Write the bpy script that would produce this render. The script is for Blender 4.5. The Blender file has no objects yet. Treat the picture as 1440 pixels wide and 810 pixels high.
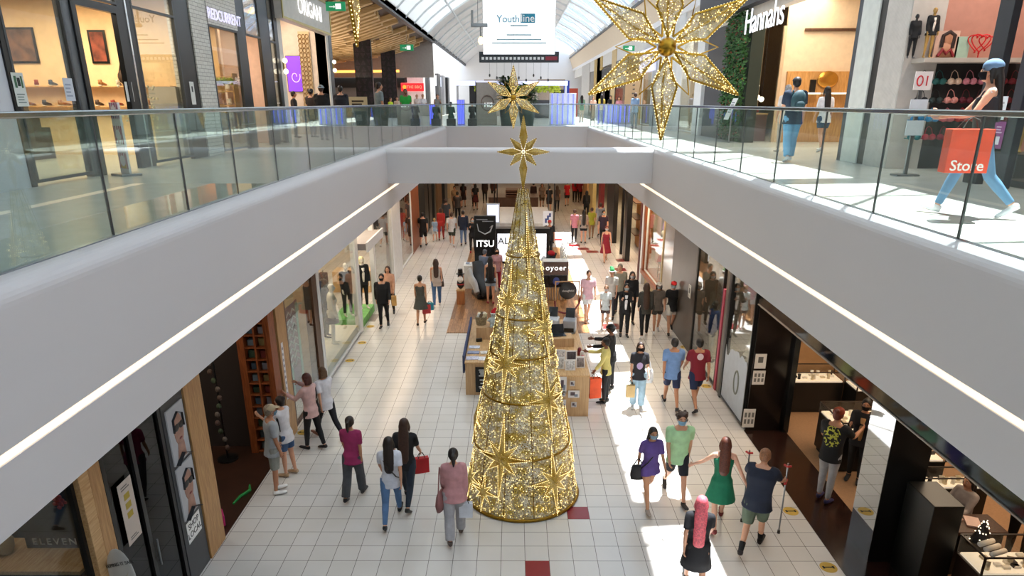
import bpy, bmesh, math, random
from mathutils import Vector, Matrix, Euler
R = math.radians
COL = bpy.context.scene.collection
SC = bpy.context.scene
rnd = random.Random(7)
WORK = bpy.data.scenes.new('work')     # scratch scene for running modifiers, removed at the end
# ---------------------------------------------------------------- camera
F, CX, CY, EYE = 960.0, 720.0, 480.0, 6.8
PITCH = math.atan(336 / 960.0); YAW = 0.002
cam_d = bpy.data.cameras.new('camera'); cam = bpy.data.objects.new('camera', cam_d); COL.objects.link(cam)
cam_d.lens = 24; cam_d.sensor_width = 36; cam_d.shift_y = 75 / 1440.0
cam_d.clip_start = 0.05; cam_d.clip_end = 500
cam.location = (0, 0, EYE); cam.rotation_euler = (math.pi/2 - PITCH, 0, YAW)
SC.camera = cam
CM = cam.rotation_euler.to_matrix()
def ray(px, py):
    return CM @ Vector(((px - CX) / F, -(py - CY) / F, -1))
def onz(px, py, z=0.0):
    d = ray(px, py); t = (z - EYE) / d.z; return Vector((d.x*t, d.y*t, z))
def onx(px, py, x):
    d = ray(px, py); t = x / d.x; return Vector((x, d.y*t, EYE + d.z*t))
def ony(px, py, y):
    d = ray(px, py); t = y / d.y; return Vector((d.x*t, y, EYE + d.z*t))
UP = 5.55            # upper floor level
# ---------------------------------------------------------------- materials
def nt(name):
    m = bpy.data.materials.new(name); m.use_nodes = True
    t = m.node_tree; t.nodes.clear()
    o = t.nodes.new('ShaderNodeOutputMaterial'); b = t.nodes.new('ShaderNodeBsdfPrincipled')
    t.links.new(b.outputs[0], o.inputs[0]); return m, t, b, o
def c4(c): return (c[0], c[1], c[2], 1)
def sr(h):   # '#rrggbb' -> linear
    h = h.lstrip('#'); v = [int(h[i:i+2], 16) / 255 for i in (0, 2, 4)]
    return tuple(x / 12.92 if x <= .04045 else ((x + .055) / 1.055) ** 2.4 for x in v)
_mc = {}
def mat(col, rough=.6, metal=0.0, var=.06, scale=6.0, emit=0.0, name=None, bump=0.0, coat=0.0):
    """plain procedural material: colour broken up by soft noise"""
    if isinstance(col, str): col = sr(col)
    key = (tuple(round(c, 4) for c in col), rough, metal, var, scale, emit, bump, coat)
    if key in _mc: return _mc[key]
    m, t, b, o = nt(name or 'surface'); N = t.nodes; L = t.links
    b.inputs['Roughness'].default_value = rough; b.inputs['Metallic'].default_value = metal
    if coat: b.inputs['Coat Weight'].default_value = coat
    if var > 0:
        tc = N.new('ShaderNodeTexCoord'); nz = N.new('ShaderNodeTexNoise'); nz.inputs['Scale'].default_value = scale
        nz.inputs['Detail'].default_value = 3
        rp = N.new('ShaderNodeValToRGB'); L.new(tc.outputs['Object'], nz.inputs['Vector']); L.new(nz.outputs[0], rp.inputs[0])
        rp.color_ramp.elements[0].position = .3; rp.color_ramp.elements[1].position = .7
        rp.color_ramp.elements[0].color = c4([max(0, c*(1-var)) for c in col]); rp.color_ramp.elements[1].color = c4([min(1, c*(1+var)) for c in col])
        L.new(rp.outputs[0], b.inputs['Base Color'])
        if bump:
            bp = N.new('ShaderNodeBump'); bp.inputs['Strength'].default_value = bump; L.new(nz.outputs[0], bp.inputs['Height']); L.new(bp.outputs[0], b.inputs['Normal'])
    else: b.inputs['Base Color'].default_value = c4(col)
    if emit:
        b.inputs['Emission Color'].default_value = c4(col); b.inputs['Emission Strength'].default_value = emit
    _mc[key] = m; return m
def glassmat(name, tint, refl=.5, rough=0.0, ior=1.5, dirt=.0, back=(.8,.9,.88)):
    """thin sheet glass: see-through tint plus fresnel reflection"""
    m = bpy.data.materials.new(name); m.use_nodes = True; t = m.node_tree; t.nodes.clear(); N = t.nodes; L = t.links
    o = N.new('ShaderNodeOutputMaterial'); tr = N.new('ShaderNodeBsdfTransparent'); tr.inputs[0].default_value = c4(tint)
    gl = N.new('ShaderNodeBsdfGlossy'); gl.inputs['Roughness'].default_value = rough
    lw = N.new('ShaderNodeLayerWeight'); pw = N.new('ShaderNodeMath'); pw.operation = 'POWER'; pw.inputs[1].default_value = 5; ad = N.new('ShaderNodeMath'); ad.operation = 'MULTIPLY_ADD'; ad.inputs[1].default_value = .95; ad.inputs[2].default_value = ((ior-1)/(ior+1))**2
    lw.inputs['Blend'].default_value = .5; mx = N.new('ShaderNodeMixShader'); ma = N.new('ShaderNodeMath'); ma.operation = 'MULTIPLY'; ma.inputs[1].default_value = refl; ma.use_clamp = True
    L.new(lw.outputs['Facing'], pw.inputs[0]); L.new(pw.outputs[0], ad.inputs[0]); L.new(ad.outputs[0], ma.inputs[0]); L.new(ma.outputs[0], mx.inputs[0]); L.new(tr.outputs[0], mx.inputs[1]); L.new(gl.outputs[0], mx.inputs[2])
    if dirt:
        df = N.new('ShaderNodeBsdfDiffuse'); df.inputs[0].default_value = c4(back)
        m2 = N.new('ShaderNodeMixShader'); m2.inputs[0].default_value = dirt
        L.new(mx.outputs[0], m2.inputs[1]); L.new(df.outputs[0], m2.inputs[2]); L.new(m2.outputs[0], o.inputs[0])
    else: L.new(mx.outputs[0], o.inputs[0])
    return m
def emat(col, s, name='lit_surface'):
    s = s if s > 2.6 else s*.75
    if isinstance(col, str): col = sr(col)
    return mat(col, .5, 0, 0, 1, s, name)
def woodmat(name, c1, c2, axis='Z', scale=3.0, rough=.45, plank=None):
    m, t, b, o = nt(name); N = t.nodes; L = t.links
    tc = N.new('ShaderNodeTexCoord'); mp = N.new('ShaderNodeMapping')
    s = [14, 14, 14]; s['XYZ'.index(axis)] = 1.2; mp.inputs['Scale'].default_value = s
    nz = N.new('ShaderNodeTexNoise'); nz.inputs['Scale'].default_value = scale; nz.inputs['Detail'].default_value = 5; nz.inputs['Distortion'].default_value = .4
    rp = N.new('ShaderNodeValToRGB'); rp.color_ramp.elements[0].color = c4(sr(c1)); rp.color_ramp.elements[1].color = c4(sr(c2))
    rp.color_ramp.elements[0].position = .3; rp.color_ramp.elements[1].position = .72
    L.new(tc.outputs['Object'], mp.inputs[0]); L.new(mp.outputs[0], nz.inputs['Vector']); L.new(nz.outputs[0], rp.inputs[0])
    b.inputs['Roughness'].default_value = rough
    if plank:      # board-to-board tone along an axis pair: brick texture
        br = N.new('ShaderNodeTexBrick'); br.inputs['Scale'].default_value = 1; br.inputs['Mortar Size'].default_value = .004
        br.inputs['Brick Width'].default_value = plank[0]; br.inputs['Row Height'].default_value = plank[1]
        br.inputs['Color1'].default_value = (1, 1, 1, 1); br.inputs['Color2'].default_value = (.45, .4, .36, 1); br.inputs['Mortar'].default_value = (.2, .15, .1, 1)
        m3 = N.new('ShaderNodeMapping'); m3.inputs['Rotation'].default_value = (0, 0, R(plank[2]))
        L.new(tc.outputs['Object'], m3.inputs[0]); L.new(m3.outputs[0], br.inputs['Vector'])
        mx = N.new('ShaderNodeMix'); mx.data_type = 'RGBA'; mx.blend_type = 'MULTIPLY'; mx.inputs[0].default_value = 1
        L.new(rp.outputs[0], mx.inputs[6]); L.new(br.outputs[0], mx.inputs[7]); L.new(mx.outputs[2], b.inputs['Base Color'])
    else: L.new(rp.outputs[0], b.inputs['Base Color'])
    return m
# ---------------------------------------------------------------- mesh helpers
def tag(o, label=None, cat=None, group=None, kind=None):
    if label: o['label'] = label
    if cat: o['category'] = cat
    if group: o['group'] = group
    if kind: o['kind'] = kind
    return o
def empty(name, loc=(0, 0, 0), rz=0.0, label=None, cat=None, group=None):
    o = bpy.data.objects.new(name, None); o.empty_display_size = .1; COL.objects.link(o)
    o.location = loc; o.rotation_euler = (0, 0, rz); return tag(o, label, cat, group)
def link(name, bm, m, parent=None, loc=None, rot=None, smooth=False, label=None, cat=None, group=None, kind=None):
    me = bpy.data.meshes.new(name)
    if isinstance(bm, bpy.types.Mesh): me = bm
    else:
        bm.normal_update(); bm.to_mesh(me); bm.free()
    for x in (m if isinstance(m, (list, tuple)) else [m]): me.materials.append(x)
    if smooth:
        for p in me.polygons: p.use_smooth = True
    o = bpy.data.objects.new(name, me); COL.objects.link(o)
    if parent: o.parent = parent
    if loc is not None: o.location = loc
    if rot is not None: o.rotation_euler = rot
    return tag(o, label, cat, group, kind)
def B(): return bmesh.new()
def box(bm, x0, x1, y0, y1, z0, z1, bev=0.0, mi=0, M=None):
    vs = [bm.verts.new(Vector(p) if M is None else M @ Vector(p)) for p in
          ((x0,y0,z0),(x1,y0,z0),(x1,y1,z0),(x0,y1,z0),(x0,y0,z1),(x1,y0,z1),(x1,y1,z1),(x0,y1,z1))]
    fs = [bm.faces.new([vs[i] for i in f]) for f in ((3,2,1,0),(4,5,6,7),(0,1,5,4),(1,2,6,5),(2,3,7,6),(3,0,4,7))]
    for f in fs: f.material_index = mi
    if bev > 0:
        es = list({e for f in fs for e in f.edges})
        r = bmesh.ops.bevel(bm, geom=es, offset=bev, segments=2, affect='EDGES', profile=.5)
        for f in r['faces']: f.material_index = mi
    return vs
def bx(name, x0, x1, y0, y1, z0, z1, m, parent=None, bev=0.004, **k):
    bm = B(); box(bm, min(x0,x1), max(x0,x1), min(y0,y1), max(y0,y1), min(z0,z1), max(z0,z1), bev)
    return link(name, bm, m, parent, **k)
def tube(bm, pts, rad, n=10, cap=True, mi=0, flat=1.0, up=None):
    """skin a chain of points with rings; rad: number, list of numbers or list of (ru, rv)"""
    pts = [Vector(p) for p in pts]; k = len(pts)
    if not isinstance(rad, (list, tuple)): rad = [rad]*k
    prev = None; rings = []
    for i, p in enumerate(pts):
        d = (pts[min(i+1, k-1)] - pts[max(i-1, 0)]); d = d.normalized() if d.length > 1e-9 else Vector((0,0,1))
        if prev is None:
            a = Vector(up) if up is not None else (Vector((1,0,0)) if abs(d.x) < .8 else Vector((0,1,0)))
        else: a = prev
        u = (a - d*a.dot(d)).normalized(); v = d.cross(u); prev = u
        r = rad[i]; ru, rv = r if isinstance(r, (list, tuple)) else (r, r*flat)
        rings.append([bm.verts.new(p + u*(ru*math.cos(2*math.pi*j/n)) + v*(rv*math.sin(2*math.pi*j/n))) for j in range(n)])
    for a, b in zip(rings, rings[1:]):
        for j in range(n):
            f = bm.faces.new((a[j], a[(j+1)%n], b[(j+1)%n], b[j])); f.material_index = mi
    if cap:
        for rr, s in ((rings[0], -1), (rings[-1], 1)):
            f = bm.faces.new(rr[::-1] if s < 0 else rr); f.material_index = mi
    return rings
def ball(bm, c, r, seg=12, rng=8, mi=0, M=None):
    """ellipsoid"""
    c = Vector(c); r = (r, r, r) if not isinstance(r, (tuple, list)) else r
    g = bmesh.ops.create_uvsphere(bm, u_segments=seg, v_segments=rng, radius=1)
    for v in g['verts']:
        q = Vector((v.co.x*r[0], v.co.y*r[1], v.co.z*r[2]))
        if M is not None: q = M @ q
        v.co = q + c
    for f in {f for v in g['verts'] for f in v.link_faces}: f.material_index = mi
def lathe(bm, prof, n=24, c=(0, 0, 0), mi=0, capb=True, capt=True):
    rings = []
    for r, z in prof:
        rings.append([bm.verts.new((c[0]+r*math.cos(2*math.pi*j/n), c[1]+r*math.sin(2*math.pi*j/n), c[2]+z)) for j in range(n)])
    for a, b in zip(rings, rings[1:]):
        for j in range(n): bm.faces.new((a[j], a[(j+1)%n], b[(j+1)%n], b[j])).material_index = mi
    if capb: bm.faces.new(rings[0][::-1]).material_index = mi
    if capt: bm.faces.new(rings[-1]).material_index = mi
def prism(bm, poly, d, mi=0):
    """extrude a planar 3D polygon along vector d"""
    d = Vector(d); a = [bm.verts.new(Vector(p)) for p in poly]; b = [bm.verts.new(Vector(p) + d) for p in poly]; n = len(a)
    fs = [bm.faces.new(a[::-1]), bm.faces.new(b)]
    for i in range(n): fs.append(bm.faces.new((a[i], a[(i+1)%n], b[(i+1)%n], b[i])))
    for f in fs: f.material_index = mi
    return fs
def strip(bm, prof, y0, y1, axis='Y', mi=0):
    """open/closed profile [(x,z)...] extruded along Y"""
    a = [bm.verts.new((p[0], y0, p[1])) for p in prof]; b = [bm.verts.new((p[0], y1, p[1])) for p in prof]
    for i in range(len(a)): bm.faces.new((a[i], a[(i+1)%len(a)], b[(i+1)%len(a)], b[i])).material_index = mi
    bm.faces.new(a[::-1]).material_index = mi; bm.faces.new(b).material_index = mi
def text(name, s, size, M, m, parent=None, depth=.01, spacing=1.0, bold=False, align='CENTER', **k):
    """lettering turned into a mesh; M places it (local x = reading direction, local y = up)"""
    cu = bpy.data.curves.new(name, 'FONT'); cu.body = s; cu.size = size; cu.extrude = depth/2; cu.align_x = align; cu.align_y = 'CENTER'
    cu.space_character = spacing; cu.offset = (.008*size if bold else 0); cu.resolution_u = 3
    o = bpy.data.objects.new('tmp', cu); WORK.collection.objects.link(o)
    with bpy.context.temp_override(scene=WORK, view_layer=WORK.view_layers[0]): dg = bpy.context.evaluated_depsgraph_get()
    dg.update()
    me = bpy.data.meshes.new_from_object(o.evaluated_get(dg)); bpy.data.objects.remove(o); me.transform(M)
    me.materials.clear()
    return link(name, me, m, parent, **k)
def frameM(o, xdir, up):
    x = Vector(xdir).normalized(); y = Vector(up); y = (y - x*y.dot(x)).normalized(); z = x.cross(y)
    M = Matrix((x, y, z)).transposed().to_4x4(); M.translation = Vector(o); return M
def evalmesh(me, mods):
    """run modifiers over a mesh and return the result"""
    o = bpy.data.objects.new('tmp', me); WORK.collection.objects.link(o)
    for t, kw in mods:
        md = o.modifiers.new('m', t)
        for a, v in kw.items(): setattr(md, a, v)
    with bpy.context.temp_override(scene=WORK, view_layer=WORK.view_layers[0]): dg = bpy.context.evaluated_depsgraph_get()
    dg.update()
    r = bpy.data.meshes.new_from_object(o.evaluated_get(dg)); bpy.data.objects.remove(o); bpy.data.meshes.remove(me); return r
def fuse(bm, voxel=.015, smooth=3, dec=None):
    """merge overlapping closed pieces into one continuous surface"""
    me = bpy.data.meshes.new('t'); bmesh.ops.recalc_face_normals(bm, faces=bm.faces[:]); bm.to_mesh(me); bm.free()
    mods = [('REMESH', dict(mode='VOXEL', voxel_size=voxel, adaptivity=0.0)), ('SMOOTH', dict(factor=.5, iterations=smooth))]
    if dec: mods.append(('DECIMATE', dict(ratio=dec)))
    return evalmesh(me, mods)
def copy_tree(o, parent=None):
    c = o.copy(); COL.objects.link(c)
    if parent: c.parent = parent
    for ch in list(o.children): copy_tree(ch, c)
    return c
# ---------------------------------------------------------------- people
SKIN = dict(pale='#d9a68c', fair='#cf9a7c', tan='#b67f5e', brown='#7d4f38', olive='#c08b68')
def noisy(col, k=.12): return mat(col, .85, 0, k, 9, bump=.15)
POSES = {
 'stand': dict(l=((2,3),(-2,2)), a=((4,6,12),(2,6,10))),
 'stand2': dict(l=((6,8),(-3,2)), a=((12,8,40),(0,6,12))),
 'walkR': dict(l=((-20,22),(24,6)), a=((20,7,22),(-22,7,14))),
 'walkL': dict(l=((24,6),(-20,22)), a=((-22,7,14),(20,7,22))),
 'walks': dict(l=((-11,14),(14,6)), a=((10,6,14),(-10,6,12))),
 'sit': dict(l=((84,86),(86,84)), a=((30,6,50),(30,6,50))),
 'phone': dict(l=((3,3),(-3,4)), a=((38,4,85),(34,4,88))),
}
def person(label, loc, face, h=1.72, pose='stand', sex='f', skin='fair', top=('tee', '#ffffff'), bot=('trousers', '#222222'),
           hair=('short', '#20140e'), shoes='#222222', mask=None, hat=None, lean=3, fat=1.0, arms=None, legs=None, vox=.016, head=(0, 0),
           group=None, sock=None, z0=0.0, topmat=None, extra=None):
    """face = heading in degrees, 0 looks along +Y (away from the camera), 180 looks at the camera"""
    rootloc = Vector((loc[0], loc[1], z0)); s = h / 1.75
    root = empty('person', rootloc, R(-face), label, 'person', group)
    P = dict(POSES[pose]); A = arms or P['a']; Lg = legs or P['l']
    shw = .185 if sex == 'm' else .16; hpw = .088 if sex == 'm' else .095
    hipz = .93; RL = Matrix.Rotation(R(-lean), 3, 'X')
    pel = Vector((0, 0, hipz))
    T = lambda x, y, z: pel + RL @ Vector((x, y, z))
    def leg(i, sx):
        a, k = Lg[i]; hj = pel + Vector((sx*hpw, 0, -.02)); k1 = R(a); k2 = R(a-k)
        kn = hj + Vector((sx*.006, math.sin(k1), -math.cos(k1))) * .43; an = kn + Vector((0, math.sin(k2), -math.cos(k2))) * .41
        pt = R(max(-12, min(45, -(a-k)*.75))) if abs(a) < 60 else 0
        fd = Vector((sx*.1, math.cos(pt), -math.sin(pt))); dn = Vector((0, -math.sin(pt), -math.cos(pt)))
        heel = an + dn*.065 - fd*.05; toe = an + dn*.065 + fd*.18
        return hj, kn, an, heel, toe, fd, dn
    legsJ = [leg(0, -1), leg(1, 1)]
    low = min(min(l[3].z, l[4].z) for l in legsJ) - .012
    up = Vector((0, 0, -low)); pel = pel + up
    legsJ = [leg(0, -1), leg(1, 1)]
    def arm(i, sx):
        q = A[i]; a, b, e = q[:3]; b2 = q[3] if len(q) > 3 else b - 6
        a0 = R(a + lean*.5); sh = T(sx*shw, -.005, .50)
        el = sh + Vector((sx*math.sin(R(b)), math.sin(a0)*math.cos(R(b)), -math.cos(a0)*math.cos(R(b)))) * .29
        a1 = a0 + R(e); d = Vector((sx*math.sin(R(b2)), math.sin(a1)*math.cos(R(b2)), -math.cos(a1)*math.cos(R(b2)))).normalized()
        return sh, el, el + d*.245, d
    armsJ = [arm(0, -1), arm(1, 1)]
    ms = {}
    # torso sections (z from pelvis, half width, half depth, y shift)
    w = fat
    if sex == 'm': sec = [(-.10,.10,.09,0),(-.06,.155*w,.105*w,0),(.02,.165*w,.11*w,0),(.12,.15*w,.10*w,.005),(.24,.155*w,.105*w,.005),(.36,.18*w,.115*w,0),(.45,.19,.105,-.005),(.51,.165,.085,-.01),(.555,.08,.06,-.01),(.57,.06,.055,-.005)]
    else: sec = [(-.10,.10,.09,0),(-.06,.155*w,.105*w,-.005),(.02,.16*w,.11*w,-.005),(.12,.125*w,.09*w,.005),(.24,.13*w,.095*w,.01),(.34,.15*w,.115*w,.015),(.44,.16,.095,0),(.50,.145,.075,-.01),(.55,.07,.055,-.01),(.57,.052,.05,-.005)]
    def torso(bm, grow=0.0, z_lo=-1, z_hi=1, n=16, flare=None):
        rs = []
        ss = [q for q in sec if z_lo <= q[0] <= z_hi]
        for z, rx, ry, y in ss:
            rs.append([bm.verts.new(T((rx+grow)*math.copysign(abs(math.cos(t))**.85, math.cos(t)), y+(ry+grow)*math.copysign(abs(math.sin(t))**.85, math.sin(t)), z)) for t in [2*math.pi*j/n for j in range(n)]])
        for a, b in zip(rs, rs[1:]):
            for j in range(n): bm.faces.new((a[j], a[(j+1)%n], b[(j+1)%n], b[j]))
        bm.faces.new(rs[0][::-1]); bm.faces.new(rs[-1])
    def leglimb(bm, J, grow=0.0, frac=1.0, wide=1.0, f=fat):
        hj, kn, an = J[:3]; pts = [hj + Vector((0,0,.05)), hj.lerp(kn,.25), hj.lerp(kn,.6), kn, kn.lerp(an,.3), kn.lerp(an,.75), an]
        rr = [.085*f, .085*f, .068*f, .053, .052, .038, .034]
        tot = [0, .125, .3, .5, .65, .875, 1.0]
        P2, R2 = [], []
        for i in range(7):
            if tot[i] <= frac + 1e-6: P2.append(pts[i]); R2.append(rr[i] + grow*(1 + (wide-1)*tot[i]*1.6))
            else:
                q = (frac - tot[i-1])/(tot[i]-tot[i-1]); P2.append(pts[i-1].lerp(pts[i], q)); R2.append(rr[i-1]*(1-q)+rr[i]*q + grow*(1 + (wide-1)*frac*1.6)); break
        tube(bm, P2, R2, 10)
    def armlimb(bm, J, grow=0.0, frac=1.0):
        sh, el, wr, d = J; top_ = sh + (T(0,-.008,.50)-sh)*.45 + Vector((0,0,.012))
        k = 1.0 if sex == 'm' else .86
        s2 = sh + Vector((0,0,-.012)); pts = [top_, s2, s2.lerp(el,.16), s2.lerp(el,.4), el, el.lerp(wr,.35), wr]; rr = [.05*k,.055*k,.056*k,.049*k,.039*k,.040*k,.027*k]; tot = [0,.02,.1,.22,.5,.68,1.0]; ball(bm, s2, .054*k+grow, 10, 8)
        P2, R2 = [], []
        for i in range(7):
            if tot[i] <= frac + 1e-6: P2.append(pts[i]); R2.append(rr[i]+grow)
            else:
                q = (frac-tot[i-1])/(tot[i]-tot[i-1]); P2.append(pts[i-1].lerp(pts[i], q)); R2.append(rr[i-1]*(1-q)+rr[i]*q+grow); break
        tube(bm, P2, R2, 9)
    # head frame
    hy, hp = head
    HR = RL @ Matrix.Rotation(R(-hy), 3, 'Z') @ Matrix.Rotation(R(hp + lean*.7), 3, 'X')
    nb = T(0, -.005, .55); hc = nb + HR @ Vector((0, .02, .155))
    Hh = lambda x, y, z: hc + HR @ Vector((x, y, z))
    HM = HR
    bm = B(); torso(bm)
    for J in legsJ: leglimb(bm, J)
    for J in armsJ: armlimb(bm, J)
    tube(bm, [T(0,-.01,.5), nb, Hh(0,-.015,-.06)], [.065,.05 if sex=='m' else .043,.05], 10)
    ball(bm, Hh(0,-.008,.025), (.075,.095,.09), 14, 10, M=HM); ball(bm, Hh(0,.018,-.035), (.058,.07,.075), 12, 9, M=HM)   # skull, jaw
    ball(bm, Hh(0,.06,-.085), (.028,.024,.022), 8, 6, M=HM)                                                       # chin
    tube(bm, [Hh(0,.084,.03), Hh(0,.10,.0), Hh(0,.112,-.022), Hh(0,.095,-.032)], [.011,.012,.017,.012], 7)                 # nose
    for sx in (-1, 1): ball(bm, Hh(sx*.078,-.005,-.005), (.012,.02,.03), 8, 6, M=HM)                                   # ears
    for J in legsJ:    # feet
        hj, kn, an, heel, toe, fd, dn = J
        tube(bm, [an - fd*.03, an.lerp(heel,.6)+fd*.02, heel.lerp(toe,.5)-dn*.012, toe-dn*.008], [.034,(.034,.03),(.04,.024),(.034,.016)], 9, up=(1,0,0))
    for (sh, el, wr, d), sx in zip(armsJ, (-1, 1)):      # palms
        n = Vector((-sx, 0, 0)); n = (n - d*n.dot(d)).normalized(); sp = d.cross(n)
        tube(bm, [wr - d*.02, wr + d*.02, wr + d*.06, wr + d*.092], [(.024,.024),(.034,.02),(.04,.018),(.038,.015)], 9, up=sp)
    body = fuse(bm, vox, 2)
    bm = B(); bm.from_mesh(body); bpy.data.meshes.remove(body)
    for (sh, el, wr, d), sx in zip(armsJ, (-1, 1)):      # fingers and thumb
        n = Vector((-sx, 0, 0)); n = (n - d*n.dot(d)).normalized(); sp = d.cross(n)
        if sp.y < 0: sp = -sp
        for j, (o_, ln) in enumerate(((.028,.074),(.010,.084),(-.009,.078),(-.027,.06))):
            p = wr + d*.082 + sp*o_; q1 = p + d*ln*.45 + n*.006; q2 = q1 + (d*.8+n*.55)*ln*.33; q3 = q2 + (d*.45+n*.85)*ln*.25
            tube(bm, [p - d*.012, q1, q2, q3], [.0095,.009,.0082,.0065], 6)
        p = wr + d*.03 + sp*.03; tube(bm, [p - sp*.015, p + sp*.02 + d*.028 + n*.008, p + sp*.026 + d*.058 + n*.018], [.013,.0105,.008], 6)
    nsk = len(bm.faces)
    for sx in (-1, 1):
        ball(bm, Hh(sx*.031, .078, .012), (.011,.007,.0065), 8, 6, 1, M=HM); ball(bm, Hh(sx*.031, .084, .012), (.006,.0065,.0065), 6, 5, 2, M=HM)
        tube(bm, [Hh(sx*.014,.088,.036), Hh(sx*.034,.086,.041), Hh(sx*.052,.07,.035)], [.003,.0045,.003], 5, mi=2)
    tube(bm, [Hh(-.024,.082,-.055), Hh(0,.092,-.055), Hh(.024,.082,-.055)], [.004,.0075,.004], 6, mi=3)
    sc = SKIN[skin]; body_o = link('body', bm, [mat(sc, .5, 0, .05, 12), mat('#e8e2dc', .3, 0, 0), mat('#1c120d', .4, 0, 0), mat('#94493f', .5, 0, 0)], root, smooth=True)
    # ---- clothes
    tt = top[0]; tc = topmat or noisy(top[1])
    if tt:
        bm = B()
        slv = {'tee': .40, 'long': .97, 'tank': 0, 'dress': .35, 'tankdress': 0, 'jacket': .97, 'longdress': .95, 'three': .7}[tt]
        g = .022 if tt == 'jacket' else .014
        torso(bm, g + .004, -.08, .552 if slv else .455)
        if slv == 0:
            for sx in (-1, 1): tube(bm, [T(sx*.085,.075,.42), T(sx*.09,.05,.49), T(sx*.09,-.02,.52), T(sx*.09,-.085,.44)], [.024]*4, 7)
        else:
            for J in armsJ: armlimb(bm, J, g + .006, slv)
            tube(bm, [T(0,-.008,.49), T(0,-.006,.548)], [.075,.056], 12)
        hemz = -.14 if 'dress' not in tt else -(top[2] if len(top) > 2 else .42)
        fl = (.0 if 'dress' not in tt else .05 + .12*(-hemz-.14)) + (top[3] if len(top) > 3 else 0)
        rs = []
        for k, z in enumerate([0.05, -.06, hemz*.5-.03, hemz]):
            q = max(0, -z/max(.001, -hemz)); rx = .165*fat + (.034 if bot[0] in ('shorts', 'wide') else .014)*q + g + fl*q; ry = .112*fat + g + fl*q*.9 + (.04 if bot[0] in ('shorts', 'wide') else .026)*q
            rs.append([bm.verts.new(Vector((pel.x, pel.y, pel.z)) + Vector((rx*math.cos(2*math.pi*j/16), ry*math.sin(2*math.pi*j/16), z))) for j in range(16)])
        for a, b in zip(rs, rs[1:]):
            for j in range(16): bm.faces.new((a[j], b[j], b[(j+1)%16], a[(j+1)%16]))
        bm.faces.new(rs[0]); bm.faces.new(rs[-1][::-1])
        me = fuse(bm, vox, 3); nm = {'dress': 'dress', 'tankdress': 'dress', 'longdress': 'dress', 'jacket': 'jacket', 'tank': 'tank_top'}.get(tt, 'shirt')
        link(nm, me, tc, root, smooth=True)
        if tt == 'jacket' and len(top) > 2 and isinstance(top[2], str):
            bm = B(); tube(bm, [T(0,.112,.47), T(0,.135,.33), T(0,.122,.15), T(0,.128,.0)], [(.045,.02),(.05,.018),(.04,.018),(.03,.016)], 8, up=(1,0,0)); link('shirt_front', bm, noisy(top[2]), root, smooth=True)
    bt = bot[0]
    if bt in ('trousers', 'shorts', 'wide'):
        bm = B(); fr = 1.0 if bt != 'shorts' else (bot[2] if len(bot) > 2 else .42); g = .012 if bt == 'trousers' else .02
        torso(bm, .013, -.12, .13)
        wd = 1.0 if bt == 'trousers' else (1.5 if bt == 'shorts' else 2.0)
        for J in legsJ: leglimb(bm, J, g, .97 if fr == 1 else fr, wd)
        link('trousers' if fr == 1 else 'shorts', fuse(bm, vox, 2), noisy(bot[1]), root, smooth=True)
    elif bt == 'skirt':
        bm = B(); ln = bot[2] if len(bot) > 2 else .38; rs = []
        for z, f in ((.12,0),(.02,.25),(-ln*.5,.6),(-ln,1)):
            rs.append([bm.verts.new(pel + Vector(((.15+.03*f+.04*f)*math.cos(2*math.pi*j/18)*fat, (.115+.08*f)*math.sin(2*math.pi*j/18)*fat, z))) for j in range(18)])
        for a, b in zip(rs, rs[1:]):
            for j in range(18): bm.faces.new((a[j], b[j], b[(j+1)%18], a[(j+1)%18]))
        bm.faces.new(rs[0]); bm.faces.new(rs[-1][::-1]); link('skirt', bm, noisy(bot[1]), root, smooth=True)
    if sock:
        for J in legsJ:
            hj, kn, an = J[:3]; bm = B(); tube(bm, [an.lerp(kn,.35), an], [.05,.04], 10); link('sock', bm, noisy(sock), root, smooth=True)
    if shoes:
        for J in legsJ:
            hj, kn, an, heel, toe, fd, dn = J; bm = B()
            tube(bm, [an - dn*.012 - fd*.012, an + dn*.03 - fd*.006], [.042,.05], 10)
            tube(bm, [heel - fd*.008 - dn*.028, heel + fd*.05 - dn*.03, heel.lerp(toe,.55) - dn*.022, toe + fd*.0 - dn*.016, toe + fd*.022 - dn*.012], [(.036,.036),(.042,.04),(.046,.032),(.042,.024),(.02,.012)], 10, up=(1,0,0))
            link('shoe', fuse(bm, .012, 2), mat(shoes, .6, 0, .08), root, smooth=True)
    # ---- hair, mask, hat
    hk = hair[0]
    if hk:
        bm = B(); ball(bm, Hh(0,-.022,.042), (.088,.098,.092), 14, 10, M=HM); ball(bm, Hh(0,-.055,-.015), (.076,.06,.075), 12, 8, M=HM)
        for sx in (-1, 1): ball(bm, Hh(sx*.068,-.02,.01), (.022,.045,.06), 8, 6, M=HM)
        if hk in ('long', 'vlong'):
            e = -.26 if hk == 'long' else -.42
            tube(bm, [Hh(0,-.06,.03), Hh(0,-.085,-.07), Hh(0,-.10,-.16), T(0,-.125,.47+e+.02) , T(0,-.12,.42+e)], [(.085,.05),(.09,.05),(.10,.045),(.09,.032),(.05,.02)], 12, up=(1,0,0))
            for sx in (-1, 1): tube(bm, [Hh(sx*.07,-.01,.03), Hh(sx*.086,-.005,-.05), Hh(sx*.085,-.02,-.13)], [.026,.026,.015], 8)
        elif hk == 'pony': tube(bm, [Hh(0,-.10,.06), Hh(0,-.15,.04), Hh(0,-.155,-.05), Hh(0,-.14,-.17)], [.03,.035,.036,.012], 9)
        elif hk == 'bun': ball(bm, Hh(0,-.10,.09), (.045,.045,.045), 10, 8)
        elif hk == 'bob':
            tube(bm, [Hh(0,-.05,.02), Hh(0,-.06,-.12)], [(.10,.07),(.098,.06)], 12, up=(1,0,0))
        elif hk == 'curly':
            r2 = random.Random(len(label))
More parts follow.
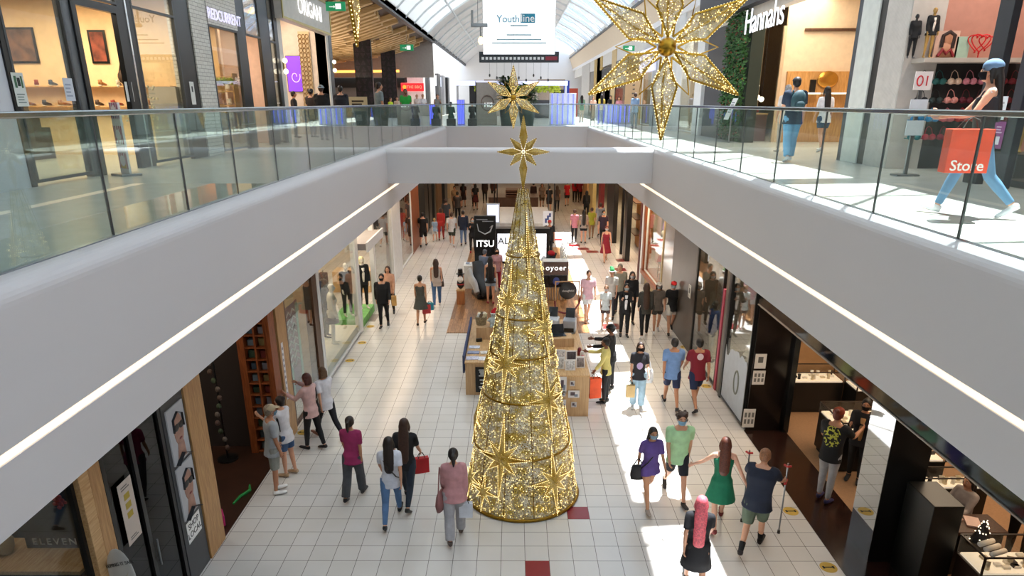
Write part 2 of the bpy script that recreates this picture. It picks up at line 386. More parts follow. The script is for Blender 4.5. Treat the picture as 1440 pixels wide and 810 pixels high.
            for j in range(26):
                t = r2.uniform(0, 6.28); z = r2.uniform(-.04,.11); ball(bm, Hh(.085*math.cos(t), -.03+.085*math.sin(t)*(.85 if math.sin(t) > 0 else 1.1), z if math.sin(t) < .3 else max(z,.06)), .03, 8, 6)
        link('hair', fuse(bm, .013, 2), mat(hair[1], .55, 0, .35, 40, bump=.4), root, smooth=True)
    if mask:
        bm = B(); n1, n2 = 9, 5; g = []
        for i in range(n2):
            row = []
            for j in range(n1):
                t = R(-78 + 156*j/(n1-1)); zz = .002 - .085*i/(n2-1); rr = .082 - .018*(i/(n2-1))
                row.append(bm.verts.new(Hh(rr*math.sin(t)*.95, .028 + (rr*.92 + (.022 if i in (1,2) else .008)*math.cos(t)**2)*math.cos(t), zz)))
            g.append(row)
        for i in range(n2-1):
            for j in range(n1-1): bm.faces.new((g[i][j], g[i][j+1], g[i+1][j+1], g[i+1][j]))
        bmesh.ops.solidify(bm, geom=bm.faces[:], thickness=.004)
        for sx in (-1, 1): tube(bm, [Hh(sx*.074,.035,-.01), Hh(sx*.084,-.01,.015), Hh(sx*.074,.03,-.06)], .002, 5)
        link('face_mask', bm, noisy(mask, .04), root, smooth=True)
    if hat:
        hkind, hcol = hat[0], hat[1]; bm = B()
        if hkind in ('cap', 'backcap'):
            d = 1 if hkind == 'cap' else -1
            ball(bm, Hh(0,-.008,.055), (.092,.106,.075), 14, 10, M=HM)
            tube(bm, [Hh(0,d*.06,.062), Hh(0,d*.12,.055), Hh(0,d*.17,.043)], [(.08,.012),(.075,.009),(.04,.007)], 12, up=HM @ Vector((1,0,0)))
        elif hkind == 'bucket':
            ball(bm, Hh(0,-.008,.065), (.092,.104,.07), 14, 10, M=HM)
            tube(bm, [Hh(0,-.005,.03), Hh(0,-.005,.06)], [(.14,.155),(.095,.105)], 16, up=HM @ Vector((1,0,0)))
        elif hkind == 'santa':
            tube(bm, [Hh(0,0,.04), Hh(0,0,.10), Hh(.02,-.03,.16), Hh(.07,-.08,.17), Hh(.10,-.10,.12)], [(.096,.108),(.085,.09),.055,.035,.022], 12, up=HM @ Vector((1,0,0)))
        elif hkind == 'beanie':
            ball(bm, Hh(0,-.012,.055), (.094,.108,.085), 14, 10, M=HM)
        o = link('hat', fuse(bm, .013, 2), noisy(hcol), root, smooth=True)
        if hkind == 'santa':
            bm = B(); tube(bm, [Hh(0,0,.035), Hh(0,0,.065)], [(.104,.116),(.1,.11)], 14, up=HM @ Vector((1,0,0))); ball(bm, Hh(.105,-.105,.10), .03, 8, 6); link('hat_trim', bm, noisy('#f4f1ee'), root, smooth=True)
    root.scale = (s, s, s)
    root['hands'] = [c*s for J in armsJ for c in (J[2] + J[3]*.10)]
    if extra: extra(root, T, armsJ, Hh)
    return root
def hand(root, i):
    h = list(root['hands'])[3*i:3*i+3]; v = Matrix.Rotation(root.rotation_euler.z, 3, 'Z') @ Vector(h); return root.location + v
# ---------------------------------------------------------------- shared materials
def tile_floor():
    m, t, b, o = nt('floor_tiles'); N = t.nodes; L = t.links
    tc = N.new('ShaderNodeTexCoord'); mp = N.new('ShaderNodeMapping'); mp.inputs['Location'].default_value = (-.188+.379*40, -10.124+.379*40, 0)
    br = N.new('ShaderNodeTexBrick'); br.offset = 0; br.inputs['Scale'].default_value = 1; br.inputs['Brick Width'].default_value = .379; br.inputs['Row Height'].default_value = .379
    br.inputs['Mortar Size'].default_value = .0045; br.inputs['Mortar Smooth'].default_value = .15
    br.inputs['Color1'].default_value = c4(sr('#dedad5')); br.inputs['Color2'].default_value = c4(sr('#d9d5cf')); br.inputs['Mortar'].default_value = c4(sr('#6f6a64'))
    L.new(tc.outputs['Object'], mp.inputs[0]); L.new(mp.outputs[0], br.inputs['Vector'])
    nz = N.new('ShaderNodeTexNoise'); nz.inputs['Scale'].default_value = .8; nz.inputs['Detail'].default_value = 6; L.new(tc.outputs['Object'], nz.inputs['Vector'])
    rp = N.new('ShaderNodeValToRGB'); rp.color_ramp.elements[0].position = .3; rp.color_ramp.elements[1].position = .7
    rp.color_ramp.elements[0].color = (.9, .89, .87, 1); rp.color_ramp.elements[1].color = (1, 1, 1, 1); L.new(nz.outputs[0], rp.inputs[0])
    mx = N.new('ShaderNodeMix'); mx.data_type = 'RGBA'; mx.blend_type = 'MULTIPLY'; mx.inputs[0].default_value = 1
    L.new(br.outputs[0], mx.inputs[6]); L.new(rp.outputs[0], mx.inputs[7]); L.new(mx.outputs[2], b.inputs['Base Color'])
    b.inputs['Roughness'].default_value = .22
    bp = N.new('ShaderNodeBump'); bp.inputs['Strength'].default_value = .3; bp.inputs['Distance'].default_value = .002; bp.invert = True; L.new(br.outputs[1], bp.inputs['Height']); L.new(bp.outputs[0], b.inputs['Normal'])
    return m
def brick_white():
    m, t, b, o = nt('white_brick'); N = t.nodes; L = t.links
    tc = N.new('ShaderNodeTexCoord'); sp = N.new('ShaderNodeSeparateXYZ'); cb = N.new('ShaderNodeCombineXYZ'); ad = N.new('ShaderNodeMath'); ad.operation = 'ADD'
    L.new(tc.outputs['Object'], sp.inputs[0]); L.new(sp.outputs[0], ad.inputs[0]); L.new(sp.outputs[1], ad.inputs[1]); L.new(ad.outputs[0], cb.inputs[0]); L.new(sp.outputs[2], cb.inputs[1])
    br = N.new('ShaderNodeTexBrick'); br.inputs['Scale'].default_value = 1; br.inputs['Brick Width'].default_value = .24; br.inputs['Row Height'].default_value = .085; br.inputs['Mortar Size'].default_value = .006
    br.inputs['Color1'].default_value = c4(sr('#d8d6cf')); br.inputs['Color2'].default_value = c4(sr('#cfccc4')); br.inputs['Mortar'].default_value = c4(sr('#98958d'))
    L.new(cb.outputs[0], br.inputs['Vector']); L.new(br.outputs[0], b.inputs['Base Color']); b.inputs['Roughness'].default_value = .7
    bp = N.new('ShaderNodeBump'); bp.inputs['Strength'].default_value = .5; bp.inputs['Distance'].default_value = .01; bp.invert = True; L.new(br.outputs[1], bp.inputs['Height']); L.new(bp.outputs[0], b.inputs['Normal'])
    return m
M_TILE = tile_floor(); M_BRICK = brick_white()
M_WHITE = mat('#e6e5e6', .45, 0, .015, .5); M_FASC = mat('#c9c7c8', .5, 0, .012, .4); M_BLK = mat('#101112', .3, 0, .1); M_BLKM = mat('#17181a', .7, 0, .1)
M_DGREY = mat('#3b3d40', .4, 0, .08); M_OAK = woodmat('oak', '#a5794a', '#c79d68', 'Z'); M_OAKY = woodmat('oak_board', '#b98c58', '#dcb885', 'Y')
M_REDW = woodmat('red_timber', '#6b3212', '#a4582a', 'Z'); M_DKW = woodmat('dark_timber', '#3a2416', '#5a3a24', 'Z'); M_CHR = mat('#c9cdd0', .15, 1, .03)
M_CREAM = mat('#d9c6a5', .7); M_TAN = mat('#b08f66', .8, 0, .1, 30); M_UPF = mat('#c4c0b9', .25, 0, .08, 2.5)
M_STEEL = mat('#8d9296', .3, 1, .05); M_ALU = mat('#dedfe0', .4, .0, .03); M_BROWNT = mat('#2a1711', .18, 0, .35, 5)
G_BAL = glassmat('balustrade_glass', (.875, .945, .92), .6, ior=1.5, dirt=.03, back=(.6, .75, .7))
G_BALL = glassmat('balustrade_glass', (.84, .925, .895), 1.7, ior=1.6, dirt=.03, back=(.6, .75, .7))
G_SHOP = glassmat('shop_glass', (.90, .93, .92), .9, ior=1.55)
G_REFL = glassmat('coated_shop_glass', (.86, .89, .88), 1.3, ior=1.6)
M_MIRR = mat('#b9bdc0', .03, 1, 0)
M_CLOTH = lambda c: mat(c, .9, 0, .15, 12, bump=.2)
# ---------------------------------------------------------------- floors, slabs, edges
Y0, Y1 = -4.0, 92.0
bx('floor', -16, 17, Y0, Y1, -.25, 0, M_TILE, bev=0, kind='structure')
XL, XR = -3.65, 4.03          # faces of the floor edges
GL, GR = -3.89, 4.23          # glass lines
def upfloor(name, x0, x1, y0, y1): bx(name, x0, x1, y0, y1, UP-.30, UP, M_UPF, bev=0, kind='structure')
upfloor('floor_upper_left', -26, GL-.02, Y0, 39.2); upfloor('floor_upper_right', GR+.02, 17, Y0, 39.2)
upfloor('floor_upper_far', -26, 17, 39.2, Y1)
bx('floor_upper_near', GL-.02, GR+.02, Y0, -1.2, UP-.3, UP, M_UPF, bev=0, kind='structure')
bx('ceiling_lower_left', -16, -4.05, Y0, 39.2, 3.8, UP-.3, M_WHITE, bev=0, kind='structure'); bx('ceiling_lower_right', 4.45, 17, Y0, 39.2, 3.8, UP-.3, M_WHITE, bev=0, kind='structure')
bx('ceiling_lower_far', -16, 17, 39.6, Y1, 3.8, UP-.3, M_WHITE, bev=0, kind='structure')
def fascia(name, xf, xg, s):   # s = direction out of the void
    r = .17; pr = []
    for k in range(9):
        a = math.pi/2*k/8; pr.append((xf + s*(r - r*math.cos(a)), UP+.02 - r*1.0 + r*math.sin(a)))
    pr += [(xg + s*.03, UP+.02), (xg + s*.03, UP-.04), (xg + s*.45, UP-.04), (xg+s*.45, 3.8), (xf + s*.06, 3.8), (xf, 3.83), (xf, 4.345), (xf + s*.03, 4.35), (xf + s*.03, 4.42), (xf, 4.425)]
    if s > 0: pr = pr[::-1]
    bm = B(); strip(bm, pr[::-1], -1.2, 39.2); o = link(name, bm, M_FASC, kind='structure')
    return o
fascia('trim_left', XL, GL, -1); fascia('trim_right', XR, GR, 1)
M_LED = emat('#ffe6c8', 2.1)
for nm, xf, s in (('left', XL, -1), ('right', XR, 1)):
    bx('light_strip', xf+s*.008, xf+s*.03, 0, 39, 4.352, 4.418, M_LED, bev=0, label=f'warm recessed light strip running along the {nm} balcony edge', cat='light')
for y0, nm in ((20.3, 'trim_near_beam'),):
    bm = B(); pr = []
    for k in range(7): a = math.pi/2*k/6; pr.append((y0+.12-.12*math.cos(a), UP-.02-.12+.12*math.sin(a)))
    pr += [(y0+.9, UP-.02), (y0+.9, 4.57), (y0, 4.57)]
    a = [bm.verts.new((XL-.1, p[0], p[1])) for p in pr]; b = [bm.verts.new((XR+.1, p[0], p[1])) for p in pr]
    for i in range(len(a)): bm.faces.new((a[i], b[i], b[(i+1)%len(a)], a[(i+1)%len(a)]))
    bm.faces.new(a); bm.faces.new(b[::-1]); bmesh.ops.recalc_face_normals(bm, faces=bm.faces[:]); link(nm, bm, M_FASC, kind='structure')
bx('trim_far_edge', XL-.2, XR+.2, 39.0, 39.62, 3.8, UP+.02, M_FASC, kind='structure')
# ---------------------------------------------------------------- glass balustrades
M_RAIL = mat('#9aa3a6', .18, 1, .05)
def balustrade(x, ys, label, group, nm='glass_balustrade'):
    root = empty(nm, (x, ys[0], UP), 0, label, 'balustrade', group)
    for a, b in zip(ys, ys[1:]):
        bm = B(); box(bm, -.008, .008, a-ys[0]+.012, b-ys[0]-.012, .0, 1.13); link('glass_panel', bm, G_BALL if x < 0 else G_BAL, root)
        bm = B(); box(bm, -.01, .01, b-ys[0]-.010, b-ys[0]+.010, .0, 1.13); link('panel_joint', bm, M_DGREY, root)
    bm = B(); box(bm, -.026, .026, -.02, ys[-1]-ys[0], 1.13, 1.185, .012); link('handrail', bm, M_RAIL, root)
    bm = B(); box(bm, -.03, .03, 0, ys[-1]-ys[0], -.035, .03, .004); link('base_channel', bm, M_STEEL, root)
    return root
yl = sorted(onx(px, py, GL).y for px, py in ((161,338),(266,300),(335,272),(391,254)))
st = (yl[-1]-yl[0])/3
ysl = [yl[0]-st*k for k in (3,2,1)] + yl
while ysl[-1] < 38: ysl.append(ysl[-1]+1.9)
balustrade(GL, ysl + [39.2], 'long glass balustrade with steel handrail on the left balcony edge', None)
yr = sorted(onx(px, py, GR).y for px, py in ((1347,336),(1228,297),(1147,272),(1088,256)))
st = (yr[-1]-yr[0])/3; ysr = [yr[0]-st*k for k in (3,2,1)] + yr
while ysr[-1] < 38: ysr.append(ysr[-1]+1.75)
balustrade(GR, ysr + [39.2], 'long glass balustrade with steel handrail on the right sunlit balcony edge', None)
rt = empty('glass_balustrade', (GL, 39.35, UP), 0, 'glass balustrade across the far end of the void, in front of the planter', 'balustrade')
n = 5; wd = (GR-GL)/n
for i in range(n):
    bm = B(); box(bm, i*wd+.012, (i+1)*wd-.012, -.008, .008, 0, 1.13); link('glass_panel', bm, G_BAL, rt)
bm = B(); box(bm, 0, GR-GL, -.03, .03, 1.13, 1.19, .01); link('handrail', bm, M_RAIL, rt)
# ---------------------------------------------------------------- roof
def roof_mats():
    m, t, b, o = nt('frosted_roof_panel'); N = t.nodes; L = t.links
    tl = N.new('ShaderNodeBsdfTranslucent'); tl.inputs[0].default_value = (.86, .87, .87, 1)
    df = N.new('ShaderNodeBsdfDiffuse'); df.inputs[0].default_value = (.82, .86, .88, 1)
    mx = N.new('ShaderNodeMixShader'); mx.inputs[0].default_value = .68; L.new(tl.outputs[0], mx.inputs[1]); L.new(df.outputs[0], mx.inputs[2]); L.new(mx.outputs[0], o.inputs[0]); t.nodes.remove(b)
    return m
M_FROST = roof_mats(); G_ROOF = glassmat('clear_roof_glass', (.94, .97, 1), .8)
AX, AZ, BX, BZ = -6.0, 11.3, 7.1, 12.05
def vault(x):
    u = (x-AX)/(BX-AX); return AZ + (BZ-AZ)*u + 2.9*math.sin(math.pi*u)**.85
XC = 4.15
def vsheet(name, x0, x1, y0, y1, m, n=14, th=.03, **k):
    bm = B(); pr = [(x0+(x1-x0)*i/n, vault(x0+(x1-x0)*i/n)) for i in range(n+1)]
    pr = pr + [(x, z+th) for x, z in pr[::-1]]; strip(bm, pr, y0, y1); return link(name, bm, m, **k)
vsheet('ceiling_frosted_vault', AX, XC, Y0, 52, M_FROST, kind='structure')
vsheet('ceiling_clear_glazing', XC, BX, Y0, 84, G_ROOF, 6, kind='structure')
vsheet('ceiling_plaster_vault', AX, XC, 52, Y1, M_WHITE, kind='structure')
M_RIB = mat('#e4eaee', .4, 0, .03)
rb = empty('roof_frame', (0, 0, 0), 0, 'pale steel ribs and purlins under the glazed roof vault', 'roof frame'); rb['kind'] = 'structure'
for k in range(26):
    y = -2 + 3.35*k
    bm = B(); n = 20; w = .035
    pr = [(AX+(BX-AX)*i/n, vault(AX+(BX-AX)*i/n)) for i in range(n+1)]; pr = [(x, z-.14) for x, z in pr] + [(x, z-.01) for x, z in pr[::-1]]
    strip(bm, pr, y-w, y+w); link('rib', bm, M_RIB, rb)
for x in (-4.2, -2.2, 0, 2.1, XC):
    bm = B(); box(bm, x-.05, x+.05, Y0, 84, vault(x)-.12, vault(x)-.01); link('purlin', bm, M_RIB, rb)
for k in range(11):   # broad beams across the clear band
    y = 6.3 + 7*k; n = 8; pr = [(XC+(BX-XC)*i/n, vault(XC+(BX-XC)*i/n)) for i in range(n+1)]; pr = [(x, z-.16) for x, z in pr] + [(x, z-.01) for x, z in pr[::-1]]
    bm = B(); strip(bm, pr, y-.4, y+.4); link('beam', bm, M_RIB, rb)
for k in range(22):   # diagonal bracing over the clear band
    y = -1 + 3.35*k; bm = B(); p = Vector((XC, y, vault(XC)-.06)); q = Vector((BX, y+3.35*(1 if k % 2 else .4), vault(BX)-.02)); tube(bm, [p, q], .05, 6); link('brace', bm, M_RIB, rb)
# bulkheads beside the vault, dark gutters
M_SOFR = mat('#d8c6ae', .6, 0, .03)
bm = B(); strip(bm, [(7.5,10.5),(7.5,10.75),(7.1,12.4),(7.0,12.4),(7.0,12.0)][::1], Y0, Y1); link('ceiling_bulkhead_right', bm, M_SOFR, kind='structure')
bx('trim_gutter_right', 6.93, 7.02, Y0, Y1, 11.93, 12.08, M_DGREY, bev=0, kind='structure')
bx('trim_gutter_left', -6.12, -5.95, Y0, Y1, 11.1, 11.4, mat('#4b4f55', .5), bev=0, kind='structure')
bx('ceiling_right', 7.4, 17, Y0, Y1, 11.3, 11.5, M_WHITE, bev=0, kind='structure')
bx('trim_right_header', 7.42, 7.62, Y0, Y1, 10.48, 11.4, M_WHITE, bev=0, kind='structure')
bm = B(); strip(bm, [(-6.0,11.3),(-6.0,11.5),(-26,11.5),(-26,11.3),(-8,11.3),(-7.5,11.0)][::-1], Y0, 28.4); link('ceiling_left', bm, M_WHITE, kind='structure')
# outer shell
bx('wall_outer_left', -26.2, -26, Y0, Y1, -.2, 14, M_CREAM, bev=0, kind='structure'); bx('wall_outer_right', 17, 17.2, Y0, Y1, -.2, 14, M_CREAM, bev=0, kind='structure')
bx('wall_far', -26, 17, Y1, Y1+.2, -.2, 16, M_WHITE, bev=0, kind='structure'); bx('wall_near', -26, 17, Y0-.2, Y0, -.2, 16, M_WHITE, bev=0, kind='structure')
# ---------------------------------------------------------------- light
sun = bpy.data.lights.new('sun', 'SUN'); sun.energy = 30; sun.angle = R(.6); sun.color = (1, .97, .93)
so = bpy.data.objects.new('sun', sun); COL.objects.link(so); so.rotation_euler = Vector((.145, .22, 1)).to_track_quat('Z', 'Y').to_euler()
w = bpy.data.worlds.new('sky'); SC.world = w; w.use_nodes = True; bg = w.node_tree.nodes['Background']; bg.inputs[0].default_value = (.58, .76, 1, 1); bg.inputs[1].default_value = 3.0
def area(x, y, z, sx, sy, e, col=(1, .86, .68), rot=(0, 0, 0)):
    e = e*(1.5 if z > 5 else 1.0)
    l = bpy.data.lights.new('lamp_or_fill', 'AREA'); l.shape = 'RECTANGLE'; l.size = sx; l.size_y = sy; l.energy = e; l.color = col
    o = bpy.data.objects.new('lamp_or_fill', l); COL.objects.link(o); o.location = (x, y, z); o.rotation_euler = rot; return o
SC.view_settings.view_transform = 'Standard'; SC.view_settings.look = 'None'; SC.view_settings.gamma = 1; SC.view_settings.exposure = -.32; SC.view_settings.use_curve_mapping = False
SC.cycles.max_bounces = 7; SC.cycles.diffuse_bounces = 4; SC.cycles.glossy_bounces = 4; SC.cycles.transparent_max_bounces = 16; SC.cycles.caustics_reflective = False; SC.cycles.caustics_refractive = False
SC.cycles.use_denoising = True; SC.cycles.sample_clamp_indirect = 6
# ================================================================= GROUND FLOOR SHOPS
WN = [0]
def window(x, y0, y1, z0=.08, z1=3.7, fm=None, gm=None, fw=.05, muntin=(), s=1, dep=.07):
    """framed shop pane in a plane x = const"""
    WN[0] += 1; fm = fm or M_BLK; r = empty(f'window_{WN[0]}', (x, y0, z0)); r['kind'] = 'structure'
    w = y1 - y0; h = z1 - z0
    bm = B()
    for a in ((0, fw), (w-fw, w)): box(bm, -dep/2, dep/2, a[0], a[1], 0, h)
    for a in ((0, fw), (h-fw, h)): box(bm, -dep/2, dep/2, fw, w-fw, a[0], a[1])
    for q in muntin: box(bm, -dep/2, dep/2, fw, w-fw, q-z0-.025, q-z0+.025)
    link('window_frame', bm, fm, r)
    bm = B(); box(bm, -.006, .006, fw, w-fw, fw, h-fw); link('pane', bm, gm or G_SHOP, r); return r
TN = [0]
def post(x0, x1, y0, y1, z0, z1, m, bev=.006):
    TN[0] += 1; return bx(f'trim_{TN[0]}', x0, x1, y0, y1, z0, z1, m, bev=bev, kind='structure')
def wallp(nm, x0, x1, y0, y1, z0, z1, m): return bx('wall_'+nm, x0, x1, y0, y1, z0, z1, m, bev=0, kind='structure')
LX, RX = -4.77, 5.06
# skirting line of the left shops
post(LX-.25, LX+.01, -3, 6.73, 0, .12, M_BLK); 
# shop A : black display shop (near left)
wallp('left_shop_back', -9.2, -9.0, -3, 9.2, 0, 3.8, M_BLKM); wallp('left_shop_divider', -9, LX-.45, 9.05, 9.2, 0, 3.8, M_BLKM)
post(LX-.3, LX, 6.73, 6.95, 0, 3.8, M_OAK)
post(LX-.12, LX, 6.55, 6.73, 0, 3.8, M_OAKY)
window(LX-.1, 4.6, 6.55, .1, 3.75, M_BLK, G_SHOP); window(LX-.1, 2.2, 4.6, .1, 3.75, M_BLK, G_SHOP)
cn = empty('display_counter', (-5.9, 8.05, 0), 0, 'black display counter with an oak ledge under the black panel', 'counter')
bm = B(); box(bm, -1.7, 0, -.3, .35, 0, .74, .01); link('counter_body', bm, M_BLK, cn)
bm = B(); box(bm, -1.75, .03, -.36, .4, .74, .80, .008); link('ledge', bm, M_OAKY, cn)
pn = empty('signboard', (-6.45, 8.2, .801), 0, 'black signboard lettered in thin white capitals on the oak ledge', 'signboard')
bm = B(); box(bm, -.48, .45, 0, .05, 0, 1.25, .006); link('panel_board', bm, M_BLK, pn)
text('lettering', 'ELEVEN', .15, frameM((-.06, -.006, .11), (1,0,0), (0,0,1)), mat('#d9d6cf', .5, 0, 0), pn, .006, 1.35)
bm = B()
for k in range(16):
    a = k*2.4; ball(bm, (.15+.05*math.cos(a)*(k/8), -.012, .78+.055*math.sin(a)*(k/8)), (.035,.012,.03), 8, 5)
link('red_flower', bm, mat('#a12a1c', .6, 0, .3, 30), pn, smooth=True)
vz = empty('dried_branch_vase', (-7.15, 8.1, .801), 0, 'straw coloured vase of dried twigs on the oak ledge', 'vase')
bm = B(); lathe(bm, [(.07,0),(.11,.08),(.12,.2),(.08,.3),(.09,.34)], 18); link('vase', bm, mat('#b9a070', .8), vz, smooth=True)
bm = B()
for k in range(26):
    a = rnd.uniform(0, 6.28); q = rnd.uniform(.1, .35); tube(bm, [(0,0,.3), (q*.5*math.cos(a), q*.5*math.sin(a), .55), (q*math.cos(a), q*math.sin(a), rnd.uniform(.7, .95))], [.006,.005,.003], 5)
link('twigs', bm, mat('#c7b27a', .9), vz)
# black door and leaf
dr = empty('door_1', (LX-.05, 6.97, 0)); dr['kind'] = 'structure'
bm = B()
for a, b in ((0, .07), (.62,.70), (1.34, 1.41)): box(bm, -.04, .04, a, b, 0, 3.75)
box(bm, -.04, .04, 0, 1.41, 3.0, 3.08); box(bm, -.04, .04, 0, 1.41, 0, .1); link('door_frame', bm, M_BLK, dr)
bm = B(); box(bm, -.006, .006, .07, .62, .1, 3.0); box(bm, -.006, .006, .70, 1.34, .1, 3.0); link('pane', bm, glassmat('smoked_glass', (.16,.16,.16), 1), dr)
bm = B(); tube(bm, [(.07,.74,.9),(.07,.74,1.3)], .012, 8); link('door_handle', bm, M_STEEL, dr)
def sheet(name, M, w, h, col, label, marks=(), cat='notice', group=None, th=.004, parent=None, border=None):
    """a printed sheet: flat board with coloured printed blocks standing 1 mm proud; local x = width, y = up"""
    if parent is None: r = empty(name, (0,0,0), 0, label, cat, group); r.matrix_world = M
    else: r = empty(name, (0,0,0)); r.parent = parent; r.matrix_local = M
    bm = B(); box(bm, -w/2, w/2, -h/2, h/2, 0, th); link('sheet', bm, mat(col, .6, 0, .02), r)
    by = {}
    for c, x0, x1, y0, y1 in marks: by.setdefault(c, []).append((x0, x1, y0, y1))
    for c, rs in by.items():
        bm = B()
        for x0, x1, y0, y1 in rs: box(bm, w*(x0-.5), w*(x1-.5), h*(y0-.5), h*(y1-.5), th, th+.0015)
        link('print', bm, mat(c, .6, 0, .02), r)
    return r
def lines(c, x0, x1, y0, y1, n, jitter=.3, seed=1):
    r = random.Random(seed); st = (y1-y0)/n
    return [(c, x0, x1-(x1-x0)*r.uniform(0, jitter), y0+st*k+st*.25, y0+st*k+st*.7) for k in range(n)]
def MX(x, y, z, face=1): return frameM((x, y, z), (0, -face, 0) if face < 0 else (0, 1, 0), (0, 0, 1)) if face > 0 else frameM((x, y, z), (0, -1, 0), (0, 0, 1))
# face=+1: the sheet looks towards +X (left side shops); reading direction is +Y ; face=-1 looks towards -X
sheet('notice', MX(LX-.009, 7.32, 2.0), .30, .85, '#c9bcb0', 'tall beige hygiene notice with three yellow symbols on the black doorway', [('#b39b3a', .3,.7,.70,.80), ('#b39b3a', .3,.7,.55,.65), ('#b39b3a', .3,.7,.40,.50)] + lines('#6a6560', .2,.8,.86,.94,2) + lines('#6a6560', .2,.8,.05,.12,2))
# poster column
post(LX-.45, LX, 8.39, 9.01, 0, 3.8, mat('#33363a', .35, 0, .06))
def face_poster(z):
    r = empty('portrait_poster', (0,0,0), 0, f'backlit portrait poster of a face in dark sunglasses, {"upper" if z > 1.9 else "lower"} one on the black column', 'poster', 'sunglasses posters on the column'); r.matrix_world = MX(LX+.004, 8.70, z)
    bm = B(); box(bm, -.24, .24, -.42, .42, 0, .02); link('poster_board', bm, mat('#8d8f93', .5, 0, .1, 4, .35), r)
    bm = B(); ball(bm, (.02,.05,.02), (.14,.25,.012), 20, 8); tube(bm, [(.02,-.15,.024),(.0,-.38,.024)], [(.09,.008),(.13,.008)], 12, up=(1,0,0)); link('face', bm, mat('#8a6a5c', .6, 0, .2, 9, .25), r, smooth=True)
    bm = B(); ball(bm, (-.05,.10,.034), (.075,.055,.006), 16, 6); ball(bm, (.09,.10,.034), (.075,.055,.006), 16, 6); box(bm, -.14, .18, .125, .145, .03, .036); link('sunglasses', bm, M_BLK, r)
    bm = B(); ball(bm, (.02,-.085,.034), (.045,.018,.006), 12, 6); link('lips', bm, mat('#7a3a38', .5), r)
    bm = B(); tube(bm, [(-.13,.05,.02),(-.12,.24,.022),(.02,.32,.022),(.15,.25,.022),(.16,.05,.02)], [(.03,.006)]*5, 8, up=(0,0,1)); link('hair', bm, mat('#23262b', .6), r); bm = B(); tube(bm, [(-.2,-.42,.022),(-.02,-.3,.024),(.22,-.42,.022)], [(.06,.006)]*3, 8, up=(0,0,1)); link('collar', bm, mat('#23262b', .6), r)
face_poster(2.38); face_poster(1.48)
sl = sheet('shop_notice', MX(LX+.003, 8.70, .82), .42, .34, '#f3f3f1', 'white square sticker asking to buy nearby, low on the black column', [])
for k, s_ in enumerate(('SHOP', 'LOCAL')): text('lettering', s_, .13, frameM((0, .075-.14*k, .006), (1,0,0), (0,1,0)), M_BLK, sl, .003, 1.0, True)
post(LX-.30, LX+.02, 9.03, 9.57, 0, 3.8, M_OAK)
# pavement sandwich disc
sd = empty('oval_sign', (-4.60, 6.66, 0), R(-12), 'white oval pavement sign with black lettering in the near left corner', 'sign')
bm = B(); ball(bm, (0,0,1.50), (.2,.018,.42), 28, 12); link('sign_disc', bm, mat('#dcdcd8', .5), sd, smooth=True)
bm = B(); tube(bm, [(0,0,0.03),(0,0,1.1)], .018, 8); lathe(bm, [(.2,0),(.2,.02),(.05,.04)], 20); link('stand', bm, M_STEEL, sd, smooth=False)
text('lettering', 'SLEEPING IT SAFE', .062, frameM((0, -.026, 1.72), (1,0,.35), (0,0,1)), M_BLK, sd, .003)
bm = B(); prism(bm, [(-.1,-.024,1.3),(.02,-.024,1.45),(.12,-.024,1.63),(.03,-.024,1.45),(.1,-.024,1.45)], (0,.004,0)); link('gold_flash', bm, mat('#b59b33', .5), sd)
# shop B : toy shop, dark
wallp('left_toy_shop_back', -11, -10.8, 9.2, 12.9, 0, 3.8, mat('#241a14', .8)); wallp('left_toy_shop_side', -10.8, -5.25, 12.75, 12.9, 0, 3.8, mat('#2c2019', .8))
bx('floor_toy_shop', -10.8, LX, 9.2, 12.75, .0, .012, mat('#3a2217', .35, 0, .25, 3), bev=0, kind='structure')
sh = empty('cubby_shelf', (-5.2, 12.45, .012), 0, 'tall orange-brown cubby shelf of small goods at the toy shop entrance', 'shelf')
bm = B()
for x in (-.06, .17, .38): box(bm, x, x+.035, 0, .3, 0, 3.3)
box(bm, -.16, -.06, 0, .3, 0, 3.3); box(bm, .4, .50, 0, .32, 0, 3.3)
for k in range(14): box(bm, -.06, .4, .01, .3, .02+.25*k, .045+.25*k)
link('shelf_frame', bm, M_REDW, sh)
bm = B(); box(bm, -.06, .4, .29, .31, 0, 3.3); link('back_panel', bm, M_BLKM, sh)
gc = ['#6d7f8a','#7a2f2a','#445c6e','#8f7d4c','#3c5540','#8a8a92']
for k in range(12):
    for j in range(2):
        bm = B(); w_ = rnd.uniform(.1,.15); h_ = rnd.uniform(.12,.17); box(bm, -w_/2, w_/2, 0, .12, 0, h_, .012)
        side = 'left' if j == 0 else 'right'; lv = ['lowest','second','third','fourth','fifth','sixth','seventh','eighth','ninth','tenth','eleventh','twelfth'][k]
        link('toy_box', bm, mat(gc[(k*2+j*3) % 6], .7), None, loc=(-5.2+.07+.225*j, 12.56, .012+.045+.25*k), label=f'small toy box in the {side} column of the cubby shelf, {lv} row from the floor', cat='toy box', group='goods in the cubby shelf')
for k in range(7):
    bm = B(); box(bm, -.16, .16, 0, .25, 0, .16, .01); link('lit_merchandise', bm, mat('#8a7358', .8, 0, .2), None, loc=(-7.7 + .42*(k % 3), 12.45, 1.3 + .38*(k//3)), label=f'brown merchandise box hung on the dark toy shop wall, spot {["lower left","lower middle","lower right","centre left","centre","centre right","top"][k]}', cat='box', group='boxes on the toy shop wall')
bs = empty('toy_bin', (-5.75, 10.1, .012), 0, 'blue toy bin overflowing beside the oak pillar', 'toy bin')
bm = B(); lathe(bm, [(.2,0),(.26,.35),(.27,.4)], 20); link('bin_body', bm, mat('#2f66b0', .5), bs, smooth=True)
bm = B(); box(bm, -.2, .15, -.1, .15, .36, .62, .02); link('toy_carton', bm, mat('#9fc3d8', .6), bs)
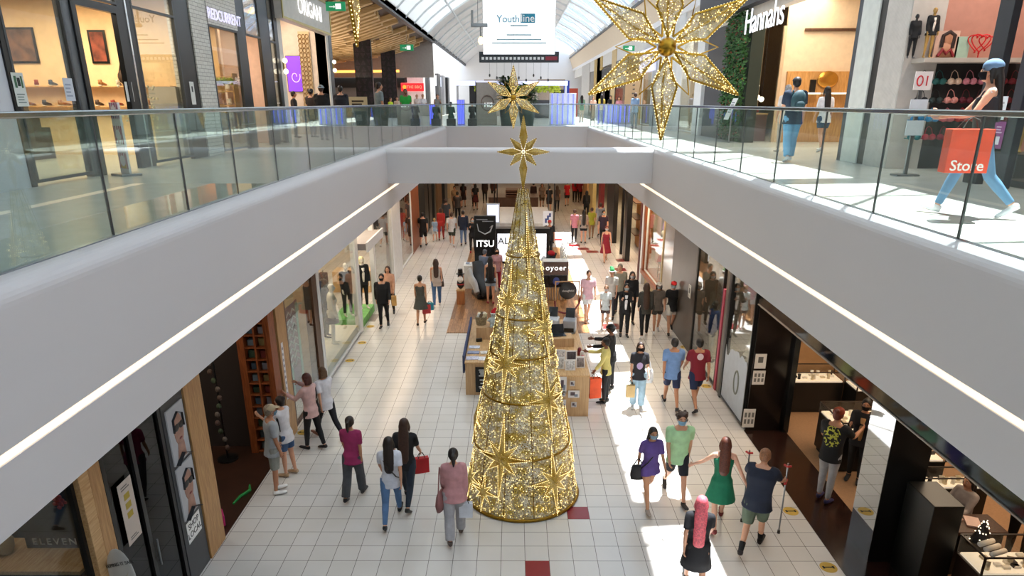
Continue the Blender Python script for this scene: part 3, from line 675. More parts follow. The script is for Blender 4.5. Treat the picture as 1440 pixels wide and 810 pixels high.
bm = B(); tube(bm, [(.26,-.18,.02),(.4,-.1,.3),(.22,0,.5)], [.1,.13,.06], 12); link('orange_ball_net', bm, mat('#e0561b', .6), bs, smooth=True)
gf = empty('pink_gift_box', (-5.08, 9.93, .012), R(30), 'pink gift box with gold star bow on the toy shop floor', 'gift box')
bm = B(); box(bm, -.16, .16, -.14, .14, 0, .2, .02); link('box_body', bm, mat('#c4246e', .5), gf)
bm = B()
for k in range(8): a = k*math.pi/4; tube(bm, [(0,0,.2),(.07*math.cos(a),.07*math.sin(a),.27),(.13*math.cos(a),.13*math.sin(a),.23)], [.01,.025,.005], 6)
link('bow', bm, mat('#e8d36a', .3, .6), gf)
bm = B(); tube(bm, [(-5.0,10.55,.03),(-4.98,10.8,.02),(-4.85,10.95,.06),(-4.95,11.2,.02)], [.02,.03,.03,.015], 8); link('green_ribbon', bm, mat('#1f8a3c', .6), None, label='green toy snake lying on the dark brown shop floor', cat='toy')
wr = empty('figurine_rack', (-5.75, 12.2, .012), 0, 'narrow rack of small pale toys left of the cubby shelf', 'rack')
bm = B(); tube(bm, [(0,0,0),(0,0,2.3)], .02, 8); lathe(bm, [(.2,0),(.2,.03)], 16); link('pole', bm, M_BLK, wr)
for k in range(11): bm = B(); ball(bm, (.06*math.cos(k), -.08, .3+.18*k), (.05,.04,.06), 9, 7); link('figurine', bm, mat(['#5a4438','#6a5c50','#3f4a30'][k%3], .7), wr, smooth=True)
# pillars between toy shop and glass shop
post(LX-.18, LX-.06, 12.62, 12.95, 0, 3.8, M_DKW); post(LX-.2, LX+.04, 12.98, 13.5, 0, 3.8, M_OAK); post(LX-.4, LX-.1, 12.9, 13.0, 0, 3.8, M_REDW)
sheet('vertical_banner', MX(LX+.043, 13.12, 1.55), .11, 1.25, '#e9e6ea', 'narrow white banner with grey writing fixed to the oak pillar', lines('#8b8a95', .2,.8,.05,.95,9))
# shop C : pink lettered window
window(LX, 13.5, 15.62, .08, 3.75, M_DKW, G_REFL, .07)
pw = empty('window_poster', (LX-.03, 14.2, 1.75), 0, 'large pale pink and mint poster with white script behind glass', 'poster')
bm = B(); box(bm, -.01, 0, -.55, .35, -1.1, .95); link('poster_sheet', bm, mat('#9a8890', .7, 0, .25, 3), pw)
bm = B()
for k in range(8):
    zz = .75 - .16*k; tube(bm, [(.004,-.45,zz),(.004,-.3,zz+.08),(.004,-.18,zz-.03),(.004,-.02,zz+.09),(.004,.12,zz)], .018, 6)
link('script_lettering', bm, mat('#dfe7e2', .7), pw)
bm = B(); box(bm, .0, .006, .2, .34, -1.1, .9); box(bm, .0, .006, -.5, -.35, -1.1, -.3); link('mint_stripe', bm, mat('#9fd0bd', .7), pw)
post(LX-.2, LX+.02, 15.62, 15.98, 0, 3.8, M_DKW); post(LX-.12, LX+.03, 15.98, 16.13, 0, 3.8, M_ALU)
wallp('left_glass_shop_back', -9.2, -9, 12.9, 16, 0, 3.8, M_CREAM); wallp('left_divider', -9, LX-.2, 15.8, 15.9, 0, 3.8, M_CREAM)
# shop D : fashion window with mannequins
window(LX, 16.13, 20.2, .06, 3.75, M_ALU, G_SHOP, .05); post(LX-.14, LX+.04, 20.2, 20.5, 0, 3.8, M_ALU)
wallp('left_fashion_back', -9.2, -9, 16, 28.7, 0, 3.8, M_CREAM)
bx('window_plinth', -5.9, LX-.05, 16.2, 20.1, .0, .30, mat('#d8cfb8', .5), label='cream display plinth inside the fashion shop window', cat='plinth')
bx('window_backing', -5.45, -5.35, 17.1, 17.9, .302, 3.2, mat('#d5dcd6', .6), label='pale upright backing board behind the first window mannequin', cat='board')
SKIN['dummy'] = '#e8e2d6'; SKIN['gold'] = '#b58d4a'; SKIN['black'] = '#1a1a1c'
def mannequin(label, loc, face, z0, top, bot, skin='dummy', hair=(None,), h=1.75, pose='stand', group=None, shoes=None, **k):
    r = person(label, loc, face, h, pose, 'f', skin, top, bot, hair, shoes, z0=z0, vox=.02, group=group, **k)
    r.name = 'mannequin'; r['category'] = 'mannequin'; return r
mannequin('white-headed mannequin in a cream coat and black skirt in the fashion window', (-5.1, 18.35), 70, .30, ('jacket', '#cfc7b0'), ('skirt', '#1a1a1c', .30))
mannequin('mannequin in a dark grey coat behind the cream-coated one', (-5.45, 18.95), 80, .30, ('jacket', '#3b4246'), ('trousers', '#5a6468'), 'black')
mannequin('mannequin in blue-grey long dress at the near end of the window', (-5.15, 16.7), 90, .30, ('longdress', '#6f7d84', .7), (None,))
# shop E entrance with dressed mannequins and canopy
post(LX-.2, LX+.34, 20.5, 23.0, 2.55, 2.75, mat('#8f8a8a', .4)); post(LX+.3, LX+.36, 20.45, 23.05, 2.5, 2.8, M_ALU)
post(LX-.1, LX+.05, 22.75, 23.0, 0, 3.8, M_ALU)
bx('low_display_platform', -5.8, LX-.02, 20.75, 22.6, 0, .25, mat('#6fae5c', .7, 0, .25), label='low green topped display platform in the white framed entrance', cat='platform')
mannequin('blonde mannequin in a black suit with white scarf in the entrance', (-5.02, 22.1), 150, .25, ('jacket', '#121214', '#e6e0d4'), ('trousers', '#151517'), hair=('bob', '#e9dcae'))
mannequin('black-clothed mannequin beside the blonde one', (-5.35, 21.2), 140, .25, ('long', '#101012'), ('trousers', '#2b2b2e'))
rk = empty('garment_rail', (-6.4, 20.9, 0), 0, 'chrome garment rail with dark clothes behind the entrance mannequins', 'clothes rail')
bm = B(); tube(bm, [(0,0,0),(0,0,1.5),(0,1.5,1.5),(0,1.5,0)], .015, 8); link('rail', bm, M_CHR, rk)
for k in range(9): bm = B(); box(bm, -.2, .2, .12+.15*k, .17+.15*k, .6, 1.45, .02); link('garment', bm, M_CLOTH(['#1b1b1f','#2d2a33','#3b1d24'][k%3]), rk)
window(LX, 23.0, 26.3, .06, 3.75, M_ALU, G_REFL, .05); post(LX-.2, LX+.05, 26.3, 28.6, 0, 3.8, mat('#d4d3d1', .5))
post(LX-.2, LX+.08, 26.3, 26.55, 0, 3.8, M_ALU)
window(LX, 28.6, 31.9, .06, 3.75, M_ALU, G_REFL, .05)
wallp('left_far_back', -9.2, -9, 28.7, 38, 0, 3.8, M_CREAM)
post(LX-.3, LX+.04, 32.0, 34.5, 0, 3.8, M_REDW)
for k, (a, b, m_) in enumerate(((37.0, 38.5, M_BLK), (38.9, 40.2, M_BLK), (41.5, 42.3, M_BLK), (43.5, 46, mat('#7a5a3a', .6)), (48, 50, M_BLK), (52, 56, M_CREAM), (60, 66, M_DKW))): post(LX-.3, LX+.02, a, b, 0, 3.8, m_)
wallp('left_far_back_two', -9.2, -9, 38, 80, 0, 3.8, mat('#a58a66', .7))
mannequin('lone mannequin in pale dress inside the far left shop', (-5.6, 35.6), 90, .0, ('tankdress', '#b8a48c', .5), (None,))
bx('shop_table', -6.8, -5.4, 25.0, 25.8, .0, .8, M_OAKY, label='oak shop table behind the greenish window', cat='table')
# ================================================================= RIGHT GROUND
def rpost(a, b, m, d=.2, x=RX): return post(x-.02, x+d, a, b, 0, 3.8, m)
wallp('right_shop_back', 9.0, 9.2, 15.2, 90, 0, 3.8, M_CREAM)
rpost(60, 66, M_CREAM); rpost(52, 56, mat('#9a7a50', .6)); rpost(44, 46.5, mat('#c6b07a', .7)); rpost(40, 41, mat('#8a2c2a', .7)); rpost(47.5, 51, M_OAK)
rpost(34.6, 37.2, M_BLK); rpost(31.9, 32.1, M_BLK, .1)
wallp('right_wood_store', 6.2, 6.35, 31.0, 34.6, 0, 3.8, woodmat('honey_panelling', '#9a5a1c', '#c98636', 'Z'))
for k in range(3):
    bx('wall_shelf', 5.75, 6.2, 32.3, 34.3, .8+.75*k, .85+.75*k, M_DKW, label=f'dark shelf on the honey panelled wall, {["lowest","middle","top"][k]} one', cat='shelf', group='shelves on the honey panelled wall')
rpost(30.4, 31.1, M_BLK)
wallp('right_pink_store', 6.4, 6.5, 27.2, 30.4, 0, 3.8, mat('#d6b6ac', .7))
wp = sheet('fashion_poster', frameM((6.39, 29.0, 1.75), (0,-1,0), (0,0,1)), .9, 1.7, '#3b1218', 'tall dark red fashion poster with purple and green blocks in the pink shop', [('#9c3cc0', .3,.7,.45,.62), ('#2c7a5a', .25,.75,.08,.32), ('#c8403a', .3,.8,.7,.85), ('#e8b64a', .35,.7,.34,.42)], 'poster')
rpost(26.95, 27.2, mat('#5a2a26', .5)); rpost(26.3, 26.75, M_ALU)
bw = empty('window_box', (RX, 22.7, 0), 0, 'red-brown timber window box with cream back and cream floor', 'window box')
bm = B(); box(bm, -.1, .12, 3.0, 3.3, 0.7, 3.7); box(bm, -.12, 1.0, 0, 3.3, .55, .72); link('timber_frame', bm, M_REDW, bw)
bm = B(); box(bm, .95, 1.05, 0, 3.3, .7, 3.7); box(bm, -.05, .96, -.06, 0, .7, 3.7); link('back_wall', bm, mat('#dcc69a', .7), bw)
bm = B(); box(bm, .0, .9, .05, 2.95, 0, .55); link('pedestal', bm, mat('#a48d66', .7), bw)
window(RX, 22.75, 25.7, .72, 3.7, M_ALU, G_SHOP, .03)
st = empty('wire_stool_table', (5.5, 24.3, .721), 0, 'small black wire framed side table with flowers in the window box', 'side table')
bm = B()
for a, b in ((-.2,-.2),(.2,-.2),(.2,.2),(-.2,.2)): tube(bm, [(a,b,0),(a,b,.55)], .012, 6)
link('leg_frame', bm, M_BLK, st)
bm = B(); box(bm, -.23, .23, -.23, .23, .55, .58, .008); link('table_top', bm, M_BLK, st)
fl = empty('flower_bouquet', (5.5, 24.3, 1.302), 0, 'pink and olive bouquet on the wire side table', 'bouquet')
bm = B(); lathe(bm, [(.05,0),(.07,.1),(.05,.16)], 12); link('vase', bm, M_BLK, fl, smooth=True)
bm = B()
for k in range(14): a = rnd.uniform(0,6.28); q = rnd.uniform(.03,.16); ball(bm, (q*math.cos(a), q*math.sin(a), rnd.uniform(.2,.42)), .05, 7, 5)
link('blossoms', bm, mat('#b98a76', .8, 0, .5, 20), fl, smooth=True)
mannequin('slim red-dressed mannequin at the left of the window box', (5.6, 25.2), 270, .721, ('tankdress', '#b02430', .5), (None,), h=1.6)
mannequin('slim red-topped mannequin at the right of the window box', (5.45, 23.1), 270, .721, ('tee', '#b01c2c'), ('skirt', '#c9a9a0', .5), h=1.6)
rpost(21.2, 22.6, mat('#8f8884', .12, .6, .1), .25)
post(RX-.03, RX+.6, 18.35, 21.2, 0, 3.8, mat('#4a4038', .35, 0, .12, 1.5))
sheet('notice', MX(RX-.034, 18.85, 1.72, -1), .26, .38, '#d9d5cc', 'white notice sheet on the dark brown wall', [('#6b6862', .25,.75,.35,.75)] + lines('#8b8882', .2,.8,.82,.92,2) + lines('#8b8882', .2,.8,.08,.25,3))
wallp('right_sunny_store', 7.0, 7.1, 15.2, 18.4, 0, 3.8, mat('#e2c28a', .7))
mannequin('mannequin in navy shirt and white trousers behind the coated glass', (5.5, 17.75), 250, 0, ('long', '#24386a'), ('trousers', '#cfc8b8'), 'black')
window(RX, 15.85, 18.3, .06, 3.7, M_BLK, G_REFL, .04); post(RX-.03, RX+.06, 15.72, 15.85, 0, 2.6, mat('#b3435a', .5))
post(RX, RX+.1, 15.42, 15.72, 0, 3.8, mat('#6e675e', .4)); post(RX-.04, RX+.1, 15.28, 15.42, 0, 3.8, M_BLK)
window(RX, 13.62, 15.28, .06, 3.7, M_BLK, G_REFL, .04)
# frosted lower decal with a torn edge and a ring
dc = empty('window_decal', (RX-.012, 13.66, .1), 0, 'frosted white window decal with jagged upper edge and an olive ring', 'window decal')
bm = B(); n = 14; ptsd = [(0,0,0),(0,1.58,0)] + [(0, 1.58-1.58*k/n, (1.55-.45*(1-k/n) + rnd.uniform(-.12,.12)) if 0 < k < n else (1.3 if k == 0 else 1.15)) for k in range(n+1)]
prism(bm, ptsd, (-.003,0,0)); link('frosted_film', bm, mat('#b9bfc6', .6, 0, .05), dc)
bm = B()
ring = [(-.006, .62+.15*math.cos(a), .72+.27*math.sin(a)) for a in [2*math.pi*k/28 for k in range(29)]]
tube(bm, ring, .022, 8, False); link('ring_mark', bm, mat('#7c7f76', .6), dc)
post(RX+.02, 5.95, 13.5, 13.6, 0, 3.8, mat('#1a1412', .15, 0, .2))
for i_, (px, py, w_, h_, lb) in enumerate(((1069.5, 508, .24, .33, 'upper white notice sheet with a grey block on the dark glass return'), (1067, 531, .26, .32, 'middle white notice sheet of six small icons on the dark glass return'), (1053, 588, .26, .44, 'low white notice sheet of printed rows at the foot of the dark glass return'))):
    p = ony(px, py, 13.48); mk = [('#55534f', .28,.72,.4,.8)] if i_ == 0 else [('#6b6964', .12+.3*a, .3+.3*a, .2+.35*b, .45+.35*b) for a in range(3) for b in range(2)]
    sheet('notice', frameM(p, (1,0,0), (0,0,1)), w_, h_, '#d9d4ce', lb, mk, group='notices on the dark return')
post(5.86, 5.98, 13.38, 13.5, 0, 3.8, mat('#141617', .2)); 
# window pyramids (paper trees / jewellery busts) behind the decal
for k, (x, y, h_) in enumerate(((5.5,14.9,.55),(5.4,14.5,.4),(5.55,14.2,.5),(5.4,13.95,.35))):
    r = empty('paper_tree_display', (x, y, 1.252), 0, f'white folded paper tree in the jeweller window, {["tallest, nearest the doorway post","short, next to the tallest","tall, near the dark return","smallest, at the dark return"][k]}', 'display tree', 'paper trees in the jeweller window')
    bm = B()
    for j in range(4): lathe(bm, [(.16*(1-j/4.5), h_*j/4.4), (.05*(1-j/5), h_*(j+1)/4.4)], 8)
    link('paper_tiers', bm, mat('#ded6c8', .7), r); bm = B(); box(bm, -.05, .05, -.05, .05, -.02, .01); link('stand', bm, M_OAKY, r)
bx('display_shelf', 5.2, 5.85, 13.7, 15.2, 1.15, 1.23, mat('#3a322c', .5), label='dark display shelf inside the jeweller window', cat='shelf')
# header band over the jeweller
post(RX-.02, RX+.1, 2.5, 13.5, 2.9, 3.8, mat('#59636a', .06, .95, .1)); post(RX-.04, RX+.05, 2.5, 13.5, 2.875, 2.9, mat('#8f8a84', .3, .5))
# jeweller floors and walls
bx('floor_jeweller_band', RX, 5.95, -3, 13.5, 0, .012, M_BROWNT, bev=0, kind='structure')
bx('floor_jeweller', 5.95, 12, -3, 15.3, 0, .010, mat('#a07a58', .6, 0, .08, 20), bev=0, kind='structure')
wallp('right_jeweller_far', 5.95, 12, 15.1, 15.25, 0, 3.8, mat('#a07850', .7)); wallp('right_jeweller_back', 12, 12.2, -3, 15.2, 0, 3.8, mat('#8f6640', .7))
mc = empty('mirror_column', (5.55, 8.97, 0), 0, 'square column clad in full height mirror on the concourse side', 'column')
bm = B(); box(bm, .012, .6, 0, .68, 0, 3.8); link('column_core', bm, M_BLK, mc); bm = B(); box(bm, 0, .012, .01, .67, .01, 3.79); link('mirror_face', bm, M_MIRR, mc)
bm = B(); box(bm, -.004, .61, -.01, 0.0, 0, 3.8); link('edge_trim', bm, M_BLK, mc)
M_LITTRAY = mat('#f0dcc0', .6, 0, .12, 30, .9); G_CASE = glassmat('case_glass', (.95,.96,.95), .7)
def case(x0, x1, y0, y1, label, h=1.02, gh=.22, items=14, seed=3, face='y', wood=None, lit=True):
    r = empty('display_case', ((x0+x1)/2, (y0+y1)/2, .01), 0, label, 'display case', 'glass jewellery cases')
    w, d = (x1-x0)/2, (y1-y0)/2; q = random.Random(seed)
    bm = B(); box(bm, -w, w, -d, d, .08, h-gh, .006); box(bm, -w+.04, w-.04, -d+.04, d-.04, 0, .08); link('cabinet', bm, wood or M_BLK, r)
    bm = B(); box(bm, -w+.03, w-.03, -d+.03, d-.03, h-gh, h-gh+.03); link('lit_tray', bm, M_LITTRAY if lit else mat('#c9b89c', .7), r)
    bm = B(); box(bm, -w+.005, w-.005, -d+.005, d-.005, h-gh+.032, h); link('glass_top', bm, G_CASE, r)
    bm = B()
    for a in (-1,1):
        for b in (-1,1): box(bm, a*w-.012, a*w+.012, b*d-.012, b*d+.012, h-gh, h)
        box(bm, -w, w, a*d-.012, a*d+.012, h-.008, h+.012); box(bm, a*w-.012, a*w+.012, -d, d, h-.008, h+.012)
    link('case_edge', bm, mat('#3c3430', .3, .5), r)
    for k in range(items):
        x, y = q.uniform(-w+.12, w-.12), q.uniform(-d+.12, d-.12); t = q.random(); bm = B()
        if t < .5: tube(bm, [(x,y,h-gh+.03),(x,y,h-gh+.09),(x+.01,y+.03,h-gh+.14)], [.035,.03,.045], 8); nm = 'jewellery_bust'
        else: box(bm, x-.05, x+.05, y-.04, y+.04, h-gh+.03, h-gh+.07, .01); nm = 'jewellery_tray'
        link(nm, bm, mat(['#efe6d6','#d8c8a8','#2c2622','#f4efe6'][k%4], .6), r, smooth=(t<.5))
    return r
case(5.98, 7.55, 14.4, 14.95, 'long lit jewellery case against the tan wall', 1.0, .25, 22, 5)
case(7.6, 9.3, 13.9, 14.5, 'short lit case turned beside the long one at the tan wall', 1.0, .25, 12, 6)
case(6.25, 7.4, 11.7, 12.7, 'square island jewellery case behind the shop assistant', 1.05, .22, 18, 7)
case(6.85, 7.5, 10.5, 11.3, 'tall black jewellery case right behind the mirror column', 1.1, .2, 12, 8)
case(6.5, 7.8, 9.78, 10.15, 'lit case along the far counter behind the seated assistant', 1.0, .2, 14, 9)
case(6.36, 7.3, 7.72, 8.25, 'near glass case with white jewellery in the lower corner', 1.0, .3, 14, 10, wood=mat('#2e1f18', .4))
bx('black_cabinet', 5.85, 6.28, 8.2, 8.88, .01, 1.5, mat('#0d0e0d', .35), label='tall black cabinet right of the mirror column', cat='cabinet', bev=.01)
dk = empty('service_desk', (6.92, 8.86, .01), 0, 'dark wooden service desk where the assistant sits', 'desk')
bm = B(); box(bm, -.38, .42, -.24, .24, .72, .78, .008); link('desk_top', bm, M_DKW, dk); bm = B(); box(bm, -.35, .39, -.2, .2, 0, .72); link('desk_body', bm, M_BLK, dk)
for k, (x, y, rz) in enumerate(((6.68, 8.95, .4), (6.95, 8.86, 1.2))):
    bm = B(); box(bm, -.14, .14, -.1, .1, 0, .03, .004); link('price_card', bm, mat('#d8b8ac', .6), None, loc=(x, y, .791), rot=(0,0,rz), label=['flat pink card on the service desk', 'pink card beside the flat one on the service desk'][k], cat='card')
tc_ = empty('sparkle_cone', (6.52, 8.08, 1.025), 0, 'tiny cone of white fairy lights standing on the near case', 'ornament')
bm = B(); lathe(bm, [(.13,0),(.01,.34)], 14); link('cone_frame', bm, mat('#2a241f', .6), tc_)
bm = B()
for k in range(46): z = rnd.random(); a = rnd.uniform(0,6.28); ball(bm, ((.135-.12*z)*math.cos(a), (.135-.12*z)*math.sin(a), .34*z), .009, 5, 4)
link('fairy_lights', bm, emat('#fff0d0', 3), tc_, kind='stuff')
wb = empty('bracelet_stand', (6.56, 7.78, 1.025), R(20), 'white rolled bracelet cushions on the near case', 'jewellery stand')
for k in range(3): bm = B(); tube(bm, [(-.13,.09*k,.03+.02*k),(.13,.09*k,.03+.02*k)], .035, 10); link('cushion', bm, mat('#e8e0d2', .8), wb, smooth=True)
# ceiling spots under the balconies
for k, (x, y, lb) in enumerate(((-4.4, 27.9, 'small bright ceiling spotlight under the left balcony beside the white column'), (4.75, 28.3, 'small bright ceiling spotlight under the right balcony by the black post'))):
    r = empty('ceiling_spotlight', (x, y, 3.8), 0, lb, 'spotlight'); bm = B(); lathe(bm, [(.08,-.05),(.08,0)], 14); link('housing', bm, M_ALU, r); bm = B(); lathe(bm, [(.06,-.065),(.065,-.05)], 14); link('lamp', bm, emat('#ffffff', 6), r)
# warm lamps of the shops and the far concourse
area(-7, 8.2, 3.7, 2, 1.5, 25); area(-7.2, 11, 3.7, 3, 2, 60); area(-7, 14.5, 3.7, 2.5, 2, 90); area(-5.9, 18.2, 3.7, 1.5, 3.5, 140); area(-6.5, 21.6, 3.7, 2.5, 2, 120); area(-6.8, 25, 3.7, 2.5, 3, 130); area(-6.8, 30.5, 3.7, 3, 3, 110); area(-6.8, 36, 3.7, 3, 4, 130)
area(8, 12, 3.7, 3, 3, 150, (1,.78,.55)); area(8.2, 8.5, 3.7, 3, 2.5, 90, (1,.75,.5)); area(5.5, 14.4, 3.7, .7, 1.2, 40); area(6, 17, 3.7, 1.5, 2, 120, (1,.85,.6)); area(5.6, 24, 3.7, .8, 2.5, 110, (1,.85,.6)); area(5.8, 29, 3.7, 1.2, 2.5, 90); area(5.7, 33, 3.7, 1, 2.5, 110, (1,.7,.4)); area(7, 44, 3.7, 3, 8, 250, (1,.8,.5))
for y in (42.5, 49, 57, 66): area(0, y, 3.75, 7, 3, 95, (1, .68, .42))
for y in (24, 33): area(-4.35, y, 3.77, .3, 8, 100, (1,.72,.48)); area(4.75, y, 3.77, .3, 8, 120, (1,.72,.48))
area(4.75, 15, 3.77, .3, 7, 60, (1,.72,.48))
area(0, 30, 4.4, 4, .4, 1, (1,.8,.6))
# ================================================================= FLOOR MARKS
for k, (px, py, w_, d_, lb) in enumerate(((812.5, 714, .379, .379, 'dark red floor tile touching the base of the big cone'), (756, 798, .379, .379, 'dark red floor tile at the bottom edge, in front of the cone'))):
    p = onz(px, py); x = round((p.x-.188)/.379-.5)*.379+.188+.1895; y = round((p.y-10.124)/.379-.5)*.379+10.124+.1895
    bx('red_floor_tile', x-.187, x+.187, y-.187, y+.187, .0, .004, mat('#8e2630', .3, 0, .06), bev=0, label=lb, cat='floor tile', group='red floor tiles')
for k, (px, py) in enumerate(((807.5,345),(820,350),(833,354),(875,366),(871,379),(783,337),(859,459))):
    p = onz(px, py); q = .28
    bx('red_floor_tile', p.x-q, p.x+q, p.y-q, p.y+q, .0, .004, mat('#7c2022', .3, 0, .06), bev=0, label=f'far red floor tile on the right, {["left of the short row","middle of the short row","end of the short row","upper one near the white post","lower one near the white post","brown one by the booth","one in the sunlit patch by the group"][k]}', cat='floor tile', group='red floor tiles')
for k, (px, py) in enumerate(((517,432),(518,447))):
    p = onz(px, py); bx('floor_mat', p.x-.3, p.x+.3, p.y-.4, p.y+.4, 0, .006, mat('#8f8580', .8), bev=0, label=['grey floor tile patch further from the window post', 'grey floor tile patch nearer the window post'][k], cat='floor tile')
for k, (px, py, lb) in enumerate(((509,482,'by the fashion window, further'),(492,507,'by the fashion window, nearer'),(521,459,'beside the white entrance post'),(427,608,'beside the pink lettered window'),(993,543,'by the frosted decal'),(963,488,'behind the boy in blue'),(1112,719,'beside the walker'),(1165,798,'in the lower right corner'))):
    p = onz(px, py); r = empty('floor_sticker', (p.x, p.y, 0.0005), 0, 'round yellow distancing sticker on the tiles ' + lb, 'floor sticker', 'distancing stickers')
    bm = B(); lathe(bm, [(.13,0),(.13,.003)], 26); link('disc', bm, mat('#c9a545', .6), r)
    bm = B(); box(bm, -.08, .08, -.012, .012, .003, .005); box(bm, -.09, -.06, -.03, .03, .003, .005); box(bm, .06, .09, -.03, .03, .003, .005); link('arrow_print', bm, M_BLKM, r)
# ================================================================= CONE TREE AND STARS
M_GOLD = mat('#b08a2c', .32, .85, .15, 20); M_GOLDD = mat('#8c6a1e', .4, .8, .15, 20); M_SPK = emat('#ffe7a0', 3.4, 'fairy_light')
def netting(name, gold, silver, dens=.5, scale=60):
    m, t, b, o = nt(name); N = t.nodes; L = t.links
    tc = N.new('ShaderNodeTexCoord'); vo = N.new('ShaderNodeTexVoronoi'); vo.feature = 'DISTANCE_TO_EDGE'; vo.inputs['Scale'].default_value = scale
    L.new(tc.outputs['Object'], vo.inputs['Vector']); lt = N.new('ShaderNodeMath'); lt.operation = 'LESS_THAN'; lt.inputs[1].default_value = dens*.2; L.new(vo.outputs['Distance'], lt.inputs[0])
    nz = N.new('ShaderNodeTexNoise'); nz.inputs['Scale'].default_value = 5; nz.inputs['Detail'].default_value = 6; L.new(tc.outputs['Object'], nz.inputs['Vector'])
    rp = N.new('ShaderNodeValToRGB'); rp.color_ramp.elements[0].position = .42; rp.color_ramp.elements[1].position = .60; rp.color_ramp.elements[0].color = c4(sr(gold)); rp.color_ramp.elements[1].color = c4(sr(silver)); L.new(nz.outputs[0], rp.inputs[0]); L.new(rp.outputs[0], b.inputs['Base Color'])
    b.inputs['Metallic'].default_value = .3; b.inputs['Roughness'].default_value = .4
    nb = N.new('ShaderNodeTexNoise'); nb.inputs['Scale'].default_value = 140; L.new(tc.outputs['Object'], nb.inputs['Vector'])
    bp = N.new('ShaderNodeBump'); bp.inputs['Strength'].default_value = 1; bp.inputs['Distance'].default_value = .01; L.new(nb.outputs[0], bp.inputs['Height']); L.new(bp.outputs[0], b.inputs['Normal'])
    tr = N.new('ShaderNodeBsdfTransparent'); mx = N.new('ShaderNodeMixShader'); L.new(lt.outputs[0], mx.inputs[0]); L.new(tr.outputs[0], mx.inputs[1]); L.new(b.outputs[0], mx.inputs[2]); L.new(mx.outputs[0], o.inputs[0]); return m
M_NET = netting('gold_wire_netting', '#dcbc54', '#f6f0da', .62, 34); M_NET2 = netting('star_netting', '#c8a850', '#efe6c4', .42, 80)
TX, TY, TR, TH = .155, 11.05, 1.03, 5.5
tree = empty('light_cone_tree', (TX, TY, .0), 0, 'tall golden cone tree of wire netting, lights and stars in the middle of the floor', 'tree')
def cr(z): return TR + (.085-TR)*z/TH
bm = B(); lathe(bm, [(cr(TH*k/40), TH*k/40) for k in range(41)], 72, capb=False, capt=False); link('netting', bm, M_NET, tree, smooth=True)
bm = B(); lathe(bm, [((cr(TH*k/20)-.06)*.98, TH*k/20) for k in range(20)], 48, capb=False, capt=False); link('inner_netting', bm, netting('inner_wire_netting', '#d2b458', '#f0ead2', .5, 26), tree, smooth=True)
def ringtube(bm, r, z, t, n=64):
    tube(bm, [(r*math.cos(2*math.pi*k/n), r*math.sin(2*math.pi*k/n), z) for k in range(n+1)], t, 8, False)
for z, t in ((.03,.03),(1.09,.022),(2.05,.02),(2.8,.018),(3.45,.016),(4.45,.014)):
    bm = B(); ringtube(bm, cr(z)+.008, z, t); link('hoop', bm, M_GOLDD, tree, smooth=True)
for k in range(12):
    a = 2*math.pi*k/12+.2; bm = B(); tube(bm, [(cr(z)*math.cos(a), cr(z)*math.sin(a), z) for z in (0, 2.7, TH)], [.007,.006,.005], 6); link('upright_wire', bm, M_GOLDD, tree)
def conept(phi, z, dx, dz, out):     # point on the cone skin; phi 0 faces the camera
    zz = z + dz; r = cr(zz) + out; a = -math.pi/2 + phi + dx/max(.1, cr(zz)); return Vector((r*math.cos(a), r*math.sin(a), zz))
def flatstar(pt, R0, longv=1.6, inner=.24, npt=8):
    """star outline: points list in star plane (dx, dz)"""
    out = []
    for k in range(npt*2):
        a = math.pi/2 - math.pi*k/npt
        if k % 2: q = R0*inner*1.15
        elif k % (npt//2) == 0: q = R0*(longv if k % npt == 0 else 1.0)
        else: q = R0*.72
        out.append((q*math.cos(a), q*math.sin(a)))
    return out
def cone_star(phi, z, R0, longv=1.5):
    o = flatstar(None, R0, longv); s = empty('tree_star', (0,0,0)); s.parent = tree
    bm = B(); c = bm.verts.new(conept(phi, z, 0, 0, .09)); vs = []
    for i, (x, y) in enumerate(o): vs.append(bm.verts.new(conept(phi, z, x, y, .02 if i % 2 == 0 else .035)))
    for i in range(len(vs)): bm.faces.new((c, vs[(i+1) % len(vs)], vs[i]))
    link('star_face', bm, M_NETS, s)
    bm = B(); P = [conept(phi, z, x, y, .025) for x, y in o]; tube(bm, P + [P[0]], .0085, 5, False); link('star_outline', bm, M_GOLD, s)
    bm = B()
    for i, (x, y) in enumerate(o):
        x2, y2 = o[(i+1) % len(o)]; n = max(2, int(math.hypot(x2-x, y2-y)/.028))
        for j in range(n): p = conept(phi, z, x+(x2-x)*j/n, y+(y2-y)*j/n, .038); r_ = bmesh.ops.create_icosphere(bm, subdivisions=1, radius=.0062, matrix=Matrix.Translation(p))
    link('star_lights', bm, M_SPK, s, kind='stuff')
M_NETS = netting('filled_star_netting', '#c09a38', '#dcc070', 1.3, 60)
for phi, z, R0, lv in ((.3,4.55,.2,3.0),(-.6,3.75,.32,2.0),(.85,3.3,.34,1.9),(-.5,2.72,.4,1.6),(.66,2.08,.46,1.55),(-.42,1.1,.5,1.55),(.62,.66,.46,1.35),(-.75,.42,.3,1.2),
                       (2.2,4.2,.22,1.8),(-2.2,3.0,.28,1.6),(2.0,2.6,.3,1.6),(3.1,1.6,.36,1.5),(-1.6,1.5,.36,1.5),(1.7,1.1,.38,1.5),(-1.35,2.6,.3,1.5),(-1.2,.5,.34,1.3)): cone_star(phi, z, R0, lv)
bm = B()
me_o = bmesh.new(); bmesh.ops.create_icosphere(me_o, subdivisions=1, radius=1); icoV = [v.co.copy() for v in me_o.verts]; icoF = [[v.index for v in f.verts] for f in me_o.faces]; me_o.free()
def speck(bm, p, r):
    vs = [bm.verts.new(p + v*r) for v in OCT_V]
    for f in OCT_F: bm.faces.new([vs[i] for i in f])
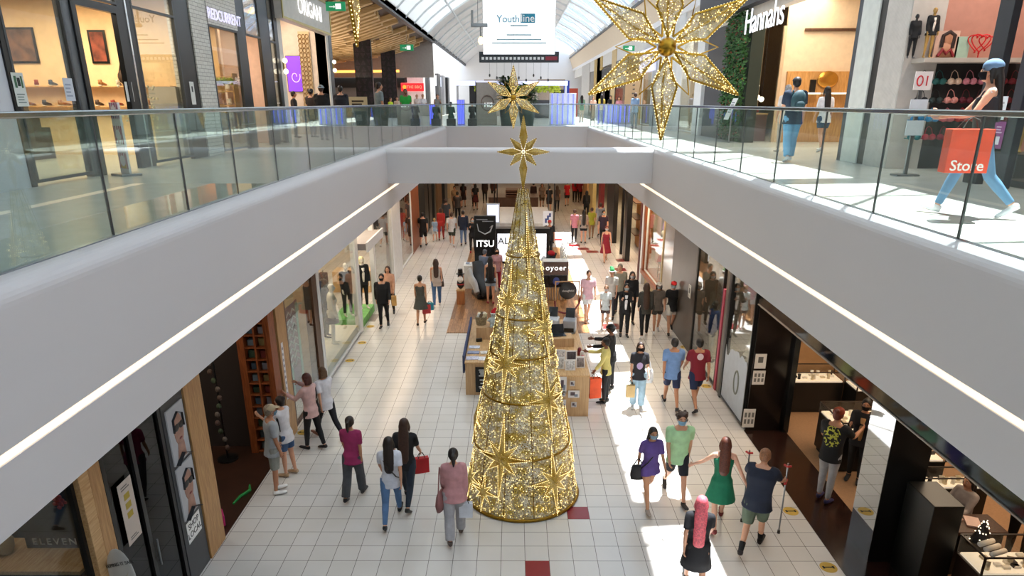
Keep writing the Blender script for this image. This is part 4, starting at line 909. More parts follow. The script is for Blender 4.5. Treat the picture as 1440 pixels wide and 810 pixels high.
OCT_V = [Vector(v) for v in ((1,0,0),(-1,0,0),(0,1,0),(0,-1,0),(0,0,1),(0,0,-1))]; OCT_F = ((0,2,4),(2,1,4),(1,3,4),(3,0,4),(2,0,5),(1,2,5),(3,1,5),(0,3,5))
for k in range(5200):
    u = rnd.random(); z = TH*(1-math.sqrt(1-u*.985)); a = rnd.uniform(0, 6.283); speck(bm, Vector(((cr(z)+.006)*math.cos(a), (cr(z)+.006)*math.sin(a), z)), rnd.choice((.0045,.006,.0085)))
link('fairy_lights', bm, M_SPK, tree, kind='stuff')
bm = B()
for k in range(5200):
    u = rnd.random(); z = TH*(1-math.sqrt(1-u*.985)); a = rnd.uniform(0, 6.283); speck(bm, Vector(((cr(z)+.004)*math.cos(a), (cr(z)+.004)*math.sin(a), z)), rnd.choice((.006,.009,.011)))
link('tinsel_flakes', bm, mat('#d9bd62', .3, .7, .2), tree, kind='stuff')
bm = B(); ball(bm, (0,.05,1.1), .32, 20, 14); link('inner_bauble', bm, M_GOLD, tree, smooth=True)
bm = B()
for x0,y0 in ((-.25,-.1),(.25,-.15),(.05,.3)): box(bm, x0-.15, x0+.15, y0-.12, y0+.12, .02, .3, .02)
link('base_ballast', bm, mat('#6b6459', .7), tree)
# hanging stars
def ray_point(bm_f, bm_o, bm_l, c, d, side, nrm, L_, W_, th, r0=.0, tr_=.009, ls=.03, lr=.0075):
    """one folded long point: base, widest spot, tip, raised ridge"""
    b0 = c + d*r0; m1 = c + d*L_*.42 + side*W_; m2 = c + d*L_*.42 - side*W_; t = c + d*L_; rg = c + d*L_*.40 + nrm*th; rb = c + d*L_*.40 - nrm*th
    for q in (rg, rb):
        v = [bm_f.verts.new(p) for p in (b0, m1, t, m2, q)]
        bm_f.faces.new((v[0], v[1], v[4])); bm_f.faces.new((v[1], v[2], v[4])); bm_f.faces.new((v[2], v[3], v[4])); bm_f.faces.new((v[3], v[0], v[4]))
    tube(bm_o, [b0, m1, t], tr_, 5); tube(bm_o, [b0, m2, t], tr_, 5); tube(bm_o, [b0, rg, t], tr_, 5)
    for p, q in ((b0, m1), (m1, t), (b0, m2), (m2, t)):
        n = int((q-p).length/ls)
        for j in range(n): speck(bm_l, p.lerp(q, j/n) + (p.lerp(q, .5)-(c+d*L_*.42)).normalized()*tr_*1.1, lr)
def hang_star(loc, rad, rz, label, tilt=0, npt=6, wire=3.0, a0=0.0, lr=.0075):
    r = empty('hanging_star', loc, rz, label, 'star ornament', 'golden star ornaments')
    X, Y_, Z = Vector((1,0,0)), Vector((0,1,0)), Vector((0,0,1))
    for k in range(npt):
        a = math.pi/2 - 2*math.pi*k/npt + a0; d = Vector((math.cos(a),0,math.sin(a))); s = Vector((-math.sin(a),0,math.cos(a)))
        f, o, l = B(), B(), B(); ray_point(f, o, l, Vector((0,0,0)), d, s, Y_, rad, rad*.145, rad*.08, rad*.1, rad*.014, rad*.035, rad*lr/.72)
        for q_ in range(110):
            u, v = rnd.uniform(.12, .95), rnd.uniform(-1, 1); wv = rad*.145*(u/.42 if u < .42 else (1-u)/.58)*.9; speck(l, d*rad*u + s*wv*v + Y_*(-rad*.08*(1-abs(v))*(u/.42 if u < .42 else (1-u)/.58) - .006), rad*.006)
        pt = link('star_point', f, M_NET2, r); link('frame_rod', o, M_GOLD, pt); link('light_beads', l, M_SPK, pt, kind='stuff')
    for k in range(npt):
        a = math.pi/2 - 2*math.pi*(k+.5)/npt + a0; d = Vector((math.cos(a),0,math.sin(a))); s = Vector((-math.sin(a),0,math.cos(a)))
        bm = B(); tube(bm, [d*rad*.12, d*rad*.32+s*rad*.10, d*rad*.58, d*rad*.32-s*rad*.10, d*rad*.12], rad*.013, 5); link('small_point', bm, M_GOLD, r)
    bm = B(); ball(bm, (0,0,0), (rad*.10, rad*.13, rad*.10), 16, 10); link('hub', bm, M_GOLD, r, smooth=True)
    bm = B(); tube(bm, [(0,0,rad*.98),(0,0,rad+wire)], .003, 5); link('hanging_wire', bm, M_STEEL, r)
    return r
p = ony(938, 66, 6.0); hang_star(p, .725, R(4), 'large golden six-pointed star hanging in front of the right balcony', wire=5)
p = ony(722, 137, 17.9); hang_star(p, .735, R(-3), 'smaller-looking golden star hanging before the big planter', wire=4.6)
p = ony(490, -112, 6.6); hang_star(p, .98, R(82), 'golden star seen mostly above the frame, one long point hanging down', wire=3.4)
# tree-top star
ts = empty('tree_top_star', (TX, TY, 6.07), 0, 'eight-pointed golden star on the tip of the cone tree', 'star ornament')
for k in range(8):
    a = math.pi/2 - math.pi*k/4; d = Vector((math.cos(a),0,math.sin(a))); s = Vector((-math.sin(a),0,math.cos(a)))
    Lk = {0:.54, 4:.60, 2:.41, 6:.41}.get(k, .29); f, o, l = B(), B(), B(); ray_point(f, o, l, Vector((0,0,0)), d, s, Vector((0,1,0)), Lk, .06 if k % 4 == 0 else .05, .045, .03, .006, .03, .006)
    pt = link('star_point', f, M_NETS, ts); link('frame_rod', o, M_GOLD, pt); link('light_beads', l, M_SPK, pt, kind='stuff')
# ================================================================= WOODEN PLATFORM AND KIOSKS
bx('wooden_platform', -2.086, 2.40, 20.2, 33.5, 0, .02, woodmat('mixed_boards', '#8a5a34', '#c89a6a', 'Y', 3, .35, (2.4, .14, 90)), bev=0, label='low boarded platform in mixed brown timbers under the kiosks', cat='platform')
M_CARD = woodmat('pale_board', '#b9946a', '#d0ad82', 'Z', 2, .7)
def counter(name, x0, x1, y0, y1, h, label, m=M_CARD, top=None):
    r = empty(name, ((x0+x1)/2, (y0+y1)/2, 0.0), 0, label, 'counter'); w, d = (x1-x0)/2, (y1-y0)/2
    bm = B(); box(bm, -w+.015, w-.015, -d+.015, d-.015, 0, h-.04, .004); link('counter_body', bm, m, r)
    bm = B(); box(bm, -w, w, -d, d, h-.04, h, .004); link('counter_top', bm, top or M_OAKY, r); return r
# calendar kiosk, left arm
counter('kiosk_counter', -1.18, -.35, 15.42, 18.9, .86, 'long pale board counter left of the cone with a black menu board on its end')
mb = empty('menu_board', (-.72, 15.405, .42), 0, 'black menu board with white text lines on the end of the left kiosk counter', 'sign')
bm = B(); box(bm, -.2, .3, -.012, 0, -.33, .33, .003); link('board', bm, M_BLK, mb)
bm = B()
for k, zz in enumerate((.24,.19,.14,.09,-.02,-.11,-.2,-.24)): box(bm, -.12+.02*(k%3), .22-.02*(k%2), -.015, -.012, zz, zz+.025)
link('text_lines', bm, mat('#cfcfcb', .6, 0, 0), mb)
def put(name, label, cat, x, y, z, rz, build, m, group=None):
    bm = B(); build(bm); return link(name, bm, m, None, loc=(x, y, z), rot=(0, 0, rz), label=label, cat=cat, group=group)
k = 0
for (x, y, w, d, c, rz, lb) in ((-1.0,15.7,.16,.11,'#c9c9da',.1,'nearest left, lilac'),(-.72,15.66,.13,.12,'#e9e9ee',-.1,'nearest, white'),(-.5,15.75,.1,.1,'#a9a9b5',.2,'right of the white one'),(-1.0,16.1,.15,.1,'#8f98b4',.0,'second from the end, slate blue'),(-.7,16.1,.13,.1,'#d9d6d0',.15,'behind the white one'),(-1.0,16.5,.14,.1,'#c8cfe0',0,'third along the edge, pale blue')):
    put('calendar', f'flat calendar on the left kiosk counter, {lb}', 'calendar', x, y, .861, rz, lambda b, w=w, d=d: box(b, -w, w, -d, d, 0, .018, .004), mat(c, .5, 0, .3, 25), 'calendars on the left counter')
bm = B(); box(bm, -1.235, -1.185, 15.5, 18.7, .55, 1.0, .01); link('blue_cloth_strip', bm, M_CLOTH('#3a4568'), None, label='dark blue cloth strip along the outer edge of the left kiosk counter', cat='cloth')
put('carton', 'brown cardboard carton standing on the left kiosk counter', 'carton', -.72, 17.3, .861, 0, lambda b: box(b, -.26, .26, -.2, .2, 0, .34, .006), M_CARD)
gb = empty('gift_basket', (-.86, 17.38, 1.203), 0, 'basket of wrapped gifts on the carton', 'basket')
bm = B(); lathe(bm, [(.13,0),(.16,.16),(.17,.22)], 16); link('basket', bm, mat('#8c7c60', .8, 0, .5, 40), gb)
for k in range(7): bm = B(); box(bm, -.04, .04, -.03, .03, 0, .14, .008); link('gift', bm, mat(['#d8cba8','#e8e4dc','#7a6248'][k%3], .7), gb, loc=(.09*math.cos(k*.9), .09*math.sin(k*.9), .18), rot=(.3*math.sin(k), .3*math.cos(k), k))
def plush(loc, label, body, hatc, s=1.0, rz=0):
    r = empty('plush_figure', loc, rz, label, 'plush toy'); 
    bm = B(); ball(bm, (0,0,.16*s), (.12*s,.10*s,.16*s), 14, 10); ball(bm, (0,-.01,.36*s), (.085*s,.08*s,.085*s), 14, 10)
    for sx in (-1,1): tube(bm, [(sx*.09*s,0,.26*s),(sx*.17*s,-.03*s,.16*s)], [.04*s,.035*s], 8); tube(bm, [(sx*.06*s,0,.05*s),(sx*.07*s,-.12*s,.03*s)], [.045*s,.05*s], 8)
    link('plush_body', fuse(bm, .012*s, 2), M_CLOTH(body), r, smooth=True)
    bm = B(); tube(bm, [(0,0,.40*s),(0,.01*s,.47*s),(.06*s,.02*s,.54*s),(.12*s,.02*s,.5*s)], [.088*s,.06*s,.035*s,.015*s], 10); link('plush_hat', bm, M_CLOTH(hatc), r, smooth=True)
    bm = B(); tube(bm, [(0,0,.385*s),(0,0,.42*s)], [.095*s,.09*s], 12); ball(bm, (.13*s,.02*s,.49*s), .03*s, 8, 6); link('hat_trim', bm, mat('#f2f0ec', .9), r, smooth=True)
    for sx in (-1,1): bm = B(); ball(bm, (sx*.03*s,-.085*s,.375*s), .011*s, 6, 5); link('eye', bm, M_BLK, r)
    return r
plush((-.52, 17.2, 1.203), 'seated snowman plush with a big red santa hat on the carton', '#b8c4c2', '#c2202a', .9)
plush((-.45, 16.3, .861), 'small green and red elf plush on the left kiosk counter beside the cone', '#2c7a48', '#b02028', .6)
put('stapler', 'small dark box of pens at the back of the left counter', 'pen box', -.9, 16.95, .861, .3, lambda b: box(b, -.08, .08, -.04, .04, 0, .09, .01), M_BLK)
# right arm
counter('kiosk_counter', .75, 1.73, 14.2, 18.4, 1.02, 'long pale board counter right of the cone with pictures pinned on its end')
pics = ((1.12,.80,.10,.24,'tall print in the upper row'),(1.33,.83,.07,.08,'square print, upper right'),(.95,.82,.07,.09,'square print, upper left'),(1.12,.58,.08,.08,'square print under the tall one'),(1.37,.57,.16,.11,'wide print at the right'),(.97,.55,.07,.12,'print at the left edge, lower'),(1.12,.33,.1,.13,'print in the lowest row, left'),(1.38,.31,.08,.08,'small print, lowest right'))
for k, (x, z, w, h, lb) in enumerate(pics):
    sheet('pinned_print', frameM((x, 14.19, z), (1,0,0), (0,0,1)), w*1.6, h*1.6, ['#d9d4d2','#c9c2be'][k%2], f'{lb} on the end of the right kiosk counter', [('#58484e', .2,.6,.3,.8), ('#7c8696', .55,.85,.15,.5)], 'print', 'prints pinned on the counter end', .006)
for k, (x, y, w, h, c, lb) in enumerate(((1.05,14.6,.12,.2,'#c2bdb8','left'),(1.3,14.5,.12,.18,'#dedad6','middle'),(1.55,14.65,.1,.2,'#8a7f7c','right'),(1.1,15.1,.13,.2,'#d2cdc8','second row left'),(1.38,15.15,.13,.17,'#514a4d','second row right'))):
    r = empty('framed_print', (x, y, 1.021), R(8*(k%3)-8), f'small standing framed print on the right kiosk counter, {lb}', 'picture frame', 'framed prints on the right counter')
    bm = B(); q = [(-w,0,0),(w,0,0),(w,.06,h*1.3),(-w,.06,h*1.3)]; prism(bm, q, (0,.02,0)); link('frame', bm, mat('#e6e2de', .5), r)
    bm = B(); q = [(-w*.8,-.003+.06*.1,h*.13),(w*.8,.003,h*.13),(w*.8,.05,h*1.15),(-w*.8,.05,h*1.15)]; prism(bm, q, (0,.004,0)); link('picture', bm, mat(c, .6, 0, .5, 22), r)
plush((.86, 14.75, 1.021), 'red and white santa plush on the right kiosk counter next to the cone', '#c43a34', '#b3202a', .75)
for k, (x, y, c, lb) in enumerate(((1.62,14.95,'#b8344c','pink'),(1.64,15.25,'#d6d0c8','white'),(1.6,15.5,'#7c2430','dark red'))):
    bm = B(); lathe(bm, [(.05,0),(.05,.16),(.035,.19),(.02,.2)], 14); link('candle_jar', bm, mat(c, .4), None, loc=(x, y, 1.021), label=f'{lb} jar at the outer edge of the right kiosk counter', cat='jar', group='jars on the right counter', smooth=False)
put('carton', 'open brown carton on the right kiosk counter before the printers', 'carton', 1.2, 16.3, 1.021, .1, lambda b: box(b, -.3, .3, -.22, .22, 0, .22, .006), M_CARD)
lp = empty('laptop', (1.15, 16.35, 1.243), R(12), 'open black laptop on the carton of the right kiosk', 'laptop')
bm = B(); box(bm, -.17, .17, -.12, .12, 0, .018, .004); link('keyboard_base', bm, M_BLK, lp); bm = B(); prism(bm, [(-.17,.12,.018),(.17,.12,.018),(.17,.2,.23),(-.17,.2,.23)], (0,.01,0)); link('screen', bm, mat('#20242a', .1), lp)
def printer(x, y, z, label, c='#c9ccd0'):
    r = empty('printer', (x, y, z), R(-10), label, 'printer'); bm = B(); box(bm, -.17, .17, -.2, .2, 0, .36, .03); link('printer_body', bm, mat(c, .4), r)
    bm = B(); box(bm, -.13, .13, -.21, -.19, .05, .16, .004); link('paper_slot', bm, M_BLK, r); bm = B(); prism(bm, [(-.12,.1,.36),(.12,.1,.36),(.12,.2,.6),(-.12,.2,.6)], (0,.02,0)); link('paper_tray', bm, M_BLK, r)
printer(1.05, 17.4, 1.021, 'white printer with raised black tray behind the laptop'); printer(1.5, 17.3, 1.021, 'grey printer beside the white one at the kiosk', '#9a9da2')
# second kiosk group on the platform
tt_ = empty('sign_totem', (-1.1, 26.5, .02), 0, 'black totem with white glowing letters and a curved line drawing', 'sign')
bm = B(); box(bm, -.42, .42, -.1, .1, 0, 2.65, .01); link('totem_body', bm, M_BLK, tt_)
text('lettering', 'ITSU', .36, frameM((0, -.112, 1.57), (1,0,0), (0,0,1)), emat('#ffffff', 2.2), tt_, .02, 1.0, True)
bm = B(); tube(bm, [(-.3,-.105,2.35),(-.25,-.105,2.08),(0,-.105,1.95),(.2,-.105,2.05),(.3,-.105,2.3),(.18,-.105,2.2)], [.012,.02,.024,.03,.02,.008], 6); link('line_drawing', bm, mat('#b8bcc4', .5, 0, 0), tt_)
bm = B(); box(bm, -.33, .1, -.104, -.1, 2.5, 2.53); box(bm, -.1, .33, -.104, -.1, 2.43, 2.46); link('small_print', bm, mat('#9a9da2', .5, 0, 0), tt_)
def massage_chair(x, y, rz, label, c1, c2, pillow=None):
    r = empty('massage_chair', (x, y, .02), rz, label, 'massage chair'); bm = B()
    for sx in (-1, 1): tube(bm, [(sx*.32,-.45,.25),(sx*.34,-.2,.55),(sx*.34,.2,.62),(sx*.34,.5,.9)], [(.09,.14),(.1,.2),(.1,.24),(.09,.2)], 12, up=(1,0,0))
    link('side_shell', fuse(bm, .025, 3), mat(c1, .3), r, smooth=True)
    bm = B(); tube(bm, [(0,-.6,.18),(0,-.35,.45),(0,0,.5),(0,.3,.8),(0,.55,1.2)], [(.2,.1),(.23,.12),(.25,.12),(.25,.1),(.2,.09)], 12, up=(1,0,0)); link('seat_pad', bm, mat(c2, .6), r, smooth=True)
    bm = B(); box(bm, -.3, .3, -.4, .4, 0, .2, .04); link('base', bm, M_BLK, r)
    if pillow: bm = B(); ball(bm, (0,.45,1.18), (.19,.1,.11), 12, 8); link('head_pillow', bm, M_CLOTH(pillow), r, smooth=True)
    return r
massage_chair(-1.15, 24.4, R(20), 'pale grey massage chair with black pad on the left of the platform', '#a9abae', '#1b1c1f')
massage_chair(1.15, 26.2, R(-50), 'black and white massage chair with red pillow right of the cone', '#d9d9d6', '#141416', '#b01c26')
counter('white_table', -1.9, -.95, 25.5, 26.1, .93, 'white table with folded blue leaflets left of the totem', mat('#dcdcda', .5), mat('#ecebe8', .5))
for k in range(4): put('leaflet', f'leaflet on the white table, {["leftmost","second from the left","third from the left","rightmost"][k]}', 'leaflet', -1.75+.2*k, 25.75, .971, .2*k, lambda b: box(b, -.07, .07, -.1, .1, 0, .01), mat(['#7e93b5','#c8cdd6','#5a6f94','#b9c3d3'][k], .5), 'leaflets on the white table')
counter('wood_block', -2.02, -1.72, 23.3, 23.7, .55, 'orange-brown wooden block under the santa statue', woodmat('orange_wood', '#9a5c30', '#c07c48', 'Z'))
sf = empty('santa_statue', (-1.87, 23.5, .552), 0, 'small black and white bearded santa statue with top hat on the wooden block', 'statue')
bm = B(); ball(bm, (0,0,.2), (.13,.11,.2), 12, 9); ball(bm, (0,-.01,.46), (.1,.09,.1), 12, 9); link('figure_body', fuse(bm, .015, 2), mat('#1c1a1c', .5), sf, smooth=True)
bm = B(); ball(bm, (0,-.09,.36), (.1,.06,.12), 12, 8); link('beard', bm, mat('#e6e3de', .8), sf, smooth=True); bm = B(); ball(bm, (0,-.085,.47), (.05,.03,.03), 8, 6); link('face', bm, mat('#c48a74', .6), sf, smooth=True)
bm = B(); lathe(bm, [(.15,.54),(.15,.56),(.09,.57),(.08,.72)], 16); link('top_hat', bm, M_BLK, sf); bm = B(); lathe(bm, [(.132,.16),(.135,.2)], 16); link('belt', bm, mat('#b02a2a', .5), sf)
lb_ = empty('lightbox_counter', (.38, 29.9, .02), 0, 'white backlit counter front framed in black behind the cone', 'counter')
bm = B(); box(bm, -1.22, 1.22, 0, .6, 0, 1.55, .01); link('counter_body', bm, M_BLK, lb_); bm = B(); box(bm, -1.08, 1.08, -.012, 0, .1, 1.33); link('lit_panel', bm, emat('#f2f6ff', 1.3), lb_)
text('lettering', 'ALF', .42, frameM((-.72, -.02, 1.0), (1,0,0), (0,0,1)), mat('#20242a', .5, 0, 0), lb_, .006)
bo = empty('demo_booth', (1.52, 25.2, .02), 0, 'booth with glowing round white letters, dark screen and slatted timber front', 'booth')
bm = B(); box(bm, -.46, .46, -1.3, -.75, 0, 1.42, .01); box(bm, .40, .50, -.75, 2.6, 0, 1.15, .01); link('booth_body', bm, mat('#cfccc6', .5), bo)
bm = B(); box(bm, -.44, .44, -1.33, -1.3, .95, 1.42); link('sign_back', bm, mat('#5d4a44', .5), bo); text('lettering', 'oyoer', .27, frameM((0, -1.345, 1.2), (1,0,0), (0,0,1)), emat('#ffffff', 2.2), bo, .015, 1.15)
bm = B(); box(bm, -.42, .42, -1.345, -1.3, .5, .93, .004); link('screen', bm, mat('#0e0f14', .1), bo); bm = B(); ball(bm, (.02,-1.35,.72), (.12,.012,.15), 12, 8); link('screen_picture', bm, mat('#3a4b8c', .4), bo)
for k in range(9): bm = B(); box(bm, -.42+.095*k, -.36+.095*k, -1.35, -1.3, 0, .48); link('timber_slat', bm, M_OAK, bo)
for k in range(6):
    r = empty('sloped_price_frame', (1.97, 24.75+.5*k, 1.172), R(-12), f'white sloped price frame on the booth edge, {["nearest","second nearest","third","fourth","fifth","farthest"][k]}', 'price frame', 'price frames along the booth'); bm = B(); prism(bm, [(-.08,-.18,0),(-.08,.18,0),(.02,.18,.36),(.02,-.18,.36)], (.015,0,0)); link('frame', bm, mat('#dfdfdd', .5), r); bm = B(); prism(bm, [(-.064,-.13,.06),(-.064,.13,.06),(-.0,.13,.28),(-.0,-.13,.28)], (.017,0,0)); link('picture', bm, mat('#50525a', .5, 0, .5, 30), r)
rs_ = empty('round_sign', (1.83, 22.2, .02), R(6), 'round black disc sign with white script on a pale timber frame', 'sign')
bm = B(); ball(bm, (0,-.03,.82), (.30,.02,.30), 32, 12); link('disc', bm, M_BLK, rs_, smooth=True)
for x in (-.42, .38): bm = B(); tube(bm, [(x,0,0),(x,.02,1.15)], .022, 6); link('stand_post', bm, M_OAK, rs_)
bm = B(); tube(bm, [(-.42,0,1.13),(.38,0,1.13)], .022, 6); link('top_bar', bm, M_OAK, rs_); text('lettering', 'thoughtful', .10, frameM((0,-.055,.82), (1,0,0), (0,0,1)), mat('#e6e6e0', .5, 0, 0), rs_, .004)
gl_ = empty('tinsel_garland', (1.83, 22.1, .02), R(6), 'dark red tinsel garland draped below the round black sign', 'garland')
bm = B(); gp = [(-.44,0,.5),(-.42,-.02,.15),(-.1,-.03,.06),(.2,-.03,.12),(.4,0,.4),(.42,0,.62)]
tube(bm, gp, .03, 8)
for k in range(160):
    q = rnd.uniform(0, 4.99); i = int(q); p = Vector(gp[i]).lerp(Vector(gp[i+1]), q-i); d = Vector((rnd.uniform(-1,1), rnd.uniform(-1,1), rnd.uniform(-1,1))).normalized(); tube(bm, [p, p+d*.06], [.006,.002], 3)
link('tinsel', bm, mat('#6e1c28', .5, .3), gl_)
# far kiosk behind the lightbox
counter('white_kiosk', -.9, 2.0, 34.8, 40.5, 1.0, 'long white and glass kiosk behind the lit counter', mat('#c9c4bd', .3), mat('#dedbd5', .2))
for k, (x, y) in enumerate(((-.95, 34.6), (2.05, 34.6), (-.95, 40.6), (2.05, 40.6))): bx('kiosk_post', x-.03, x+.03, y-.03, y+.03, 0, 3.1, M_BLK, label=f'thin black kiosk post, {["near left","near right","far left","far right"][k]} corner of the white kiosk', cat='post', group='kiosk posts')
sb = empty('standing_lightbox', (-1.0, 33.9, 0), 0, 'narrow white lit box standing behind the totem', 'lightbox'); bm = B(); box(bm, -.32, .32, 0, .2, 0, 2.1, .01); link('box_body', bm, mat('#b9bfc4', .3), sb); bm = B(); box(bm, -.28, .28, -.012, 0, 1.2, 2.05); link('lit_face', bm, emat('#dfe6ff', 1.6), sb)
fr_ = sheet('framed_notice', frameM((1.75, 34.7, 1.25), (1,0,0), (0,0,1)), .5, .75, '#e6e8ee', 'small framed notice with blue diagonal marks on the white kiosk end', [('#3a4a80', .2,.4,.2,.5), ('#3a4a80', .4,.6,.4,.7), ('#3a4a80', .6,.8,.6,.85)])
counter('far_bar', -1.6, 1.6, 44, 46, 1.1, 'dark brown bar far down the lower hall', M_DKW, mat('#4a2f20', .3))
for k in range(3): bx('stacked_tray', -.5, .9, 44.3, 45.6, 1.101+.16*k, 1.2+.16*k, mat('#5a3a28', .5), label=f'brown slab of shelving on the far bar, {["lowest","middle","top"][k]}', cat='shelf', group='slabs on the far bar')
# ================================================================= UPPER LEVEL, LEFT
UX = 7.5; z5 = UP
def ly(px): return onx(px, 150, -UX).y
def ry(px): return onx(px, 150, UX).y
def lpost(a, b, m, z0=UP, z1=10.9, d=.07, out=.03): return post(-UX-d, -UX+out, a, b, z0, z1, m)
wallp('upper_left_near', -UX-.3, -UX, -4, ly(19), UP, 11.3, mat('#c9ccd2', .5, 0, .02))
wallp('upper_left_shop_back', -16.3, -16.1, 4, 18.3, UP, 11.3, mat('#dcb680', .7)); wallp('upper_left_divider', -16.1, -UX-.26, 17.9, 18.1, UP, 11.3, mat('#e6c79a', .7))
bx('ceiling_upper_shop_left', -16.1, -UX-.05, 10.8, 23.6, 9.1, 9.2, mat('#d8c3a0', .7), bev=0, kind='structure')
lpost(ly(19), ly(26), M_BLK)
window(-UX, ly(26), ly(112), UP+.05, 10.9, M_DGREY, G_REFL, .05, (8.57,))
lpost(ly(112), ly(122), mat('#5d6266', .25, .4), d=.12)
# open door
d2 = empty('door_2', (-UX, ly(122), UP)); d2['kind'] = 'structure'; wd_ = ly(186)-ly(122)
bm = B(); box(bm, -.04, .06, 0, .14, 0, 2.95); box(bm, -.04, .06, wd_-.12, wd_, 0, 2.95); box(bm, -.04, .06, .14, wd_-.12, 2.82, 2.95); link('door_frame', bm, M_BLK, d2)
lpost(ly(186), ly(205), M_BLK); lpost(ly(196), ly(197)+.03, M_CHR, d=.0, out=.045)
window(-UX, ly(122), ly(186), UP+2.98, 10.9, M_DGREY, G_REFL, .04)
window(-UX, ly(205), ly(262), UP+.05, 10.9, M_DGREY, G_REFL, .05, (8.57,))
lpost(ly(262), ly(282), M_BLK); lpost(ly(282), ly(304), M_BRICK, d=.5, out=.06)
lpost(ly(304), ly(306), M_BLK)
post(-UX-.2, -UX+.05, ly(306), ly(345), 8.62, 10.9, M_BRICK)
window(-UX, ly(306), ly(345), UP+.05, 8.62, M_DGREY, G_REFL, .05)
lpost(ly(345), ly(356), M_BLK)
window(-UX, ly(356), ly(376), 8.57, 10.9, M_DGREY, G_REFL, .05)
wallp('upper_pink_recess', -9.2, -8.0, 23.35, 23.45, UP, 9.1, mat('#d9b9aa', .7))
lpost(ly(376), ly(388), M_BLK); window(-UX, ly(388), ly(396), UP+.05, 10.9, M_BLK, G_REFL, .04, (8.57,)); lpost(ly(396), ly(400), M_BLK)
tp = onx(322, 38, -UX+.09)
text('shop_sign', 'REDCURRENT', .36, frameM((-UX+.10, ly(327), 8.84), (0,1,0), (0,0,1)), emat('#e4e0ff', 1.3), None, .01, .92, label='glowing pale lettering on the white brick above the window', cat='sign')
# interior of first shop
def wshelf(nm, x0, x1, y, z, label): return bx(nm, x0, x1, y-.3, y, z-.03, z, M_OAKY, label=label, cat='shelf')
wshelf('shoe_shelf', -13.8, -8.3, 17.89, 7.18, 'upper oak shoe shelf along the cream wall'); wshelf('shoe_shelf', -13.8, -8.3, 17.89, 6.72, 'lower oak shoe shelf along the cream wall')
def shoe(x, y, z, rz, c, label, group):
    r = empty('shoe', (x, y, z), rz, label, 'shoe', group)
    bm = B(); tube(bm, [(0,-.13,.05),(0,-.05,.05),(0,.05,.035),(0,.13,.03),(0,.15,.028)], [(.035,.035),(.042,.035),(.045,.028),(.038,.022),(.02,.012)], 10, up=(1,0,0)); tube(bm, [(0,-.09,.05),(0,-.1,.11)], [(.034,.05),(.036,.045)], 10); link('upper', bm, mat(c, .5), r, smooth=True)
    bm = B(); tube(bm, [(0,-.14,.008),(0,0,.008),(0,.15,.008)], [(.036,.008),(.044,.008),(.03,.008)], 10, up=(1,0,0)); link('sole', bm, mat('#d8d0c0', .7), r); r.scale = (1.2, 1.2, 1.2)
sc_ = ['#7a4a26','#2b2724','#a07040','#c8b8a0','#4a3a30','#8a2c22','#3b4a5c']
ordn = ['first','second','third','fourth','fifth','sixth','seventh','eighth','ninth','tenth','eleventh','twelfth']
for k in range(12): shoe(-13.6+.4*k, 17.72, 7.182, R(10+12*(k%3)), sc_[k%7], f'leather shoe on the upper shoe shelf, {ordn[k]} from the outer end', 'shoes on the upper shelf')
for k in range(12): shoe(-13.6+.43*k, 17.72, 6.722, R(-15+12*(k%3)), sc_[(k+3)%7], f'shoe on the lower shoe shelf, {ordn[k]} from the outer end', 'shoes on the lower shelf')
tb = empty('display_table', (-9.3, 11.9, UP), 0, 'low white display table just inside the shoe shop window', 'table')
bm = B(); box(bm, -.5, .5, -.45, .9, .55, .6, .005); link('table_top', bm, mat('#d3dad7', .5), tb)
for a, b in ((-.45,-.4),(.45,-.4),(-.45,.85),(.45,.85)): bm = B(); box(bm, a-.02, a+.02, b-.02, b+.02, 0, .55); link('leg', bm, M_STEEL, tb)
for k in range(6): shoe(-9.6+.3*(k%3), 11.7+.5*(k//3), UP+.602, R(30), '#e1e4e2', f'white sneaker on the low display table, {["near left","near middle","near right","far left","far middle","far right"][k]}', 'sneakers on the low table')
def fpic(px, py, w, h, label, c='#6a4a34'):
    r = empty('picture_frame', ony(px, py, 17.89), R(-90), label, 'picture', 'framed pictures in the shoe shop')
    bm = B(); box(bm, 0, .03, -w/2, w/2, -h/2, h/2, .004); link('frame', bm, M_BLK, r); bm = B(); box(bm, .03, .034, -w/2+.05, w/2-.05, -h/2+.05, h/2-.05); link('print', bm, mat(c, .6, 0, .6, 5), r)
fpic(27, 64, .85, .8, 'black framed brown still life, outermost picture in the shoe shop'); fpic(100, 68, .45, .75, 'grey framed picture in the middle of the cream wall', '#5a5f62'); fpic(139, 66, .42, .75, 'black framed reddish picture seen through the open door', '#7a3a28')
hb = empty('handbag', (ony(181,120,17.7).x, 17.72, 7.182), R(90), 'dark slouchy shoulder bag on the upper shoe shelf', 'bag')
bm = B(); ball(bm, (0,0,.2), (.12,.24,.2), 14, 10); link('bag_body', bm, mat('#3b2b1f', .6), hb, smooth=True); bm = B(); tube(bm, [(0,-.18,.3),(0,-.08,.62),(0,.0,.75),(0,.08,.62),(0,.18,.3)], .022, 6); link('strap', bm, mat('#3b2b1f', .6), hb)
rk = empty('boot_rack', (-11.2, 15.9, UP), 0, 'dark stepped boot stand in the shoe shop', 'shoe stand')
bm = B()
for j in range(3): box(bm, -.3, .3, .0+.3*j, .3+.3*j, 0, 1.2-.25*j, .005)
link('stand_body', bm, mat('#4a3a2a', .6), rk)
bx('inner_mirror_column', -8.7, -8.4, ly(52), ly(58), UP, 9.1, mat('#4a5257', .1, .6), label='dark glossy column just inside the shoe shop glass', cat='column')
bx('grey_cabinet', -8.6, -7.95, 17.1, 17.8, UP, 7.15, mat('#9a978f', .6), label='tall grey cabinet seen through the second upper window', cat='cabinet')
pt_ = empty('white_flower_bush', (-8.25, 15.9, UP), 0, 'tall spray of pale dried flowers behind the second window', 'plant')
